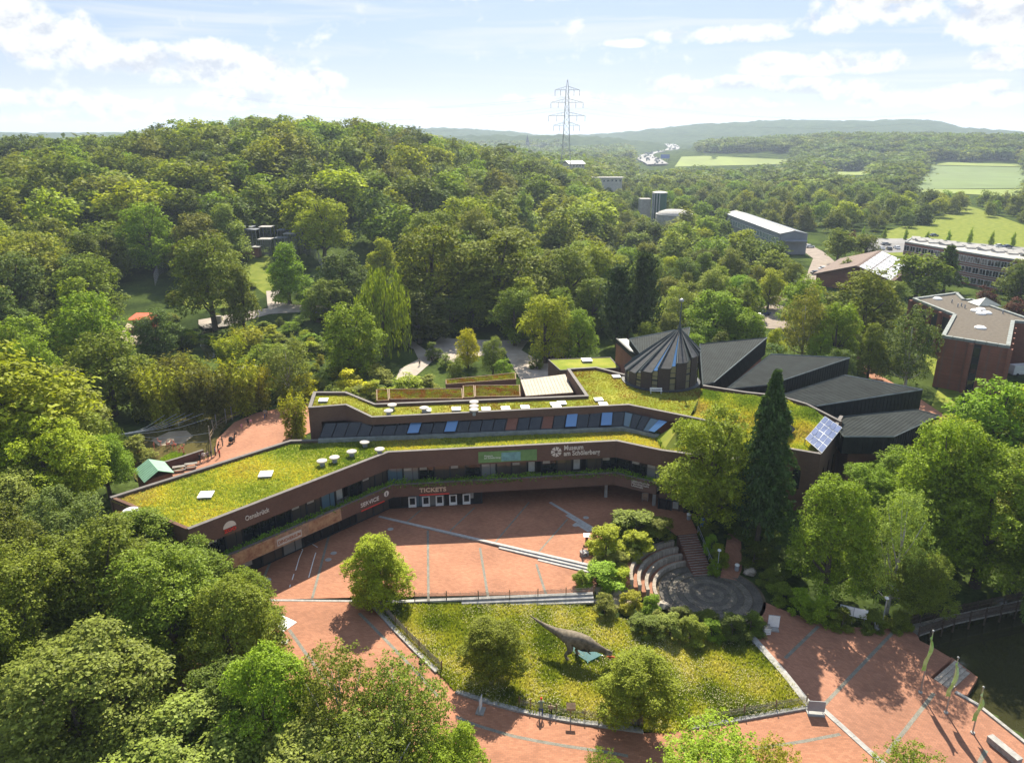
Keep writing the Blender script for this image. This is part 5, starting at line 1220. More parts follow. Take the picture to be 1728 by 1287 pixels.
for lod, (w, p, nb, lf) in {0: (34, 11, 56, .05), 1: (22, 9, 34, .08), 2: (12, 7, 18, .15)}.items():
    V, Fq = conifer(400 + lod, w, p, nb, lf); tm = MB().tube([(0, 0, -.25), (0, 0, 0), (0, 0, 2.3)], [.09, .075, .01], 8).mesh('trunk', 'bark', smooth=True)
    add_proto('conifer', lod, V, Fq, tm, 'needle')
    V, Fq = conifer(420 + lod, w, p, nb, lf, droop=-.9, pw=.45, zlo=.1); add_proto('cypress', lod, V, Fq, tm, 'needle')
def willow(seed, strands, per, leaf):
    r = np.random.default_rng(seed); C = []
    for _ in range(strands):
        a = r.uniform(0, 6.283); R = math.sqrt(r.random()) * .92; z1 = 1.2 + 1.15 * math.sqrt(max(0, 1 - R * R)) * (.72 + .28 * math.sin(a * 3 + R * 4)) - r.uniform(0, .8) * (r.random() < .6); z0 = max(.15, z1 - r.uniform(.4, 1.5) * (.35 + R))
        u = r.random(per); C.append(np.stack([np.cos(a) * (R + .06 * u) + r.normal(0, .022, per), np.sin(a) * (R + .06 * u) + r.normal(0, .022, per), z1 + (z0 - z1) * u], -1))
    C = np.concatenate(C); n = len(C); Tn = np.tile([0, 0, 1.0], (n, 1)) + r.normal(0, .22, (n, 3)); Nn = unit(np.cross(Tn, r.normal(size=(n, 3)))); return leafquads(C, Nn, leaf * r.uniform(.6, 1.4, n), r, .3, Tn)
for lod, (s, p, lf) in {0: (620, 22, .045), 1: (420, 16, .06), 2: (190, 9, .11)}.items():
    V, Fq = willow(500 + lod, s, p, lf); cen = np.array([[.5 * math.cos(a), .5 * math.sin(a), 1.7] for a in np.linspace(0, 6, 8)]); add_proto('willow', lod, V, Fq, trunkmesh('trunk', 70, cen))
def bamboo(seed, culms, per, leaf):
    r = np.random.default_rng(seed); C = []; A = []
    for _ in range(culms):
        a = r.uniform(0, 6.283); R = math.sqrt(r.random()) * .55; lean = r.uniform(.1, .5); h = 2.4 * r.uniform(.65, 1.0); u = r.uniform(.03, 1, per); x = R + lean * u ** 2
        C.append(np.stack([np.cos(a) * x + r.normal(0, .06, per), np.sin(a) * x + r.normal(0, .06, per), h * u - .25 * lean * u ** 3 + r.normal(0, .04, per)], -1)); A.append(np.tile([np.cos(a), np.sin(a), -.3], (per, 1)))
    C = np.concatenate(C); A = np.concatenate(A); n = len(C); Tn = A + r.normal(0, .7, (n, 3)); Nn = unit(np.array([0, 0, .8]) + r.normal(0, .5, (n, 3))); return leafquads(C, Nn, leaf * r.uniform(.6, 1.3, n), r, .35, Tn)
for lod, (c, p, lf) in {0: (110, 70, .06), 1: (80, 50, .085), 2: (40, 24, .15)}.items():
    V, Fq = bamboo(600 + lod, c, p, lf); add_proto('bamboo', lod, V, Fq, trunkmesh('cane', 80, np.array([[.4 * math.cos(a), .4 * math.sin(a), 1.9] for a in np.linspace(0, 6, 9)]), .03, n=9))

GC = dict(mid=(.165, .210, .018), deep=(.112, .152, .016), bright=(.190, .282, .014), lime=(.295, .340, .016), fresh=(.225, .300, .016), sunny=(.215, .262, .016), yellow=(.56, .56, .012), olive=(.195, .215, .028), pale=(.215, .265, .042), blue=(.115, .165, .034), dark=(.058, .100, .024), copper=(.105, .036, .026), gold=(.31, .32, .018))
rt = random.Random(12)
NAMES = dict(broadleaf='broadleaf_tree', linden='linden_tree', shrub='shrub', birch='birch_tree', conifer='conifer_tree', cypress='cypress_tree', willow='willow_tree', bamboo='bamboo_clump')
NTREE = [0]
def tree_at(p, H, R, kind, colr, label, group=None, lod=None, rot=None):
    D = math.hypot(p[0], p[1])
    if lod is None: lod = 0 if D < 115 else 1 if D < 270 else 2
    pro = PROTO[(kind, lod)]; crown, trunk = pro[rt.randrange(len(pro))]
    small = kind in ('shrub', 'bamboo')
    o = bpy.data.objects.new(NAMES[kind], None); col.objects.link(o); o.empty_display_size = .2
    o.location = (p[0], p[1], p[2] - .12); o.rotation_euler = (0, 0, rt.uniform(0, 6.283) if rot is None else rot); o.scale = (R, R, H / 2.4)
    tag(o, label, 'shrub' if small else 'tree', group)
    c = bpy.data.objects.new('crown' if not small else 'foliage', crown); t = bpy.data.objects.new('trunk' if not small else 'stem', trunk)
    base = GC[colr] if isinstance(colr, str) else colr; k = rt.uniform(.88, 1.14)
    c.color = (base[0] * k * rt.uniform(.93, 1.07), base[1] * k, base[2] * k, 1)
    for q in (c, t): q.parent = o; col.objects.link(q)
    NTREE[0] += 1
    return o
PLACED = []
def tree(px, by, ty, w, kind, colr, label, group=None):
    """base pixel, top pixel row and crown width in the photograph give a place on the land, a height and a spread"""
    p = G(px, by); D = p.y
    top = PD(px, ty, D); H = top.z - p.z; R = w / 2 / F * depth_of((p.x, p.y, p.z + H * .55))
    PLACED.append((p.x, p.y, R, H, kind))
    return tree_at(p, H, R, kind, colr, label, group)
fg = 'trees of the dense foreground grove'; FGL = 'deciduous tree of the dense leafy grove that screens the near end of the forecourt'
TR = [
 (640, 1010, 898, 136, 'linden', 'lime', 'single young linden tree on the red brick forecourt by the picket fence'),
 (833, 1140, 1044, 116, 'broadleaf', 'sunny', 'small round tree in the flowering meadow behind the dinosaur tail'),
 (1076, 1222, 1108, 142, 'broadleaf', 'sunny', 'small round tree in the meadow in front of the dinosaur head'),
 (1192, 892, 690, 168, 'broadleaf', 'fresh', 'big linden standing against the museum front beside the tall conifer'),
 (1277, 922, 628, 128, 'conifer', 'dark', 'tall dark conifer with a bare lower trunk in front of the museum'),
 (1392, 1010, 806, 150, 'broadleaf', 'bright', 'round bright green tree beside the stone stage circle'),
 (1497, 1030, 822, 120, 'birch', 'pale', 'pale feathery birch behind the white twin information board'),
 (1545, 1040, 930, 110, 'broadleaf', 'mid', 'low spreading tree by the wooden walkway to the lake'),
 (1570, 960, 700, 170, 'broadleaf', 'bright', 'tall bright green tree right of the round tree beside the stage'),
 (1645, 985, 745, 220, 'broadleaf', 'bright', 'broad dense green tree overhanging the wooden walkway'),
 (1740, 960, 690, 150, 'broadleaf', 'mid', 'tall tree at the lake edge beyond the walkway'),
 (1712, 985, 800, 80, 'willow', 'pale', 'weeping willow hanging over the lake walkway'),
 (1745, 1060, 880, 90, 'broadleaf', 'blue', 'dark leafy tree leaning over the black lake water'),
 (1655, 800, 640, 150, 'broadleaf', 'bright', 'green tree between the lowest wedge hall and the flat brick block'),
 (1600, 815, 705, 120, 'broadleaf', 'lime', 'light green tree against the end of the lowest wedge hall'),
 (1725, 800, 640, 130, 'broadleaf', 'lime', 'light green tree in front of the parked white van'),
 (1520, 860, 755, 130, 'broadleaf', 'bright', 'bushy tree below the lowest wedge hall'),
 (1455, 890, 780, 110, 'broadleaf', 'bright', 'bushy tree in front of the solar panel corner'),
 # grove on the near left
 (170, 1330, 1078, 330, 'broadleaf', 'pale', FGL), (330, 1400, 1225, 360, 'broadleaf', 'pale', FGL), (410, 1200, 985, 170, 'broadleaf', 'mid', FGL),
 (300, 1160, 925, 220, 'broadleaf', 'mid', FGL), (190, 1130, 880, 240, 'broadleaf', 'mid', FGL), (80, 1200, 930, 230, 'broadleaf', 'mid', FGL), (25, 1110, 850, 200, 'broadleaf', 'deep', FGL),
 (580, 1340, 1092, 190, 'birch', 'mid', FGL), (690, 1350, 1112, 190, 'birch', 'mid', FGL), (470, 1340, 1105, 190, 'broadleaf', 'bright', FGL), (640, 1410, 1190, 260, 'birch', 'mid', FGL), (760, 1420, 1225, 150, 'broadleaf', 'bright', FGL),
 (245, 1010, 868, 170, 'broadleaf', 'mid', FGL), (340, 1075, 912, 150, 'broadleaf', 'mid', FGL), (418, 1100, 968, 130, 'broadleaf', 'bright', FGL), (130, 1030, 830, 180, 'broadleaf', 'blue', FGL), (560, 1430, 1240, 300, 'broadleaf', 'pale', FGL), (10, 1300, 1030, 200, 'broadleaf', 'mid', FGL), (400, 1300, 1130, 200, 'broadleaf', 'deep', FGL),
 (1190, 1420, 1232, 230, 'birch', 'bright', 'tree top reaching up over the path at the bottom of the meadow kerb'), (1290, 1440, 1255, 140, 'birch', 'gold', 'small airy tree top over the brick path beside the light slab line'), (1010, 1430, 1262, 90, 'birch', 'bright', 'thin tree top over the grey band of the lower path'), (1520, 1440, 1266, 170, 'birch', 'bright', 'airy tree top rising over the courtyard near the flag shadows'),
 # left flank
 (45, 860, 585, 270, 'broadleaf', 'lime', 'very tall light green tree left of the green roofed kiosk'), (100, 900, 700, 190, 'broadleaf', 'lime', 'light green tree under the very tall tree by the wing end'), (20, 960, 800, 190, 'broadleaf', 'pale', 'pale green tree at the foot of the tall light green tree'), (187, 838, 735, 92, 'broadleaf', 'bright', 'rounded bright green tree next to the green roofed kiosk'), (186, 775, 706, 60, 'willow', 'blue', 'silvery shrub like tree behind the aviary net'), (130, 800, 660, 120, 'broadleaf', 'mid', 'mid green tree behind the very tall light green tree'),
 (235, 770, 735, 55, 'shrub', 'pale', 'pale bush on the flamingo island'),
 # zoo
 (364, 556, 392, 122, 'broadleaf', 'mid', 'large round dense tree standing over the zoo clearing'), (413, 562, 446, 66, 'linden', 'mid', 'conical tree beside the large round tree of the clearing'), (489, 512, 409, 84, 'linden', 'bright', 'egg shaped tree right of the clearing path'),
 (650, 600, 440, 100, 'willow', 'mid', 'weeping willow beside the curved zoo path'), (598, 634, 512, 108, 'broadleaf', 'bright', 'round light green tree left of the weeping willow'), (490, 672, 562, 84, 'birch', 'pale', 'airy tree with a visible trunk above the yellow shrubs'),
 (548, 440, 332, 96, 'broadleaf', 'lime', 'yellowish green tree behind the mesh fence of the clearing'), (515, 420, 325, 70, 'broadleaf', 'lime', 'yellowish green tree beside the aviary frames'), (560, 545, 470, 80, 'broadleaf', 'mid', 'low tree above the round hut'), (525, 540, 488, 40, 'linden', 'bright', 'slim small tree beside the round hut'),
 (270, 610, 520, 80, 'broadleaf', 'blue', 'dark bushy tree beside the red food booth'), (195, 700, 560, 140, 'broadleaf', 'mid', 'tree above the flamingo pond bank'), (165, 640, 490, 120, 'broadleaf', 'bright', 'bright tree left of the red food booth'), (455, 640, 580, 90, 'broadleaf', 'bright', 'bushy tree left of the airy tree'),
 (840, 540, 384, 180, 'broadleaf', 'mid', 'huge dark green tree at the back of the zoo yard'), (735, 545, 372, 150, 'broadleaf', 'mid', 'huge tree left of the biggest tree of the zoo yard'), (800, 556, 472, 90, 'broadleaf', 'mid', 'round tree in front of the huge dark tree'), (708, 578, 490, 110, 'broadleaf', 'deep', 'dark tree beside the weeping willow'), (762, 562, 500, 80, 'broadleaf', 'deep', 'dark tree casting shade on the zoo yard'),
 (920, 612, 496, 92, 'broadleaf', 'lime', 'yellow green tree beside the small thatched hut'), (976, 612, 520, 70, 'broadleaf', 'bright', 'light green tree behind the low green roof'), (1000, 560, 470, 90, 'broadleaf', 'mid', 'tree left of the two dark cypresses'),
 (1040, 585, 456, 78, 'cypress', 'dark', 'dark cypress nearer the zoo yard, left of its twin'), (1082, 582, 436, 74, 'cypress', 'dark', 'taller dark cypress behind the first wedge hall'),
 (1200, 590, 490, 110, 'broadleaf', 'bright', 'bright green tree behind the second wedge hall'), (1145, 560, 470, 70, 'birch', 'pale', 'pale tree behind the planetarium spire'), (1255, 600, 520, 70, 'broadleaf', 'bright', 'bushy tree beside the drive with the white car'), (1240, 575, 480, 70, 'broadleaf', 'mid', 'tree left of the parked white car'),
 (1352, 612, 476, 84, 'birch', 'olive', 'tall birch behind the third wedge hall'), (1405, 620, 508, 76, 'broadleaf', 'bright', 'bright tree between birch and dark round tree'), (1452, 585, 452, 124, 'broadleaf', 'mid', 'large dark round tree in front of the pitched roof with panels'), (1527, 655, 510, 96, 'birch', 'blue', 'dark feathery tree before the flat brick block'), (1463, 640, 545, 66, 'linden', 'mid', 'conical tree behind the broad wedge hall'), (1380, 625, 560, 50, 'broadleaf', 'bright', 'small tree behind the third wedge hall tip'),
 (1545, 500, 425, 84, 'broadleaf', 'bright', 'green tree in front of the long office block'), (1592, 492, 414, 66, 'conifer', 'deep', 'grey green conifer against the office front'), (1412, 446, 388, 56, 'broadleaf', 'mid', 'round tree beside the pitched roof house'), (1457, 440, 392, 44, 'broadleaf', 'mid', 'tree at the car park behind the pitched roof'), (1435, 420, 388, 22, 'linden', 'copper', 'copper leaved tree in the car park'), (1660, 525, 482, 44, 'shrub', 'copper', 'copper shrub between the office and the flat block'), (1712, 545, 500, 46, 'shrub', 'copper', 'copper shrub beside the flat block roof'), (1671, 516, 488, 24, 'conifer', 'bright', 'small light green cone shaped conifer by the office'),
 (1332, 508, 440, 56, 'broadleaf', 'mid', 'tree shading the lane between the two car groups'), (1352, 540, 478, 44, 'broadleaf', 'deep', 'dark tree at the lower end of the drive'), (1300, 482, 425, 60, 'broadleaf', 'mid', 'round tree in front of the grey hall'), (1240, 520, 462, 60, 'broadleaf', 'bright', 'bright tree beside the head of the drive'),
 (225, 300, 258, 42, 'broadleaf', 'copper', 'copper beech among the green crowns of the hillside wood'),
 # yellow shrubs and bamboo
 (520, 672, 628, 44, 'shrub', 'yellow', 'yellow leaved shrub behind the raised roof block'), (590, 668, 622, 52, 'shrub', 'yellow', 'large yellow leaved shrub above the mossy roof end'), (620, 674, 645, 34, 'shrub', 'yellow', 'low yellow shrub next to the mossy roof'), (500, 738, 655, 60, 'bamboo', 'gold', 'golden bamboo at the corner of the raised roof block'),
 (790, 620, 553, 44, 'broadleaf', 'yellow', 'small yellow tree in the zoo yard bed'), (832, 630, 566, 42, 'broadleaf', 'pale', 'small grey green tree beside the yellow one'), (850, 640, 604, 38, 'shrub', 'bright', 'bright bush at the edge of the zoo yard'), (752, 620, 595, 26, 'shrub', 'pale', 'clipped round bush in the zoo yard bed'), (732, 606, 576, 30, 'shrub', 'deep', 'round dark bush at the curved path'), (770, 640, 600, 34, 'shrub', 'mid', 'bush under the yellow tree of the yard'), (640, 648, 616, 50, 'shrub', 'olive', 'bush at the near bend of the curved path'), (690, 660, 630, 60, 'shrub', 'lime', 'lime bush behind the moss roofs'), (725, 655, 632, 40, 'shrub', 'olive', 'grassy bush behind the moss roofs'), (905, 622, 595, 26, 'shrub', 'mid', 'bush at the foot of the yellow green tree'),
]
BMB = 'feathery bamboo clump on the bank above the flamingo pond'
TR += [(a, b, c, w, 'bamboo', k, BMB, 'bamboo on the pond bank') for a, b, c, w, k in ((285, 712, 612, 80, 'gold'), (330, 706, 604, 84, 'olive'), (372, 704, 610, 80, 'olive'), (412, 698, 596, 76, 'gold'), (440, 690, 612, 56, 'gold'), (250, 705, 600, 80, 'olive'), (300, 660, 590, 70, 'olive'), (420, 600, 545, 70, 'gold'), (390, 620, 560, 60, 'lime'))]
SHL = 'leafy bush in the planting around the sunken stone stage'
TR += [(a, b, c, w, 'shrub', k, SHL, 'bushes around the sunken stage') for a, b, c, w, k in (
 (1070, 905, 866, 110, 'mid'), (1110, 905, 872, 60, 'mid'), (1022, 932, 884, 66, 'lime'), (1070, 930, 896, 66, 'lime'), (1016, 990, 950, 84, 'bright'), (1046, 988, 956, 44, 'lime'), (1012, 958, 934, 36, 'olive'), (1042, 955, 930, 50, 'olive'), (1064, 945, 925, 34, 'pale'), (980, 988, 962, 34, 'bright'),
 (1100, 1035, 1000, 34, 'bright'), (1066, 1030, 996, 44, 'gold'), (1020, 1035, 1000, 44, 'olive'), (1085, 1065, 1035, 60, 'mid'), (1130, 1075, 1035, 60, 'pale'), (1110, 1055, 1030, 40, 'olive'), (1165, 1080, 1040, 60, 'mid'), (1200, 1075, 1045, 50, 'bright'), (1235, 1075, 1035, 60, 'deep'), (1265, 1065, 1030, 50, 'deep'), (1150, 1050, 1025, 50, 'deep'), (1190, 1050, 1030, 46, 'deep'),
 (1200, 930, 900, 30, 'bright'), (1212, 950, 915, 34, 'bright'), (1205, 965, 940, 26, 'bright'), (1195, 905, 880, 34, 'mid'), (1320, 1010, 985, 60, 'mid'), (1350, 1035, 990, 50, 'bright'), (1385, 1050, 1005, 60, 'bright'), (1420, 1058, 1025, 50, 'mid'), (1300, 985, 960, 50, 'deep'), (1270, 950, 920, 60, 'deep'), (1330, 960, 930, 70, 'deep'), (1470, 1058, 1030, 60, 'deep'), (1510, 1056, 1025, 50, 'mid'), (1290, 920, 890, 60, 'deep'), (1240, 905, 880, 46, 'deep'))]
ru = random.Random(31); UL = ('low leafy bush in the undergrowth of the zoo grounds', 'undergrowth bushes of the zoo')
NOB = [[(395, 560), (400, 520), (440, 500), (440, 430), (470, 430), (480, 495), (560, 510), (630, 545), (540, 530), (455, 536)], [(330, 545), (395, 540), (395, 562), (330, 562)], [(225, 800), (212, 700), (400, 690), (480, 680), (520, 740), (300, 850)], [(740, 560), (900, 560), (960, 660), (660, 660), (660, 570)], [(225, 560), (225, 515), (275, 515), (280, 585)], [(405, 628), (405, 608), (430, 608), (430, 628)], [(525, 545), (525, 515), (556, 515), (556, 545)]]
for _ in range(150):
    a, b = ru.uniform(285, 640), ru.uniform(548, 682)
    if ru.random() < .25: a, b = ru.uniform(270, 600), ru.uniform(445, 560)
    hp = ru.uniform(14, 30) * (b / 640) ** 1.5; w = hp * ru.uniform(1.0, 1.9)
    if any(inpoly([a, a, a - w * .4, a + w * .4], [b, b - hp * .8, b - hp * .4, b - hp * .4], q).any() for q in NOB): continue
    uc = ru.choice(['mid', 'bright', 'bright', 'lime', 'olive', 'deep', 'pale', 'gold']); TR.append((a, b, b - hp, w, 'shrub', uc, dict(mid='medium green', deep='deep green', bright='bright green', olive='olive green', pale='pale green', lime='yellowish green', gold='golden green')[uc] + ' ' + UL[0], UL[1]))
CN = dict(mid='medium green', deep='deep green', bright='bright green', olive='olive green', pale='pale green', blue='bluish green', lime='yellowish green')
for t in TR:
    lb = t[6]
    if lb == FGL: lb = CN[t[5]] + (' airy' if t[4] == 'birch' else '') + ' tree of the dense leafy grove at the near forecourt end'
    elif lb in (SHL, BMB): lb = dict(CN, gold='golden', lime='yellowish green')[t[5]] + ' ' + lb
    tree(*t[:6], lb, *(t[7:] or ((fg,) if t[6] == FGL else ())))

# what the photograph keeps in view: (pixel outline, distance behind which trees may stand)
KEEP = [([(340, 560), (380, 520), (420, 430), (405, 385), (490, 378), (545, 420), (545, 450), (450, 525), (560, 545), (560, 590), (380, 600)], 290), ([(255, 490), (255, 455), (310, 432), (315, 470), (300, 500)], 255), ([(205, 590), (205, 520), (285, 515), (285, 575), (320, 640), (260, 650)], 215),
        ([(205, 830), (215, 690), (400, 600), (470, 690), (520, 690), (520, 740), (190, 840)], 150), ([(600, 640), (660, 560), (700, 580), (740, 610), (760, 550), (880, 545), (905, 605), (1060, 590), (1060, 700), (600, 700)], 175),
        ([(500, 650), (1700, 650), (1700, 1290), (-50, 1290), (-50, 830), (200, 840), (490, 745)], 140), ([(1030, 545), (1300, 560), (1440, 595), (1600, 690), (1600, 760), (1000, 760)], 150),
        ([(1266, 545), (1278, 515), (1310, 510), (1318, 540)], 230), ([(1362, 470), (1372, 446), (1400, 448), (1404, 466)], 300), ([(1240, 374), (1238, 358), (1275, 358), (1360, 393), (1360, 412), (1318, 410)], 380), ([(1405, 462), (1445, 440), (1480, 424), (1520, 434), (1510, 455)], 290), ([(1525, 400), (1728, 400), (1728, 720), (1570, 690), (1560, 600), (1525, 500)], 262),
        ([(1475, 395), (1728, 355), (1728, 425), (1480, 412)], 430), ([(1082, 352), (1082, 326), (1126, 326), (1128, 350), (1160, 354), (1160, 358)], 470), ([(955, 276), (955, 269), (985, 269), (985, 276)], 640), ([(1008, 305), (1008, 298), (1044, 298), (1044, 305)], 600), ([(870, 388), (870, 358), (898, 358), (898, 388)], 400), ([(930, 412), (930, 392), (962, 392), (962, 412)], 360), ([(575, 395), (575, 375), (625, 372), (625, 390)], 340),
        ([(1140, 280), (1140, 262), (1330, 262), (1330, 278), (1250, 282)], 1300), ([(1540, 318), (1575, 274), (1728, 274), (1728, 320)], 1300), ([(1590, 385), (1600, 366), (1650, 362), (1728, 388), (1728, 410), (1590, 405)], 560), ([(1070, 288), (1085, 238), (1170, 236), (1175, 262), (1130, 285)], 2600), ([(1400, 295), (1400, 276), (1470, 276), (1470, 295)], 1200), ([(1365, 420), (1365, 365), (1480, 365), (1480, 400)], 420)]
FOOT = [([(1575, 690), (1530, 600), (1500, 530), (1720, 530), (1760, 700)], 0), ([(1440, 470), (1360, 470), (1420, 400), (1740, 400), (1740, 500), (1520, 500)], 0), ([(1220, 420), (1220, 395), (1400, 390), (1400, 430)], 0), ([(1420, 700), (1480, 640), (1600, 680), (1600, 720)], 0), ([(1480, 420), (1480, 400), (1560, 382), (1600, 362), (1640, 358), (1730, 384), (1730, 430)], 0), ([(1530, 322), (1560, 272), (1730, 272), (1730, 325)], 0), ([(1140, 285), (1140, 258), (1340, 258), (1340, 285)], 0), ([(1060, 292), (1070, 236), (1185, 234), (1175, 290)], 0)]
WOODL = ('broadleaf tree in the dense wood covering the hillside behind the zoo', 'trees of the hillside wood'); PARKL = ('broadleaf tree among the park trees between the museum halls and the open fields', 'trees of the park beyond the halls'); LEFTL = ('broadleaf tree in the close stand of trees above the flamingo pond', 'trees above the flamingo pond')
def fill():
    r = np.random.default_rng(77); pts = []
    def cand(r0, r1, sp):
        out = []; A = .7 * (r1 ** 2 - r0 ** 2) * 1.3; n = int(A / (sp * sp) * 2.2)
        a = r.uniform(-.72, .70, n); R = np.sqrt(r.uniform(r0 ** 2, r1 ** 2, n)); X = R * np.sin(a); Y = R * np.cos(a)
        grid = {}
        for x, y in zip(X, Y):
            k = (int(x // sp), int(y // sp)); ok = True
            for i in (-1, 0, 1):
                for j in (-1, 0, 1):
                    for q in grid.get((k[0] + i, k[1] + j), ()):
                        if (q[0] - x) ** 2 + (q[1] - y) ** 2 < sp * sp * .72: ok = False
            if ok: grid.setdefault(k, []).append((x, y)); out.append((x, y))
        return out
    C = cand(92, 190, 8.6) + cand(190, 420, 12.6) + cand(420, 720, 13.2) + cand(720, 1300, 12.5) + cand(1300, 2250, 15.0)
    res = []
    PL = [(a, b, c) for a, b, c, h, k in PLACED]
    pa = np.array(PL)
    for x, y in C:
        z = hz1(x, y); D = math.hypot(x, y); g = x / y
        if D < 420 and (np.hypot(pa[:, 0] - x, pa[:, 1] - y) < pa[:, 2] * .8 + 2.0).any(): continue
        H = r.uniform(13, 24) if g < .12 else r.uniform(8, 16)
        if D < 190: H *= .72
        if D > 900: H = r.uniform(13, 20)
        R = H * r.uniform(.38, .56) * (1.0 if D > 190 else .85)
        if D > 700: R *= 1.35
        u0, v0 = proj(x, y, z)
        if u0 < -120 or u0 > 1850: continue
        ww = F * R / (D * cT + 14); vt = proj(x, y, z + H)[1]; vm = (v0 * .4 + vt * .6)
        s = [(u0, vt), (u0, vm), (u0 - ww * .8, vm), (u0 + ww * .8, vm), (u0, v0), (u0 - ww * .5, vt + (v0 - vt) * .2), (u0 + ww * .5, vt + (v0 - vt) * .2)]
        bad = False
        for poly, dd in KEEP:
            if D < dd and inpoly([q[0] for q in s], [q[1] for q in s], poly).any(): bad = True; break
        if not bad:
            for poly, _ in FOOT:
                if inpoly([u0], [v0], poly)[0]: bad = True; break
        if bad: continue
        # open land: fields and meadows of the valley stay free of wood
        if 430 < D < 1180 and g > .14:
            if inpoly([u0], [v0], [(1535, 318), (1572, 272), (1760, 272), (1900, 330), (1728, 318)])[0]: continue
            if wav(x, y, 130.) < -.8: continue
        if D > 1180 and g > .02 and g < .17 and wav(x, y, 260.) < 0: continue
        if x > 35 and 75 < y < 132 and x < 75: continue
        res.append((D, x, y, z, H, R))
    return sorted(res)
CT = fill()
print('auto trees', len(CT), 'placed', NTREE[0])
NIND = 300 - sum(1 for q in PLACED if q[4] in ('broadleaf', 'linden'))
ADJ = dict(mid='medium green', deep='deep green', bright='bright green', olive='olive green', blue='bluish green', pale='pale green', lime='yellowish green', gold='golden green')
PAL = ['mid', 'mid', 'mid', 'deep', 'bright', 'bright', 'olive', 'olive', 'blue', 'pale', 'lime', 'lime']
for D, x, y, z, H, R in CT[:NIND]:
    lb = LEFTL if (x < -30 and D < 190) else WOODL if x / y < .12 else PARKL
    kd, cl_ = 'broadleaf' if rt.random() < .8 else 'linden', rt.choice(PAL); tree_at((x, y, z), H, R, kd, cl_, ADJ[cl_] + (' ' if kd == 'broadleaf' else ' pointed ') + lb[0].replace('broadleaf ', ''), lb[1])
def woodland(name, rows, label, lod_objs, seed):
    """the rest of the wood: one object, tree crowns instanced on points"""
    r = np.random.default_rng(seed)
    pts = np.array([(q[1], q[2], q[3] - .3) for q in rows], np.float32); org = np.array([pts[:, 0].mean(), pts[:, 1].mean(), 0])
    me = bpy.data.meshes.new(name); me.vertices.add(len(pts)); me.vertices.foreach_set('co', (pts - org).ravel().astype(np.float32))
    sc = me.attributes.new('size', 'FLOAT_VECTOR', 'POINT'); sc.data.foreach_set('vector', np.array([(q[5], q[5], q[4] / 2.4) for q in rows], np.float32).ravel())
    ro = me.attributes.new('turn', 'FLOAT_VECTOR', 'POINT'); ro.data.foreach_set('vector', np.array([(0, 0, a) for a in r.uniform(0, 6.28, len(rows))], np.float32).ravel())
    pk = me.attributes.new('pick', 'INT', 'POINT'); pk.data.foreach_set('value', r.integers(0, len(lod_objs), len(rows)).astype(np.int32))
    o = link(name, me, None, org); o['kind'] = 'stuff'; tag(o, label, 'wood')
    nt = bpy.data.node_groups.new(name, 'GeometryNodeTree'); nt.interface.new_socket('Geometry', in_out='INPUT', socket_type='NodeSocketGeometry'); nt.interface.new_socket('Geometry', in_out='OUTPUT', socket_type='NodeSocketGeometry')
    N, L = nt.nodes, nt.links; gi = N.new('NodeGroupInput'); go = N.new('NodeGroupOutput'); ip = N.new('GeometryNodeInstanceOnPoints'); ci = N.new('GeometryNodeCollectionInfo')
    cl = bpy.data.collections.new(name + '_kinds')
    for q in lod_objs: cl.objects.link(q)
    ci.inputs[0].default_value = cl; ci.inputs[1].default_value = True; ci.inputs[2].default_value = True
    def at(nm, tp):
        a = N.new('GeometryNodeInputNamedAttribute'); a.data_type = tp; a.inputs[0].default_value = nm; return a.outputs[0]
    L.new(gi.outputs[0], ip.inputs['Points']); L.new(ci.outputs[0], ip.inputs['Instance']); ip.inputs['Pick Instance'].default_value = True
    L.new(at('pick', 'INT'), ip.inputs['Instance Index']); L.new(at('size', 'FLOAT_VECTOR'), ip.inputs['Scale'])
    er = N.new('FunctionNodeEulerToRotation'); L.new(at('turn', 'FLOAT_VECTOR'), er.inputs[0]); L.new(er.outputs[0], ip.inputs['Rotation'])
    L.new(ip.outputs[0], go.inputs[0])
    md = o.modifiers.new(name, 'NODES'); md.node_group = nt
    return o
for c in ('mid', 'olive', 'deep', 'bright', 'blue', 'lime', 'pale'): leafmat('leaf_' + c, .3, .4, GC[c])
kinds = []
def tinted(me, c):
    me = me.copy(); me.materials.clear(); me.materials.append(MATS['leaf_' + c]); return me
for i, (kd, c) in enumerate((('broadleaf', 'mid'), ('broadleaf', 'olive'), ('linden', 'deep'), ('broadleaf', 'bright'), ('broadleaf', 'deep'), ('broadleaf', 'blue'), ('broadleaf', 'mid'), ('linden', 'olive'), ('broadleaf', 'lime'), ('broadleaf', 'pale'), ('broadleaf', 'bright'))):
    pro = PROTO[(kd, 2)]; q = bpy.data.objects.new('crown_kind', tinted(pro[i % len(pro)][0], c)); kinds.append(q)
rest = CT[NIND:]
woodland('woodland', [q for q in rest if q[0] < 720], 'mass of tree crowns making up the far part of the hillside wood and valley', kinds, 1)
kinds2 = []
for i, c in enumerate(('deep', 'mid', 'olive', 'deep', 'blue')):
    V, Fq, cen, rad = broadleaf(900 + i, 420, .22, 'round', 16); q = bpy.data.objects.new('far_crown_kind', npmesh('far_crown', V, Fq, 'leaf_' + c)); kinds2.append(q)
woodland('far_woodland', [q for q in rest if q[0] >= 720], 'far off dark woods on the ridges beyond the fields', kinds2, 2)
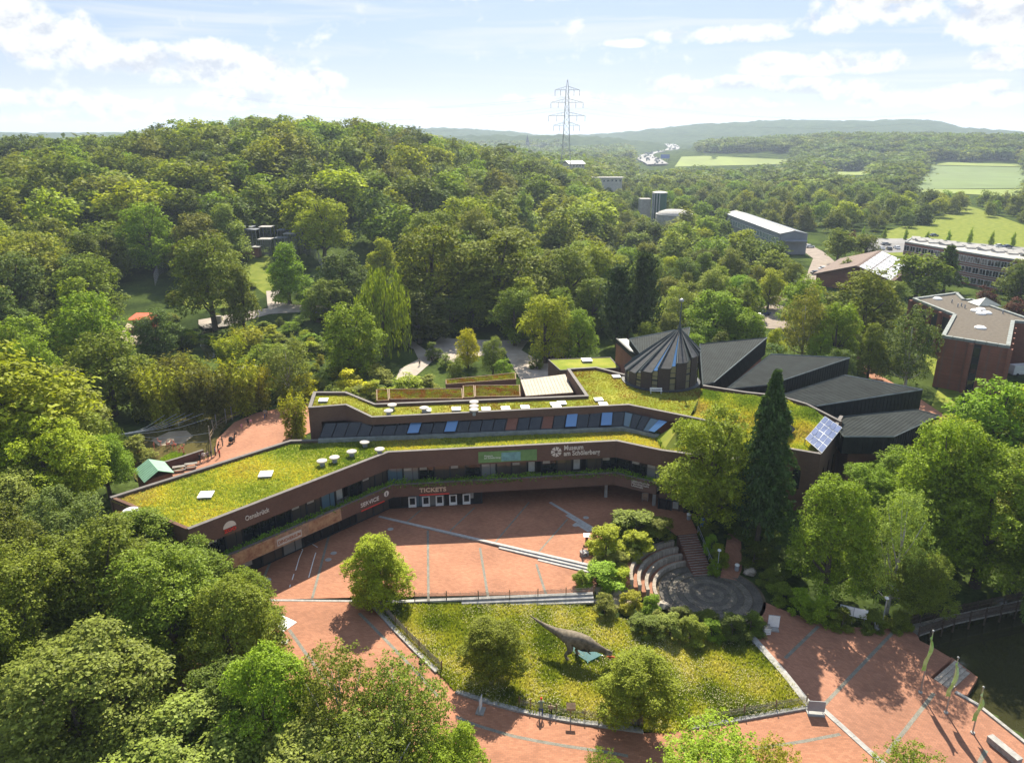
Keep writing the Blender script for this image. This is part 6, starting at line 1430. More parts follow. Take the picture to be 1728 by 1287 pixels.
# ------------------------------------------------------------------ air
hb = MB().box((0, 3600, -8), (13000, 9000, 180), base=True).mesh('haze')
hm_, hnt, ho = newmat('haze_air'); pv = hnt.nodes.new('ShaderNodeVolumePrincipled'); pv.inputs['Color'].default_value = (.66, .80, 1.0, 1); pv.inputs['Density'].default_value = 1.3e-4; pv.inputs['Anisotropy'].default_value = .3
hnt.links.new(pv.outputs[0], ho.inputs['Volume']); hb.materials.append(hm_); hzo = link('haze', hb); hzo['kind'] = 'stuff'; tag(hzo, 'thin pale summer haze lying over the valley and hills', 'haze')

# ------------------------------------------------------------------ sunken stage
SZ = -2.6
sc_ = P(1198, 1003, SZ); SR = 6.15
amp = thing('stone_stage', 'round stone stage of concentric cobble rings with curved seat tiers and a brick stair', 'stage', sc_)
for k, (r0, r1) in enumerate(((0, .55), (.55, 1.1), (1.1, 1.7), (1.7, 2.4), (2.4, 3.2), (3.2, 4.0), (4.0, 5.0), (5.0, SR))):
    z = SZ + (.06 if k < 6 else .1 + .05 * (k - 6)) - .012 * (k % 2); n = 48; mb = MB(); vs_ = []
    for j in range(n):
        t = 2 * math.pi * j / n; vs_ += [(sc_.x + r0 * math.cos(t), sc_.y + r0 * math.sin(t), z), (sc_.x + r1 * .985 * math.cos(t), sc_.y + r1 * .985 * math.sin(t), z), (sc_.x + r1 * .985 * math.cos(t), sc_.y + r1 * .985 * math.sin(t), SZ - .4)]
    fs = []
    for j in range(n):
        a, b = 3 * j, 3 * ((j + 1) % n); fs += [(a, a + 1, b + 1, b), (a + 1, a + 2, b + 2, b + 1)]
    mb.add(vs_, fs); mb.build('cobble_ring', 'stage_cobble' if k % 2 else 'stage_stone', amp)
MB().lathe((sc_.x, sc_.y, SZ - .5), [(SR + .3, 0), (SR + .3, .5)], 48).build('stage_base', 'soil', amp)
def arc_tier(r0, r1, z0, z1, a0, a1, name, m, n=30):
    mb = MB(); vs_ = []
    for j in range(n + 1):
        t = math.radians(a0 + (a1 - a0) * j / n); c, s = math.cos(t), math.sin(t)
        vs_ += [(sc_.x + r0 * c, sc_.y + r0 * s, z0), (sc_.x + r0 * c, sc_.y + r0 * s, z1), (sc_.x + r1 * c, sc_.y + r1 * s, z1), (sc_.x + r1 * c, sc_.y + r1 * s, z0)]
    fs = [(0, 1, 2, 3), (4 * n + 3, 4 * n + 2, 4 * n + 1, 4 * n)]
    for j in range(n):
        a, b = 4 * j, 4 * j + 4; fs += [(a, b, b + 1, a + 1), (a + 1, b + 1, b + 2, a + 2), (a + 2, b + 2, b + 3, a + 3)]
    return mb.add(vs_, fs).build(name, m, amp)
for k in range(4):
    r = SR + .3 + .95 * k; z = SZ + .16 + .5 * k
    arc_tier(r, r + .42, SZ - .6, z + .42, 103 + k, 186 - 2 * k, 'seat_tier', 'seat_stone'); arc_tier(r + .422, r + .945, SZ - .6, z + .12, 103 + k, 186 - 2 * k, 'tier_paving', 'paving')
ta, tb = P(1159, 900, 0), P(1187, 971, SZ); NSx = 17; d = Vector((tb.x - ta.x, tb.y - ta.y, 0)); L_ = d.length; d.normalize(); sx = Vector((-d.y, d.x, 0)); rz = math.atan2(d.y, d.x)
for k in range(NSx):
    c = ta + d * (L_ * (k + .5) / NSx); z = -.15 * (k + .4); MB().box((c.x, c.y, z - 1.0), (L_ / NSx * 1.0, 2.6, 2.0), rz).build('stair_step', 'stair_brick', amp)
    MB().box((c.x + d.x * L_ / NSx * .42, c.y + d.y * L_ / NSx * .42, z + .012), (.07, 2.6, .03), rz).build('step_nosing', 'stone', amp)
rail = thing('hand_rail', 'pale tubular hand rail along the brick stair to the stage', 'railing', ta + sx * 1.5); q0, q1 = ta + sx * 1.5, tb + sx * 1.5
MB().tube([q0 + Vector((0, 0, 1)), q1 + Vector((0, 0, 1))], .05, 6).build('top_rail', 'steel', rail); MB().tube([q0 + Vector((0, 0, .55)), q1 + Vector((0, 0, .55))], .035, 6).build('mid_rail', 'steel', rail)
for t in (0, .33, .66, 1): MB().tube([q0.lerp(q1, t), q0.lerp(q1, t) + Vector((0, 0, 1.02))], .045, 6).build('post', 'steel', rail)

# ------------------------------------------------------------------ picket fences
def fence(label, line, h=.95, gap=.13, post=3.2, zf=None):
    zf = zf or (lambda x, y: hz1(x, y)); pts = resample(line, gap); c = pts[len(pts) // 2]; o = thing('picket_fence', label, 'fence', (c.x, c.y, zf(c.x, c.y))); mb = MB(); rf = random.Random(int(c.x * 7))
    for p in pts: z = zf(p.x, p.y); mb.box((p.x, p.y, z), (.045, .035, h * rf.uniform(.88, 1.06)), rf.uniform(0, 1), base=True)
    k = mb.build('picket_row', 'wood_grey', o); k['kind'] = 'stuff'
    for w in (.25, .7): MB().tube([(p.x, p.y, zf(p.x, p.y) + h * w) for p in pts[::5]], .012, 3, cap=False).build('wire', 'steel_grey', o)
    for p in resample(line, post): MB().tube([(p.x, p.y, zf(p.x, p.y) - .2), (p.x, p.y, zf(p.x, p.y) + h * 1.22)], .06, 6).build('post', 'wood', o)
    return o
fence('low picket fence along the stone terrace edge above the meadow', [P(700, 1013, -.2), P(860, 1009, -.25), P(1002, 1002, -.4)], zf=lambda x, y: float(zmid(x)))
fence('low picket fence beside the brick path left of the meadow', offset(ml, .55)); fence('low picket fence along the curved kerb where two people stand', offset(mb_, .55)[8:]); fence('low picket fence at the meadow edge by the dark notice board', offset(mb2, .5))

# ------------------------------------------------------------------ people
def skin(name, V, E, R, sub=2):
    me = bpy.data.meshes.new(name); me.from_pydata(V, E, []); o = bpy.data.objects.new(name, me); col.objects.link(o); o.modifiers.new('s', 'SKIN'); sv = me.skin_vertices[0].data
    for i, r in enumerate(R): sv[i].radius = (r, r) if isinstance(r, (int, float)) else r
    sv[0].use_root = True; sb = o.modifiers.new('d', 'SUBSURF'); sb.levels = sub; sb.render_levels = sub; bpy.context.view_layer.update()
    m2 = bpy.data.meshes.new_from_object(o.evaluated_get(bpy.context.evaluated_depsgraph_get())); bpy.data.objects.remove(o); bpy.data.meshes.remove(me); return m2
POSE = {}
def person_mesh(pose):
    """one continuous figure 1.72 m tall facing -y, hands with fingers"""
    if pose in POSE: return POSE[pose]
    sit = pose == 'sit'; st = .16 if pose == 'walk' else .03; hip = .48 if sit else .92; lean = .18 if pose in ('push', 'lean') else 0.0
    V = [(0, 0, hip), (0, -lean * .4, hip + .22), (0, -lean, hip + .44), (0, -lean * 1.15, hip + .56), (0, -lean * 1.35 - .01, hip + .66), (0, -lean * 1.45 - .02, hip + .76)]
    R = [(.15, .11), (.14, .1), (.16, .105), .055, (.075, .09), (.07, .08)]; E = [(0, 1), (1, 2), (2, 3), (3, 4), (4, 5)]
    for s in (-1, 1):
        b = len(V)
        if sit: V += [(s * .09, -.05, hip), (s * .1, -.45, hip + .02), (s * .1, -.47, .1), (s * .1, -.62, .04)]
        else: V += [(s * .09, 0, hip - .06), (s * .1, -st * s * .6 - .02, .5), (s * .1, -st * s + .02, .09), (s * .11, -st * s - .13, .035)]
        R += [.088, .06, .042, .035]; E += [(0, b), (b, b + 1), (b + 1, b + 2), (b + 2, b + 3)]
        b = len(V); sh = hip + .48
        if pose == 'push': V += [(s * .2, -lean, sh), (s * .25, -.32, sh - .24), (s * .2, -.55, sh - .3)]
        elif pose == 'lean': V += [(s * .2, -lean, sh), (s * .27, -.22, sh - .26), (s * .2, -.42, sh - .3)]
        elif sit: V += [(s * .19, 0, sh), (s * .24, -.06, sh - .27), (s * .12, -.28, sh - .32)]
        else: V += [(s * .2, 0, sh), (s * .25, st * s * .5, sh - .28), (s * .25, st * s * .6 - .08, sh - .52)]
        R += [.062, .045, .032]; E += [(2, b), (b, b + 1), (b + 1, b + 2)]
        w = Vector(V[-1]); dr = (w - Vector(V[-2])).normalized(); pb_ = len(V); V.append(tuple(w + dr * .07)); R.append((.038, .022)); E.append((b + 2, pb_))
        for f, (o_, ln) in enumerate(((-.032, .055), (-.011, .068), (.011, .064), (.03, .05))):
            i = len(V); a = w + dr * .1 + Vector((0, o_, 0)); V += [tuple(a), tuple(a + dr * ln * .6 + Vector((-s * .012, 0, 0))), tuple(a + dr * ln + Vector((-s * .03, 0, 0)))]; R += [.009, .008, .007]; E += [(pb_, i), (i, i + 1), (i + 1, i + 2)]
        i = len(V); a = w + dr * .045 + Vector((0, -.04, 0)); V += [tuple(a), tuple(a + dr * .04 + Vector((0, -.02, 0)))]; R += [.01, .008]; E += [(pb_, i), (i, i + 1)]
    me = skin('body', V, E, R, 1); head = Vector(V[4]) * .4 + Vector(V[5]) * .6
    hb = MB(); hb.lathe((head.x, head.y + .012, head.z + .0), [(.07, -.05), (.095, .0), (.1, .05), (.085, .1), (.04, .13)], 10)
    fb = MB()
    for s in (-1, 1): fb.box((head.x + s * .03, head.y - .083, head.z + .0), (.02, .012, .012)); fb.box((head.x + s * .088, head.y, head.z - .01), (.02, .035, .05))
    fb.box((head.x, head.y - .095, head.z - .025), (.02, .03, .04)); fb.box((head.x, head.y - .085, head.z - .06), (.045, .012, .01))
    POSE[pose] = (me, hb.mesh('hair', 'hair', smooth=True), fb.mesh('face', 'skin'), hip); return POSE[pose]
GEAR = {}
def person(px, py, label, top, legs, pose='stand', rz=0.0, h=1.72, group=None, z=None, hair='hair', surf=None):
    p = P(px, py, z) if z is not None else G(px, py); me, hb, fb, hip = person_mesh(pose); key = (pose, top, legs)
    if key not in GEAR:
        m2 = me.copy(); m2.materials.clear()
        for q in (top, legs, 'skin', 'cloth_dark'): m2.materials.append(MATS[q])
        for f in m2.polygons:
            c = f.center
            if c.z < .085: i = 3
            elif c.z < hip + .03 and not (pose != 'sit' and abs(c.x) > .19) and not (pose == 'sit' and c.z > hip + .1): i = 1
            elif c.z > hip + .57 or (abs(c.x) > .1 and c.z < hip + .16 and (abs(c.x) > .2 or c.y < -.2)): i = 2
            else: i = 0
            f.material_index = i; f.use_smooth = True
        GEAR[key] = m2
    o = thing('person', label, 'person', p, group); o.rotation_euler = (0, 0, rz); k = h / 1.72; o.scale = (k * 1.15, k * 1.15, k)
    b = link('body', GEAR[key], o); q = hb
    if hair != 'hair': q = hb.copy(); q.materials.clear(); q.materials.append(MATS[hair])
    link('hair', q, b); link('face', fb, b); return o
person(913, 1208, 'person in a green shirt and jeans with a red cap at the picket fence', 'cloth_green', 'cloth_blue', 'lean', 3.1, 1.8, hair='cloth_red'); person(929, 1205, 'child in a tan shirt beside the person in green at the fence', 'cloth_tan', 'cloth_dark', 'stand', 3.0, 1.25)
sp_ = person(983, 940, 'person in a white shirt and dark trousers sitting by the forecourt bushes', 'cloth_white', 'cloth_dark', 'sit', 1.9, z=-.1); wb = P(984, 938, 0); sw = thing('stone_block', 'low stone block seat under the person sitting by the bushes', 'block', wb); MB().box((wb.x + .15, wb.y + .25, -.4), (.9, .8, .84), .3, base=True).build('block', 'stone', sw); MB().box((wb.x + .15, wb.y + .25, .443), (.96, .86, .06), .3, base=True).build('slab', 'kerb_stone', sw)
for a, b, t, l, ps, rz, h, lb in ((447, 706, 'cloth_tan', 'cloth_blue', 'walk', 2.6, 1.8, 'person in a beige top walking off the brick terrace'), (450, 704, 'cloth_grey', 'cloth_dark', 'walk', 2.6, 1.6, 'person in grey beside the one in the beige top'), (419, 719, 'cloth_dark', 'cloth_dark', 'walk', .5, 1.75, 'person in dark clothes walking on the brick terrace'), (424, 717, 'cloth_pink', 'cloth_tan', 'walk', .5, 1.2, 'child in pale pink beside the walker in dark clothes'), (408, 724, 'cloth_pink', 'cloth_pink', 'stand', 1.0, 1.15, 'small child in pink by the terrace fence'), (376, 753, 'cloth_dark', 'cloth_grey', 'stand', 1.8, 1.75, 'person in dark top watching the pond beside the pram'), (396, 744, 'cloth_dark', 'cloth_dark', 'push', 2.0, 1.75, 'person in black pushing a dark pram'),
  (368, 762, 'cloth_dark', 'cloth_dark', 'lean', 2.0, 1.75, 'person in black leaning on the pond rail'), (364, 769, 'cloth_blue', 'cloth_dark', 'stand', 2.0, 1.6, 'person in blue at the pond rail'), (357, 774, 'cloth_dark', 'cloth_blue', 'stand', 2.2, 1.7, 'person in dark top and jeans in the group at the pond'), (351, 776, 'cloth_grey', 'cloth_dark', 'stand', 1.2, 1.65, 'person in grey in the group at the pond'), (345, 778, 'cloth_white', 'cloth_tan', 'stand', .2, 1.7, 'person in white in the group at the pond'), (338, 781, 'cloth_dark', 'cloth_dark', 'stand', 2.5, 1.7, 'person all in black at the end of the pond group'), (371, 772, 'cloth_red', 'cloth_dark', 'stand', 1.6, 1.5, 'person in a dark red top in the pond group'),
  (729, 613, 'cloth_dark', 'cloth_dark', 'stand', .3, 1.8, 'lone person in dark clothes on the curved zoo path'), (708, 617, 'cloth_grey', 'cloth_dark', 'stand', .8, 1.7, 'person in grey beside the low wall of the zoo path'), (710, 1131, 'cloth_dark', 'cloth_blue', 'stand', 1.0, 1.5, 'person in dark top beside the path kerb under the grove')):
    person(a, b, lb, t, l, ps, rz, h)
def pram():
    p = G(391, 748); o = thing('pram', 'dark pram being pushed across the brick terrace', 'pram', p); MB().prism([(p.x - .3, p.y - .45, p.z + .95), (p.x + .3, p.y - .45, p.z + .95), (p.x + .3, p.y + .45, p.z + .8), (p.x - .3, p.y + .45, p.z + .8)], p.z + .45).build('basket', 'cloth_dark', o)
    MB().lathe((p.x, p.y - .2, p.z + .9), [(.38, 0), (.34, .2), (.2, .36), (.03, .4)], 10).build('hood', 'cloth_dark', o)
    for dx in (-.3, .3):
        for dy in (-.4, .4): MB().tube([(p.x + dx - .03, p.y + dy, p.z + .18), (p.x + dx + .03, p.y + dy, p.z + .18)], .18, 10).build('wheel', 'tyre', o)
    MB().tube([(p.x, p.y + .3, p.z + .6), (p.x, p.y + .75, p.z + 1.0)], .03, 6).build('handle', 'steel', o)
pram()

# ------------------------------------------------------------------ dinosaur
def dino():
    g = G(985, 1112); hd = P(1027, 1103, g.z + .9); tt = P(893, 1037, g.z + 3.3); hip = P(963, 1075, g.z + 2.5); sh = P(993, 1086, g.z + 2.3); nk = P(1012, 1094, g.z + 1.9)
    o = thing('dinosaur_sculpture', 'grey brown life size predatory dinosaur sculpture bending down in the meadow', 'dinosaur', g)
    ax = (sh - hip); ax.z = 0; ax.normalize(); sd_ = Vector((-ax.y, ax.x, 0))
    V = [hip, hip.lerp(sh, .5) + Vector((0, 0, .12)), sh, nk, hd.lerp(nk, .45) + Vector((0, 0, .1)), hd]; R = [(.62, .84), (.68, .88), (.5, .66), (.36, .42), (.28, .32), (.1, .12)]; E = [(i, i + 1) for i in range(5)]
    b = len(V); V += [hip.lerp(tt, t) + Vector((0, 0, -.25 * math.sin(t * 3.14))) for t in (.18, .38, .6, .8, 1.0)]; R += [.56, .38, .24, .13, .03]; E += [(0, b)] + [(b + i, b + i + 1) for i in range(4)]
    for s, fw in ((1, .7), (-1, -.5)):
        b = len(V); h0 = hip + sd_ * (s * .5) - Vector((0, 0, .3)); kn = h0 + ax * (fw * .6 + .55) + Vector((0, 0, -.75)) + sd_ * s * .12; an = kn + ax * (-.6) + Vector((0, 0, -.75)); ft = Vector((an.x + ax.x * .3, an.y + ax.y * .3, g.z + .1)); to_ = ft + ax * .5
        V += [h0, kn, an, ft, to_]; R += [.44, .34, .18, .16, .09]; E += [(0, b), (b, b + 1), (b + 1, b + 2), (b + 2, b + 3), (b + 3, b + 4)]
        for sp in (-.22, .22): i = len(V); V.append(ft + ax * .42 + sd_ * sp); R.append(.06); E.append((b + 3, i))
        b = len(V); a0_ = sh + sd_ * (s * .36) - Vector((0, 0, .3)); V += [a0_, a0_ + ax * .1 + Vector((0, 0, -.42)), a0_ + ax * .42 + Vector((0, 0, -.55))]; R += [.12, .08, .05]; E += [(2, b), (b, b + 1), (b + 1, b + 2)]
    me = skin('body', [tuple(v - g) for v in V], E, R, 2); me.materials.clear(); me.materials.append(MATS['dino_hide']); me.polygons.foreach_set('use_smooth', [True] * len(me.polygons)); bd = link('body', me, o)
    hx = (hd - nk); hx.z *= .6; hx.normalize(); hr = Vector((-hx.y, hx.x, 0)).normalized(); hu = hx.cross(hr)
    hu = hu if hu.z > 0 else -hu
    hb = MB(); base = hd.lerp(nk, .35)
    for nm, z0, z1 in (('skull', .02, .34), ('jaw', -.2, -.04)):
        q = []
        for f, w, zt in ((-.25, .24, z1), (.35, .21, z1 * .95), (.85, .13, z1 * .5 if z1 > 0 else z1)): q += [base + hx * f + hr * w + hu * z0, base + hx * f - hr * w + hu * z0, base + hx * f - hr * w * .7 + hu * zt, base + hx * f + hr * w * .7 + hu * zt]
        MB().add(q, [(0, 1, 2, 3), (11, 10, 9, 8)] + [(4 * k + i, 4 * k + (i + 1) % 4, 4 * k + 4 + (i + 1) % 4, 4 * k + 4 + i) for k in range(2) for i in range(4)]).build(nm, 'dino_hide', o)
    tm = MB()
    for i in range(7):
        for s in (-1, 1): p = base + hx * (.1 + i * .1) + hr * s * (.2 - i * .012); tm.add([p + hx * .03 + hu * .02, p - hx * .03 + hu * .02, p - hu * .09], [(0, 1, 2)])
    tmo = tm.build('tooth_row', 'white_paint', o); tmo['kind'] = 'stuff'
    pr = G(1030, 1111); po = thing('prey_figure', 'small red brown prey figure lying at the dinosaur snout', 'figure', pr); MB().tube([pr + Vector((-.5, 0, .15)), pr + Vector((-.1, 0, .3)), pr + Vector((.3, -.1, .28)), pr + Vector((.75, -.2, .1))], [.05, .15, .13, .04], 8).build('body', 'dino_prey', po, True)
    for dx in (-.1, .3): MB().tube([pr + Vector((dx, 0, .25)), pr + Vector((dx + .1, -.4, .08))], [.09, .04], 6).build('leg', 'dino_prey', po, True)
    sh_ = P(990, 1106, g.z + .25); to = thing('teal_platform', 'bluish translucent sheet platform lying under the dinosaur', 'platform', G(990, 1108))
    q = [P(a, b, g.z + .3) for a, b in ((957, 1092), (978, 1086), (1016, 1104), (992, 1116))]; MB().prism([tuple(p) for p in q], g.z + .24).build('sheet', 'teal_sheet', to); [MB().tube([p + Vector((0, 0, -.4)), p + Vector((0, 0, -.065))], .04, 6).build('foot', 'steel', to) for p in q]
dino()

# ------------------------------------------------------------------ flags, boards, lamps, bins
def flag(bx, by, tx, ty, lbl, fl0):
    p = P(bx, by, -2.6); H = PD(tx, ty, p.y).z - p.z; o = thing('flag_pole', lbl, 'flag', p, 'flag poles at the lake'); MB().tube([p, p + Vector((0, 0, H))], [.075, .05], 8).build('pole', 'steel', o); MB().lathe(p + Vector((0, 0, H)), [(.06, 0), (.11, .06), (.09, .14), (.02, .18)], 8).build('finial', 'steel', o); MB().tube([p + Vector((0, 0, -.05)), p + Vector((0, 0, .12))], .2, 10).build('foot', 'concrete', o)
    r = random.Random(int(bx)); nu, nv = 9, 16; vs_ = []; L = H * fl0
    for j in range(nv + 1):
        v = j / nv
        for i in range(nu + 1):
            u = i / nu; w = .2 + (.95 - .3 * math.sin(v * 3.1)) * (.55 + .45 * math.sin(v * 4 + bx)); ang = -2.2 + .25 * math.sin(v * 5)
            x = .06 + u * w; y = .22 * math.sin(u * 9 + v * 3) * u; vs_.append((p.x + x * math.cos(ang) - y * math.sin(ang), p.y + x * math.sin(ang) + y * math.cos(ang), p.z + H - .15 - v * L - u * .35))
    fs = [(j * (nu + 1) + i, j * (nu + 1) + i + 1, (j + 1) * (nu + 1) + i + 1, (j + 1) * (nu + 1) + i) for j in range(nv) for i in range(nu)]; MB().add(vs_, fs).build('banner_flag', 'flag_green', o, True)
flag(1553, 1168, 1573, 1065, 'flag pole with a limp green flag beside the steps down to the landing', .56); flag(1596, 1202, 1613, 1110, 'flag pole with a limp green flag between the other two poles on the quay', .6); flag(1641, 1236, 1661, 1160, 'flag pole with a limp green flag beside the long stone bench', .62)
def board(px, py, w, h, lift, rz, label, face, base='base', name='notice_board', z=None, tilt=0.0):
    p = G(px, py) if z is None else P(px, py, z); o = thing(name, label, 'sign', p); ca, sa = math.cos(rz), math.sin(rz)
    MB().box((p.x, p.y, p.z + lift), (w, .06, h), rz, base=True).build('panel', 'steel_grey', o); MB().box((p.x + sa * .034, p.y - ca * .034, p.z + lift + .04), (w - .08, .01, h - .08), rz, base=True).build('poster', face, o)
    for s in (-1, 1): MB().tube([(p.x + s * w * .42 * ca, p.y + s * w * .42 * sa, p.z), (p.x + s * w * .42 * ca, p.y + s * w * .42 * sa, p.z + lift + .05)], .035, 6).build('post', 'steel_grey', o)
    if base == 'base': MB().box((p.x, p.y, p.z), (w * 1.0, .75, .14), rz, base=True).build('base_block', 'concrete', o)
    return o, p
o, p = board(1437, 1052, 2.9, 1.2, 1.0, -.42, 'white twin panel information board on posts at the edge of the bushes', 'white_paint', None)
ca, sa = math.cos(-.42), math.sin(-.42); lettering('notice_text', "Museum\nPlanetarium\nZoo", .2, 'steel_grey', o, p + Vector((-1.25 * ca + sa * .05, -1.25 * sa - ca * .05, 1.85)), (ca, sa, 0), depth=.003); MB().box((p.x, p.y - .05, p.z + 1.0), (.05, .09, 1.24), -.42, base=True).build('mullion', 'steel_grey', o); MB().tube([p, p + Vector((0, 0, 1.0))], .035, 6).build('post', 'steel_grey', o)
board(1304, 1062, 1.25, 1.5, .4, -.2, 'tall white poster stand on a grey base by the meadow corner', 'white_paint'); board(1376, 1204, 1.6, 1.15, .35, -.1, 'dark framed notice board on a base at the kerb corner', 'steel_grey'); board(811, 1200, 1.0, 1.3, .3, 1.35, 'white poster stand seen edge on by the path kerb', 'white_paint'); board(1187, 893, .95, 1.25, .5, -.1, 'blue poster sign at the head of the brick stair', 'sign_blue', None); board(1088, 846, .9, 1.1, .3, -.1, 'poster stand with a yellow picture under the museum overhang', 'sign_tan', None)
p = G(963, 1214); o = thing('viewing_post', 'small wooden sign box on a post by the picket fence', 'sign', p); MB().tube([p, p + Vector((0, 0, 1.3))], .06, 6).build('post', 'wood', o); MB().prism([(p.x - .42, p.y - .25, p.z + 1.45), (p.x + .42, p.y - .25, p.z + 1.45), (p.x + .42, p.y + .25, p.z + 1.75), (p.x - .42, p.y + .25, p.z + 1.75)], [p.z + 1.3] * 2 + [p.z + 1.5] * 2).build('sign_box', 'wood', o)
p = P(990, 915, 0); o = thing('display_lectern', 'white topped display lectern on a brick post beside the bushes', 'lectern', p); MB().box((p.x, p.y, 0), (.35, .35, .95), base=True).build('post', 'brick_red', o); MB().prism([(p.x - .45, p.y - .35, 1.0), (p.x + .45, p.y - .35, 1.0), (p.x + .45, p.y + .35, 1.18), (p.x - .45, p.y + .35, 1.18)], .955).build('top', 'white_paint', o)
def bollard(px, py, label, h=.9): p = G(px, py); o = thing('bollard_lamp', label, 'lamp', p); MB().tube([p, p + Vector((0, 0, h * .7))], .12, 10).build('post', 'steel_grey', o); MB().lathe(p + Vector((0, 0, h * .7)), [(.14, 0), (.17, .06), (.17, .22), (.06, .3)], 10).build('lamp_head', 'lamp_pale', o)
bollard(995, 962, 'short bollard lamp among the bright bushes by the steps')
def bin_(px, py, label): p = G(px, py); o = thing('litter_bin', label, 'bin', p); MB().lathe(p, [(.24, 0), (.28, .1), (.28, .72)], 12).build('drum', 'steel_grey', o); MB().lathe(p + Vector((0, 0, .74)), [(.31, 0), (.31, .1), (.2, .2), (.05, .22)], 12).build('lid', 'lamp_pale', o)
bin_(1243, 962, 'grey litter bin on the lane beside the stage'); bin_(1479, 1062, 'grey litter bin beside the twin information board'); bin_(1162, 876, 'grey litter bin in the shade of the museum linden')
p = G(1293, 1068); o = thing('waste_crate', 'white slatted waste crate next to the tall poster stand', 'bin', p)
for dx, dy, w, l in ((-.36, 0, .04, .7), (.36, 0, .04, .7), (0, -.36, .68, .04), (0, .36, .68, .04)): [MB().box((p.x + dx, p.y + dy, p.z + z), (w, l, .14), base=True).build('slat', 'white_paint', o) for z in (.08, .3, .52, .74)]
MB().box((p.x, p.y, p.z + .9), (.8, .8, .06), base=True).build('lid', 'wood_grey', o)
def lamp(px, py, h, label): p = G(px, py); o = thing('lamp_post', label, 'lamp', p); MB().tube([p, p + Vector((0, 0, h))], [.06, .045], 8).build('pole', 'steel_grey', o); MB().lathe(p + Vector((0, 0, h)), [(.05, 0), (.24, .05), (.2, .2), (.03, .28)], 10).build('lamp_head', 'lamp_pale', o)
lamp(1210, 968, 3.3, 'slim lamp post beside the stair to the stage'); lamp(1488, 1056, 3.6, 'slim pale lamp post beside the lake side bushes')
p = P(437, 1016, 0); o = thing('stone_obelisk', 'grey pointed stone marker at the forecourt edge', 'stone', p); MB().lathe(p, [(.5, -.1), (.48, .3), (.42, 1.3), (.3, 1.75), (.04, 2.1)], 7).build('shaft', 'stone', o); MB().lathe(p, [(.75, -.1), (.75, .12), (.6, .18)], 8).build('plinth', 'stone', o)
p = P(480, 1056, 0); o = thing('market_parasol', 'white canvas parasol over the brick path beside the grove', 'parasol', p); q = [P(a, b, 2.5) for a, b in ((471, 1035), (501, 1049), (477, 1066), (458, 1047))]; ap = sum(q, Vector()) / 4 + Vector((0, 0, .55)); MB().add(q + [ap] + [v - Vector((0, 0, .06)) for v in q], [(0, 1, 4), (1, 2, 4), (2, 3, 4), (3, 0, 4), (0, 5, 6, 1), (1, 6, 7, 2), (2, 7, 8, 3), (3, 8, 5, 0)]).build('canopy', 'white_paint', o); MB().tube([(ap.x, ap.y, 0), (ap.x, ap.y, ap.z)], .04, 8).build('pole', 'steel', o); MB().box((ap.x, ap.y, 0), (.7, .7, .12), base=True).build('foot', 'concrete', o)
rk = random.Random(9)
def rock(px, py, s, label):
    p = G(px, py); o = thing('boulder', label, 'rock', p); bm = bmesh.new(); bmesh.ops.create_icosphere(bm, subdivisions=2, radius=s)
    for v in bm.verts: v.co *= 1 + rk.uniform(-.2, .2); v.co.z = max(v.co.z * .65, -s * .3)
    me = bpy.data.meshes.new('rock'); bm.to_mesh(me); bm.free(); me.materials.append(MATS['stone_warm']); link('rock', me, o, (0, 0, s * .2))
rock(1265, 966, .85, 'flat pale boulder in the shade beside the stage lane'); rock(1030, 993, .6, 'square boulder on the bare patch at the terrace end'); rock(1040, 1002, .65, 'rounded boulder on the bare patch by the golden bush'); rock(1048, 988, .3, 'small boulder at the edge of the bare patch'); rock(1118, 1022, .7, 'boulder at the foot of the seat tiers')
gsheet('bare_patch', [(1000, 990), (1060, 985), (1085, 1000), (1070, 1020), (1020, 1030), (1000, 1012)], 'sand', .03, 3)
gsheet('side_lane', [(1228, 900), (1250, 900), (1252, 960), (1240, 985), (1215, 975), (1222, 940)], 'paving_diag', .03, 3)
# lake side: walkway, bench wall, small stair
w0, w1 = [P(a, b, -2.55) for a, b in ((1528, 1056), (1600, 1038), (1740, 1008), (1900, 985))], [P(a, b, -2.55) for a, b in ((1550, 1072), (1610, 1052), (1740, 1024), (1900, 1000))]
wk = thing('lake_walkway', 'grey timber walkway with railings crossing the dark lake edge', 'walkway', w0[0])
for i in range(3):
    a0_, a1_, b0_, b1_ = w0[i], w0[i + 1], w1[i], w1[i + 1]; n = int((a1_ - a0_).length / .9)
    for k in range(n):
        q = [a0_.lerp(a1_, (k + .03) / n), a0_.lerp(a1_, (k + .97) / n), b0_.lerp(b1_, (k + .97) / n), b0_.lerp(b1_, (k + .03) / n)]; MB().prism([tuple(v) for v in q], -2.68).build('deck_plank', 'wood_grey', wk)
for ln in (w0, w1):
    for zz_ in (.5, 1.05): MB().tube([v + Vector((0, 0, zz_)) for v in ln], .06, 5).build('rail', 'wood_dark', wk)
    rb = MB()
    for v in resample(ln, .16): rb.box((v.x, v.y, v.z + .1), (.05, .04, .95), base=True)
    ro = rb.build('baluster_row', 'wood_dark', wk); ro['kind'] = 'stuff'
    for v in resample(ln, 2.2): MB().box((v.x, v.y, -5), (.14, .14, 3.65), base=True).build('post', 'wood_dark', wk)
ba, bb = P(1664, 1250, -2.6), P(1715, 1292, -2.6); bt = thing('stone_bench', 'long low stone bench wall on the quay with weeds behind', 'bench', (ba + bb) / 2); strip(MB(), [ba, bb], .6, -2.6, -2.05).build('wall', 'stone', bt); strip(MB(), offset([ba, bb], -.05), .7, -2.046, -1.95).build('slab', 'kerb_stone', bt)
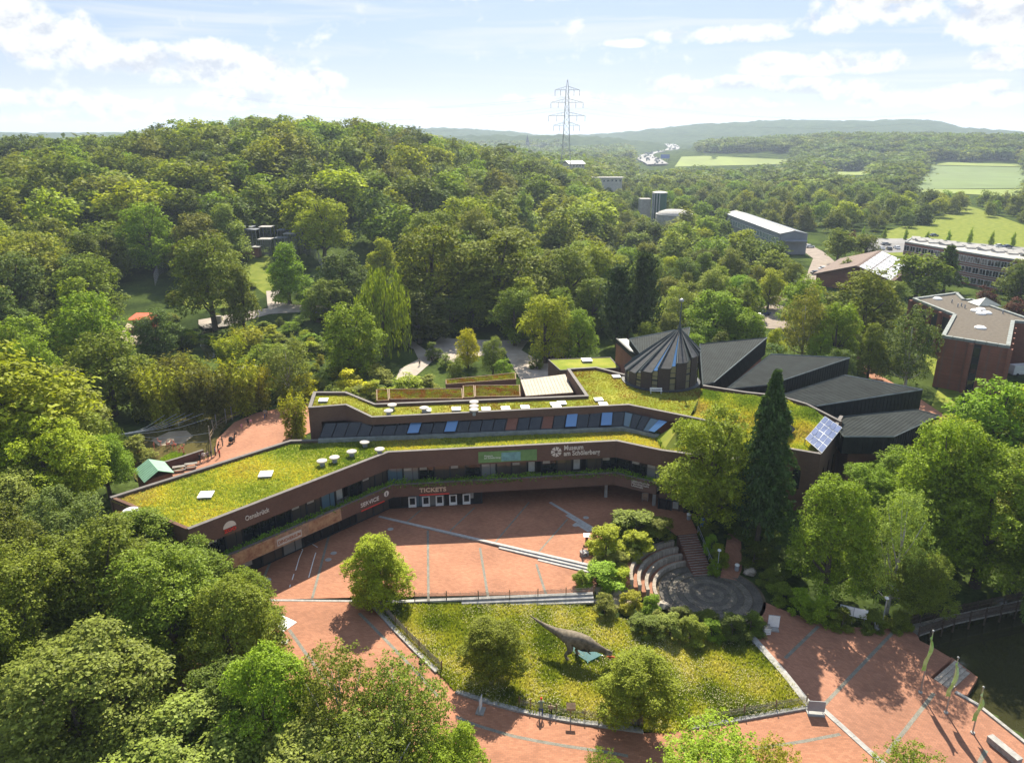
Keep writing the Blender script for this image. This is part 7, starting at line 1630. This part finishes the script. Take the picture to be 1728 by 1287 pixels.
s0_, s1_ = P(1574, 1144, -2.7), P(1610, 1113, -2.7); dv = P(1640, 1160, -2.7) - P(1590, 1128, -2.7); dv.z = 0; dv.normalize(); qs = thing('quay_steps', 'few worn stone steps leading down to the brick landing at the lake', 'steps', (s0_ + s1_) / 2)
for k in range(4):
    a, b = s0_ + dv * (.1 + .42 * k), s1_ + dv * (.1 + .42 * k); strip(MB(), [a, b], -.4, -3.4, -2.66 - .14 * k).build('step', 'stone_warm', qs)

# ------------------------------------------------------------------ zoo
FL = [(465, 905), (475, 925), (520, 910), (525, 922), (460, 940), (690, 868), (740, 882), (756, 882), (785, 892), (806, 887), (835, 927), (860, 914), (870, 950), (640, 888)]
fm = skin('bird', [(0, 0, .95), (0, .22, .92), (0, -.2, 1.0), (0, -.3, 1.22), (0, -.2, 1.42), (0, -.32, 1.5), (0, -.42, 1.42), (.05, 0, .6), (.05, .05, 0), (-.05, 0, .6), (-.05, .05, 0)], [(0, 1), (0, 2), (2, 3), (3, 4), (4, 5), (5, 6), (0, 7), (7, 8), (0, 9), (9, 10)], [(.17, .15), .07, .07, .04, .04, .05, .025, .025, .02, .025, .02], 1); fm.materials.clear(); fm.materials.append(MATS['flamingo'])
bk_ = MB().tube([(0, -.43, 1.41), (0, -.5, 1.33)], [.025, .01], 5).mesh('beak', 'tyre')
for a, b in FL:
    p = P(a / 4.547 + 120, b / 4.547 + 560 + 3, -.4); o = thing('flamingo', 'pink flamingo wading in the brown pond', 'flamingo', p, 'flamingos in the pond'); o.rotation_euler = (0, 0, rk.uniform(0, 6)); bd = link('body', fm, o); link('beak', bk_, bd); o.scale = (1.25, 1.25, 1.1)
# reedy islet, net cables, terrace fence, green roofed kiosk, picnic benches
isl = pxl([(272, 778), (292, 768), (312, 768), (318, 778), (300, 786), (276, 788)], -.3); sheet('islet', isl, lambda x, y: -.3, 'lawn', 5); tag(tufts('islet_grass', isl, lambda x, y: -.3, 1500, .6, .2, [(.12, .2, .03), (.2, .28, .04)], 31, None), 'bright grass growing on the flamingo islet', 'grass')
tag(sheet('sand_bar', pxl([(255, 742), (285, 728), (315, 726), (326, 736), (308, 748), (268, 752)], -.36), lambda x, y: -.36, 'sand', 10), None, None)
net = thing('pond_net', 'pale cables of the net spanned over the flamingo pond', 'net', P(215, 745, 0)); h0_ = P(200, 733, 2.2)
for a, b in ((278, 700), (298, 698), (312, 697), (326, 697), (344, 697), (352, 706), (355, 730), (350, 745)):
    e = P(a, b, 2.6); m_ = h0_.lerp(e, .5) - Vector((0, 0, 1.0)); MB().tube(smoothline([h0_, m_, e], 2), .035, 4).build('cable', 'steel', net)
tf = [G(a, b) for a, b in ((357, 764), (355, 742), (366, 722), (382, 712), (392, 708), (430, 693))]; rf_ = thing('terrace_railing', 'timber railing with tall net posts round the brick terrace', 'railing', tf[0])
for zz_ in (.5, 1.05): MB().tube([v + Vector((0, 0, zz_)) for v in tf], .07, 5).build('rail', 'wood', rf_)
for v in resample(tf, 2.4): MB().tube([v, v + Vector((0, 0, 2.6))], .08, 6).build('post', 'wood_grey', rf_)
lw = [G(a, b) for a, b in ((258, 795), (300, 783), (345, 768))]; wl_ = thing('pond_wall', 'low red brick wall between the flamingo pond and the benches', 'wall', lw[1]); strip(MB(), lw, .4, -.4, .9).build('wall', 'brick_red', wl_); strip(MB(), offset(lw, -.04), .48, .903, .98).build('coping', 'coping', wl_)
kz = 3.0; k_ = [P(226, 793, kz), P(243, 814, kz), P(294, 797, kz), P(277, 778, kz)]; kc = sum(k_, Vector()) / 4; kk = thing('green_roof_kiosk', 'small kiosk with a green sheet metal gable roof behind the museum wing', 'kiosk', (kc.x, kc.y, 0)); r0_, r1_ = (k_[0] + k_[3]) / 2 + Vector((0, 0, 1.1)), (k_[1] + k_[2]) / 2 + Vector((0, 0, 1.1)); slab_([k_[0], k_[1], r1_, r0_], .12, 'roof_slope', 'green_metal', kk); slab_([r0_, r1_, k_[2], k_[3]], .12, 'roof_slope', 'green_metal', kk); MB().prism([tuple(v.lerp(kc, .1)) for v in k_], 0).build('wall', 'brick_red', kk)
for t in np.linspace(.08, .92, 8): MB().tube([k_[0].lerp(k_[1], t) + Vector((0, 0, .03)), r0_.lerp(r1_, t) + Vector((0, 0, .03))], .03, 4).build('roof_seam', 'green_metal', kk)
for a, b, lb in ((303, 794, 'timber picnic table nearer the green roofed kiosk'), (323, 789, 'timber picnic table nearer the people at the pond')):
    p = G(a, b); o = thing('picnic_table', lb, 'table', p); rz = .35; ca, sa = math.cos(rz), math.sin(rz)
    for dy, z, w in ((-.2, .74, .36), (.2, .74, .36), (-.75, .45, .28), (.75, .45, .28)): MB().box((p.x - sa * dy, p.y + ca * dy, p.z + z), (1.9, w, .06), rz).build('board', 'wood_grey', o)
    for dx in (-.7, .7): MB().box((p.x + ca * dx, p.y + sa * dx, p.z + .36), (.1, 1.5, .08), rz).build('brace', 'wood', o); [MB().tube([(p.x + ca * dx - sa * s * .6, p.y + sa * dx + ca * s * .6, p.z), (p.x + ca * dx - sa * s * .2, p.y + sa * dx + ca * s * .2, p.z + .72)], .05, 5).build('leg', 'wood', o) for s in (-1, 1)]
p = G(248, 553); o = thing('food_booth', 'red food booth with orange awning beside the zoo wood', 'booth', p); MB().box((p.x, p.y, p.z), (5.2, 3.4, 2.9), .1, base=True).build('wall', 'booth_red', o); MB().box((p.x + .5, p.y - 1.72, p.z + 1.0), (3.0, .1, 1.5), .1, base=True).build('serving_hatch', 'blind', o); MB().prism([(p.x - 3.3, p.y - 3.2, p.z + 2.9), (p.x + 3.1, p.y - 2.6, p.z + 2.9), (p.x + 3.0, p.y + 2, p.z + 3.6), (p.x - 3.1, p.y + 1.8, p.z + 3.6)], [p.z + 2.75] * 2 + [p.z + 3.4] * 2).build('awning', 'awning_red', o); MB().box((p.x - 1.5, p.y - 4.5, p.z), (2.6, 2.2, 1.0), .2, base=True).build('counter', 'wood', o)
pb2 = G(262, 580); o = thing('timber_planter', 'timber box planter below the red food booth', 'planter', pb2)
for dx, dy, w, l in ((-2.2, 0, .2, 3), (2.2, 0, .2, 3), (0, -1.5, 4.6, .2), (0, 1.5, 4.6, .2)): MB().box((pb2.x + dx, pb2.y + dy, pb2.z), (w, l, 1.3), base=True).build('side_board', 'wood', o)
p = G(541, 541); o = thing('round_hut', 'small round hut with pale flat roof beside the light green tree', 'hut', p); MB().lathe(p, [(1.9, 0), (1.9, 2.6)], 16).build('wall', 'wood_dark', o); MB().lathe(p + Vector((0, 0, 2.6)), [(2.4, 0), (2.3, .2), (.2, .9)], 16).build('roof', 'concrete', o)
dk = thing('timber_deck', 'timber viewing deck over the dark stream with a pale cabinet', 'deck', G(362, 548)); q = [G(a, b) + Vector((0, 0, .5)) for a, b in ((335, 550), (385, 546), (392, 552), (345, 558))]
for k in range(12): MB().prism([tuple(q[0].lerp(q[1], (k + .04) / 12)), tuple(q[0].lerp(q[1], (k + .96) / 12)), tuple(q[3].lerp(q[2], (k + .96) / 12)), tuple(q[3].lerp(q[2], (k + .04) / 12))], q[0].z - .2).build('plank', 'wood_grey', dk)
for v in q: MB().tube([v - Vector((0, 0, 1)), v + Vector((0, 0, .9))], .08, 6).build('post', 'wood', dk)
c = q[0].lerp(q[1], .6); MB().box((c.x, c.y + .5, c.z), (2.6, .8, 1.8), base=True).build('cabinet', 'white_roof', dk)
p = G(416, 622); o = thing('feeding_platform', 'small white raft with three dark stumps in the reeds', 'platform', p); MB().box((p.x, p.y, p.z + .2), (4.6, 2.6, .2), .2, base=True).build('raft', 'concrete', o); [MB().lathe((p.x + dx, p.y + .3, p.z + .4), [(.28, 0), (.24, .8), (.1, 1.0)], 8).build('stump', 'wood_dark', o) for dx in (-1.1, -.2, .8)]
def aviary():
    g = G(445, 430); o = thing('aviary_cage', 'cluster of tall steel aviary frames with flat roofs in the zoo wood', 'aviary', g); r = random.Random(2); m = MB()
    X = [(-9, 0), (-4, 2), (1, 1), (6, 3), (10, 1), (-7, 7), (-1, 9), (5, 10), (10, 9)]
    for i, (dx, dy) in enumerate(X):
        h = r.uniform(5.0, 8.0); c = Vector((g.x + dx, g.y + dy, hz1(g.x + dx, g.y + dy)))
        for sx_ in (-2, 2):
            for sy_ in (-2, 2): MB().tube([(c.x + sx_, c.y + sy_, c.z), (c.x + sx_, c.y + sy_, c.z + h)], .1, 6).build('post', 'steel', o)
        MB().box((c.x, c.y, c.z + h + .003), (4.6, 4.6, .22), 0, base=True).build('flat_roof', 'grey_roof' if i % 2 else 'concrete', o)
        for k in range(9): t = -2 + k * .5; m.tube([(c.x + t, c.y - 2, c.z), (c.x + t, c.y - 2, c.z + h)], .025, 3); m.tube([(c.x - 2, c.y - 2, c.z + h * (k + .5) / 9), (c.x + 2, c.y - 2, c.z + h * (k + .5) / 9)], .02, 3)
    mo = m.build('mesh_panel', 'steel_grey', o); mo['kind'] = 'stuff'; MB().box((g.x - 4, g.y - 3.5, g.z), (8, 3, 3.2), base=True).build('night_house', 'brick_red', o); MB().box((g.x - 4, g.y - 3.5, g.z + 3.203), (8.8, 3.8, .25), base=True).build('house_roof', 'concrete', o)
aviary()
def meshfence(lst, h, label):
    ln = gxl(lst); o = thing('mesh_fence', label, 'fence', ln[len(ln) // 2]); m = MB()
    for v in resample(ln, 2.6): MB().tube([v, v + Vector((0, 0, h))], .09, 6).build('post', 'wood_grey', o)
    for k in range(1, 7): MB().tube([v + Vector((0, 0, h * k / 6)) for v in ln], .03, 3).build('wire', 'steel_grey', o)
    for v in resample(ln, .5): m.tube([v, v + Vector((0, 0, h))], .018, 3)
    mo = m.build('mesh_wire', 'steel_grey', o); mo['kind'] = 'stuff'
meshfence([(262, 482), (268, 466), (283, 456), (304, 450)], 3.6, 'curved wire mesh fence with timber posts left of the big round tree'); meshfence([(508, 428), (525, 432), (538, 442), (545, 456)], 3.6, 'wire mesh fence beside the yellowish green trees')
# ------------------------------------------------------------------ cars
def car_proto(paint, van=False):
    L, W = (5.6, 2.0) if van else (4.4, 1.8); prof = [(-L / 2, .35), (-L / 2, 1.0), (-L * .44, 2.3), (L * .28, 2.35), (L * .40, 1.35), (L / 2, 1.1), (L / 2, .35)] if van else [(-L / 2, .32), (-L / 2, .85), (-L * .42, .95), (-L * .3, 1.42), (L * .08, 1.45), (L * .24, .95), (L * .47, .8), (L / 2, .55), (L / 2, .32)]
    n = len(prof); pts = [(x, s * W / 2 * (.82 if z > 1.2 else 1), z) for s in (-1, 1) for x, z in prof]; body = MB().add(pts, [tuple(range(n)), tuple(range(2 * n - 1, n - 1, -1))] + [(i, n + i, n + (i + 1) % n, (i + 1) % n) for i in range(n)]).mesh('body', paint)
    gm = MB()
    if van: gm.add([(L * .29, -.75, 2.25), (L * .29, .75, 2.25), (L * .405, .85, 1.4), (L * .405, -.85, 1.4)], [(0, 1, 2, 3)])
    else:
        gm.add([(L * .085, -.66, 1.44), (L * .085, .66, 1.44), (L * .245, .8, .98), (L * .245, -.8, .98)], [(0, 1, 2, 3)]); gm.add([(-L * .305, -.66, 1.42), (-L * .305, .66, 1.42), (-L * .42, .8, 1.0), (-L * .42, -.8, 1.0)], [(3, 2, 1, 0)])
        for s in (-1, 1): gm.add([(-L * .27, s * W * .43, 1.36), (L * .06, s * W * .43, 1.38), (L * .19, s * W * .497, .98), (-L * .36, s * W * .497, .98)], [(0, 1, 2, 3)])
    gl_ = MB(); gl_.v = [(x, y * 1.01, z + .015) for x, y, z in gm.v]; gl_.f = gm.f; gl_.m = gm.m; glass = gl_.mesh('window', 'pane_dark'); wh = MB().tube([(0, -.11, 0), (0, .11, 0)], .33, 12).mesh('wheel', 'tyre'); hl = MB().box((0, 0, 0), (.06, .35, .16)).mesh('headlight', 'lamp_pale')
    return body, glass, wh, hl, L, W
CP = {}
def car(px, py, paint, rz, label, van=False):
    k = (paint, van); CP.setdefault(k, None); CP[k] = CP[k] or car_proto(paint, van); body, glass, wh, hl, L, W = CP[k]; p = G(px, py); o = thing('delivery_van' if van else 'parked_car', label, 'van' if van else 'car', p + Vector((0, 0, .06)), None if van else 'cars on the drives'); o.rotation_euler = (0, 0, rz)
    link('body', body, o); link('window', glass, o)
    for x in (-L * .3, L * .31):
        for y in (-W * .46, W * .46): link('wheel', wh, o, (x, y, .33))
    for y in (-.6, .6): link('headlight', hl, o, (L / 2, y, .62))
for a, b, c_, rz, lb in ((1277, 537, 'car_white', .4, 'white car parked on the drive beside a blue car'), (1288, 532, 'car_blue', .5, 'dark blue car parked next to the white car on the drive'), (1378, 463, 'car_black', .1, 'black car parked in front of the pitched roof house'), (1391, 456, 'car_white', .1, 'white car beside the black car by the pitched roof house'), (1346, 482, 'car_silver', .2, 'silver car half hidden under the trees of the drive'), (1366, 418, 'car_white', .1, 'white car at the end of the grey hall'), (1487, 421, 'car_white', 1.5, 'white car in the car park nearest the pitched roof'), (1495, 414, 'car_grey', .0, 'grey car in the car park behind the white ones'), (1500, 422, 'car_black', 1.4, 'black car between two white cars in the car park'), (1513, 420, 'car_white', 1.5, 'white car in the car park nearest the office'), (1576, 399, 'car_blue', .1, 'blue car on the road behind the office'), (1686, 417, 'car_white', .1, 'white car on the road above the office roof'), (1700, 418, 'car_blue', .1, 'dark car following the white one on the road')): car(a, b, c_, rz, lb)
car(1722, 632, 'car_white', .15, 'white delivery van parked behind the flat brick block', True)
for k in range(9):
    a = 1420 + k * 36; p = G(a, 398 + k * 2.2); tree_at(p, rt.uniform(5, 8), rt.uniform(1.0, 1.5), 'linden', 'bright', 'slim young tree in the row along the road behind the office', 'young trees along the road')
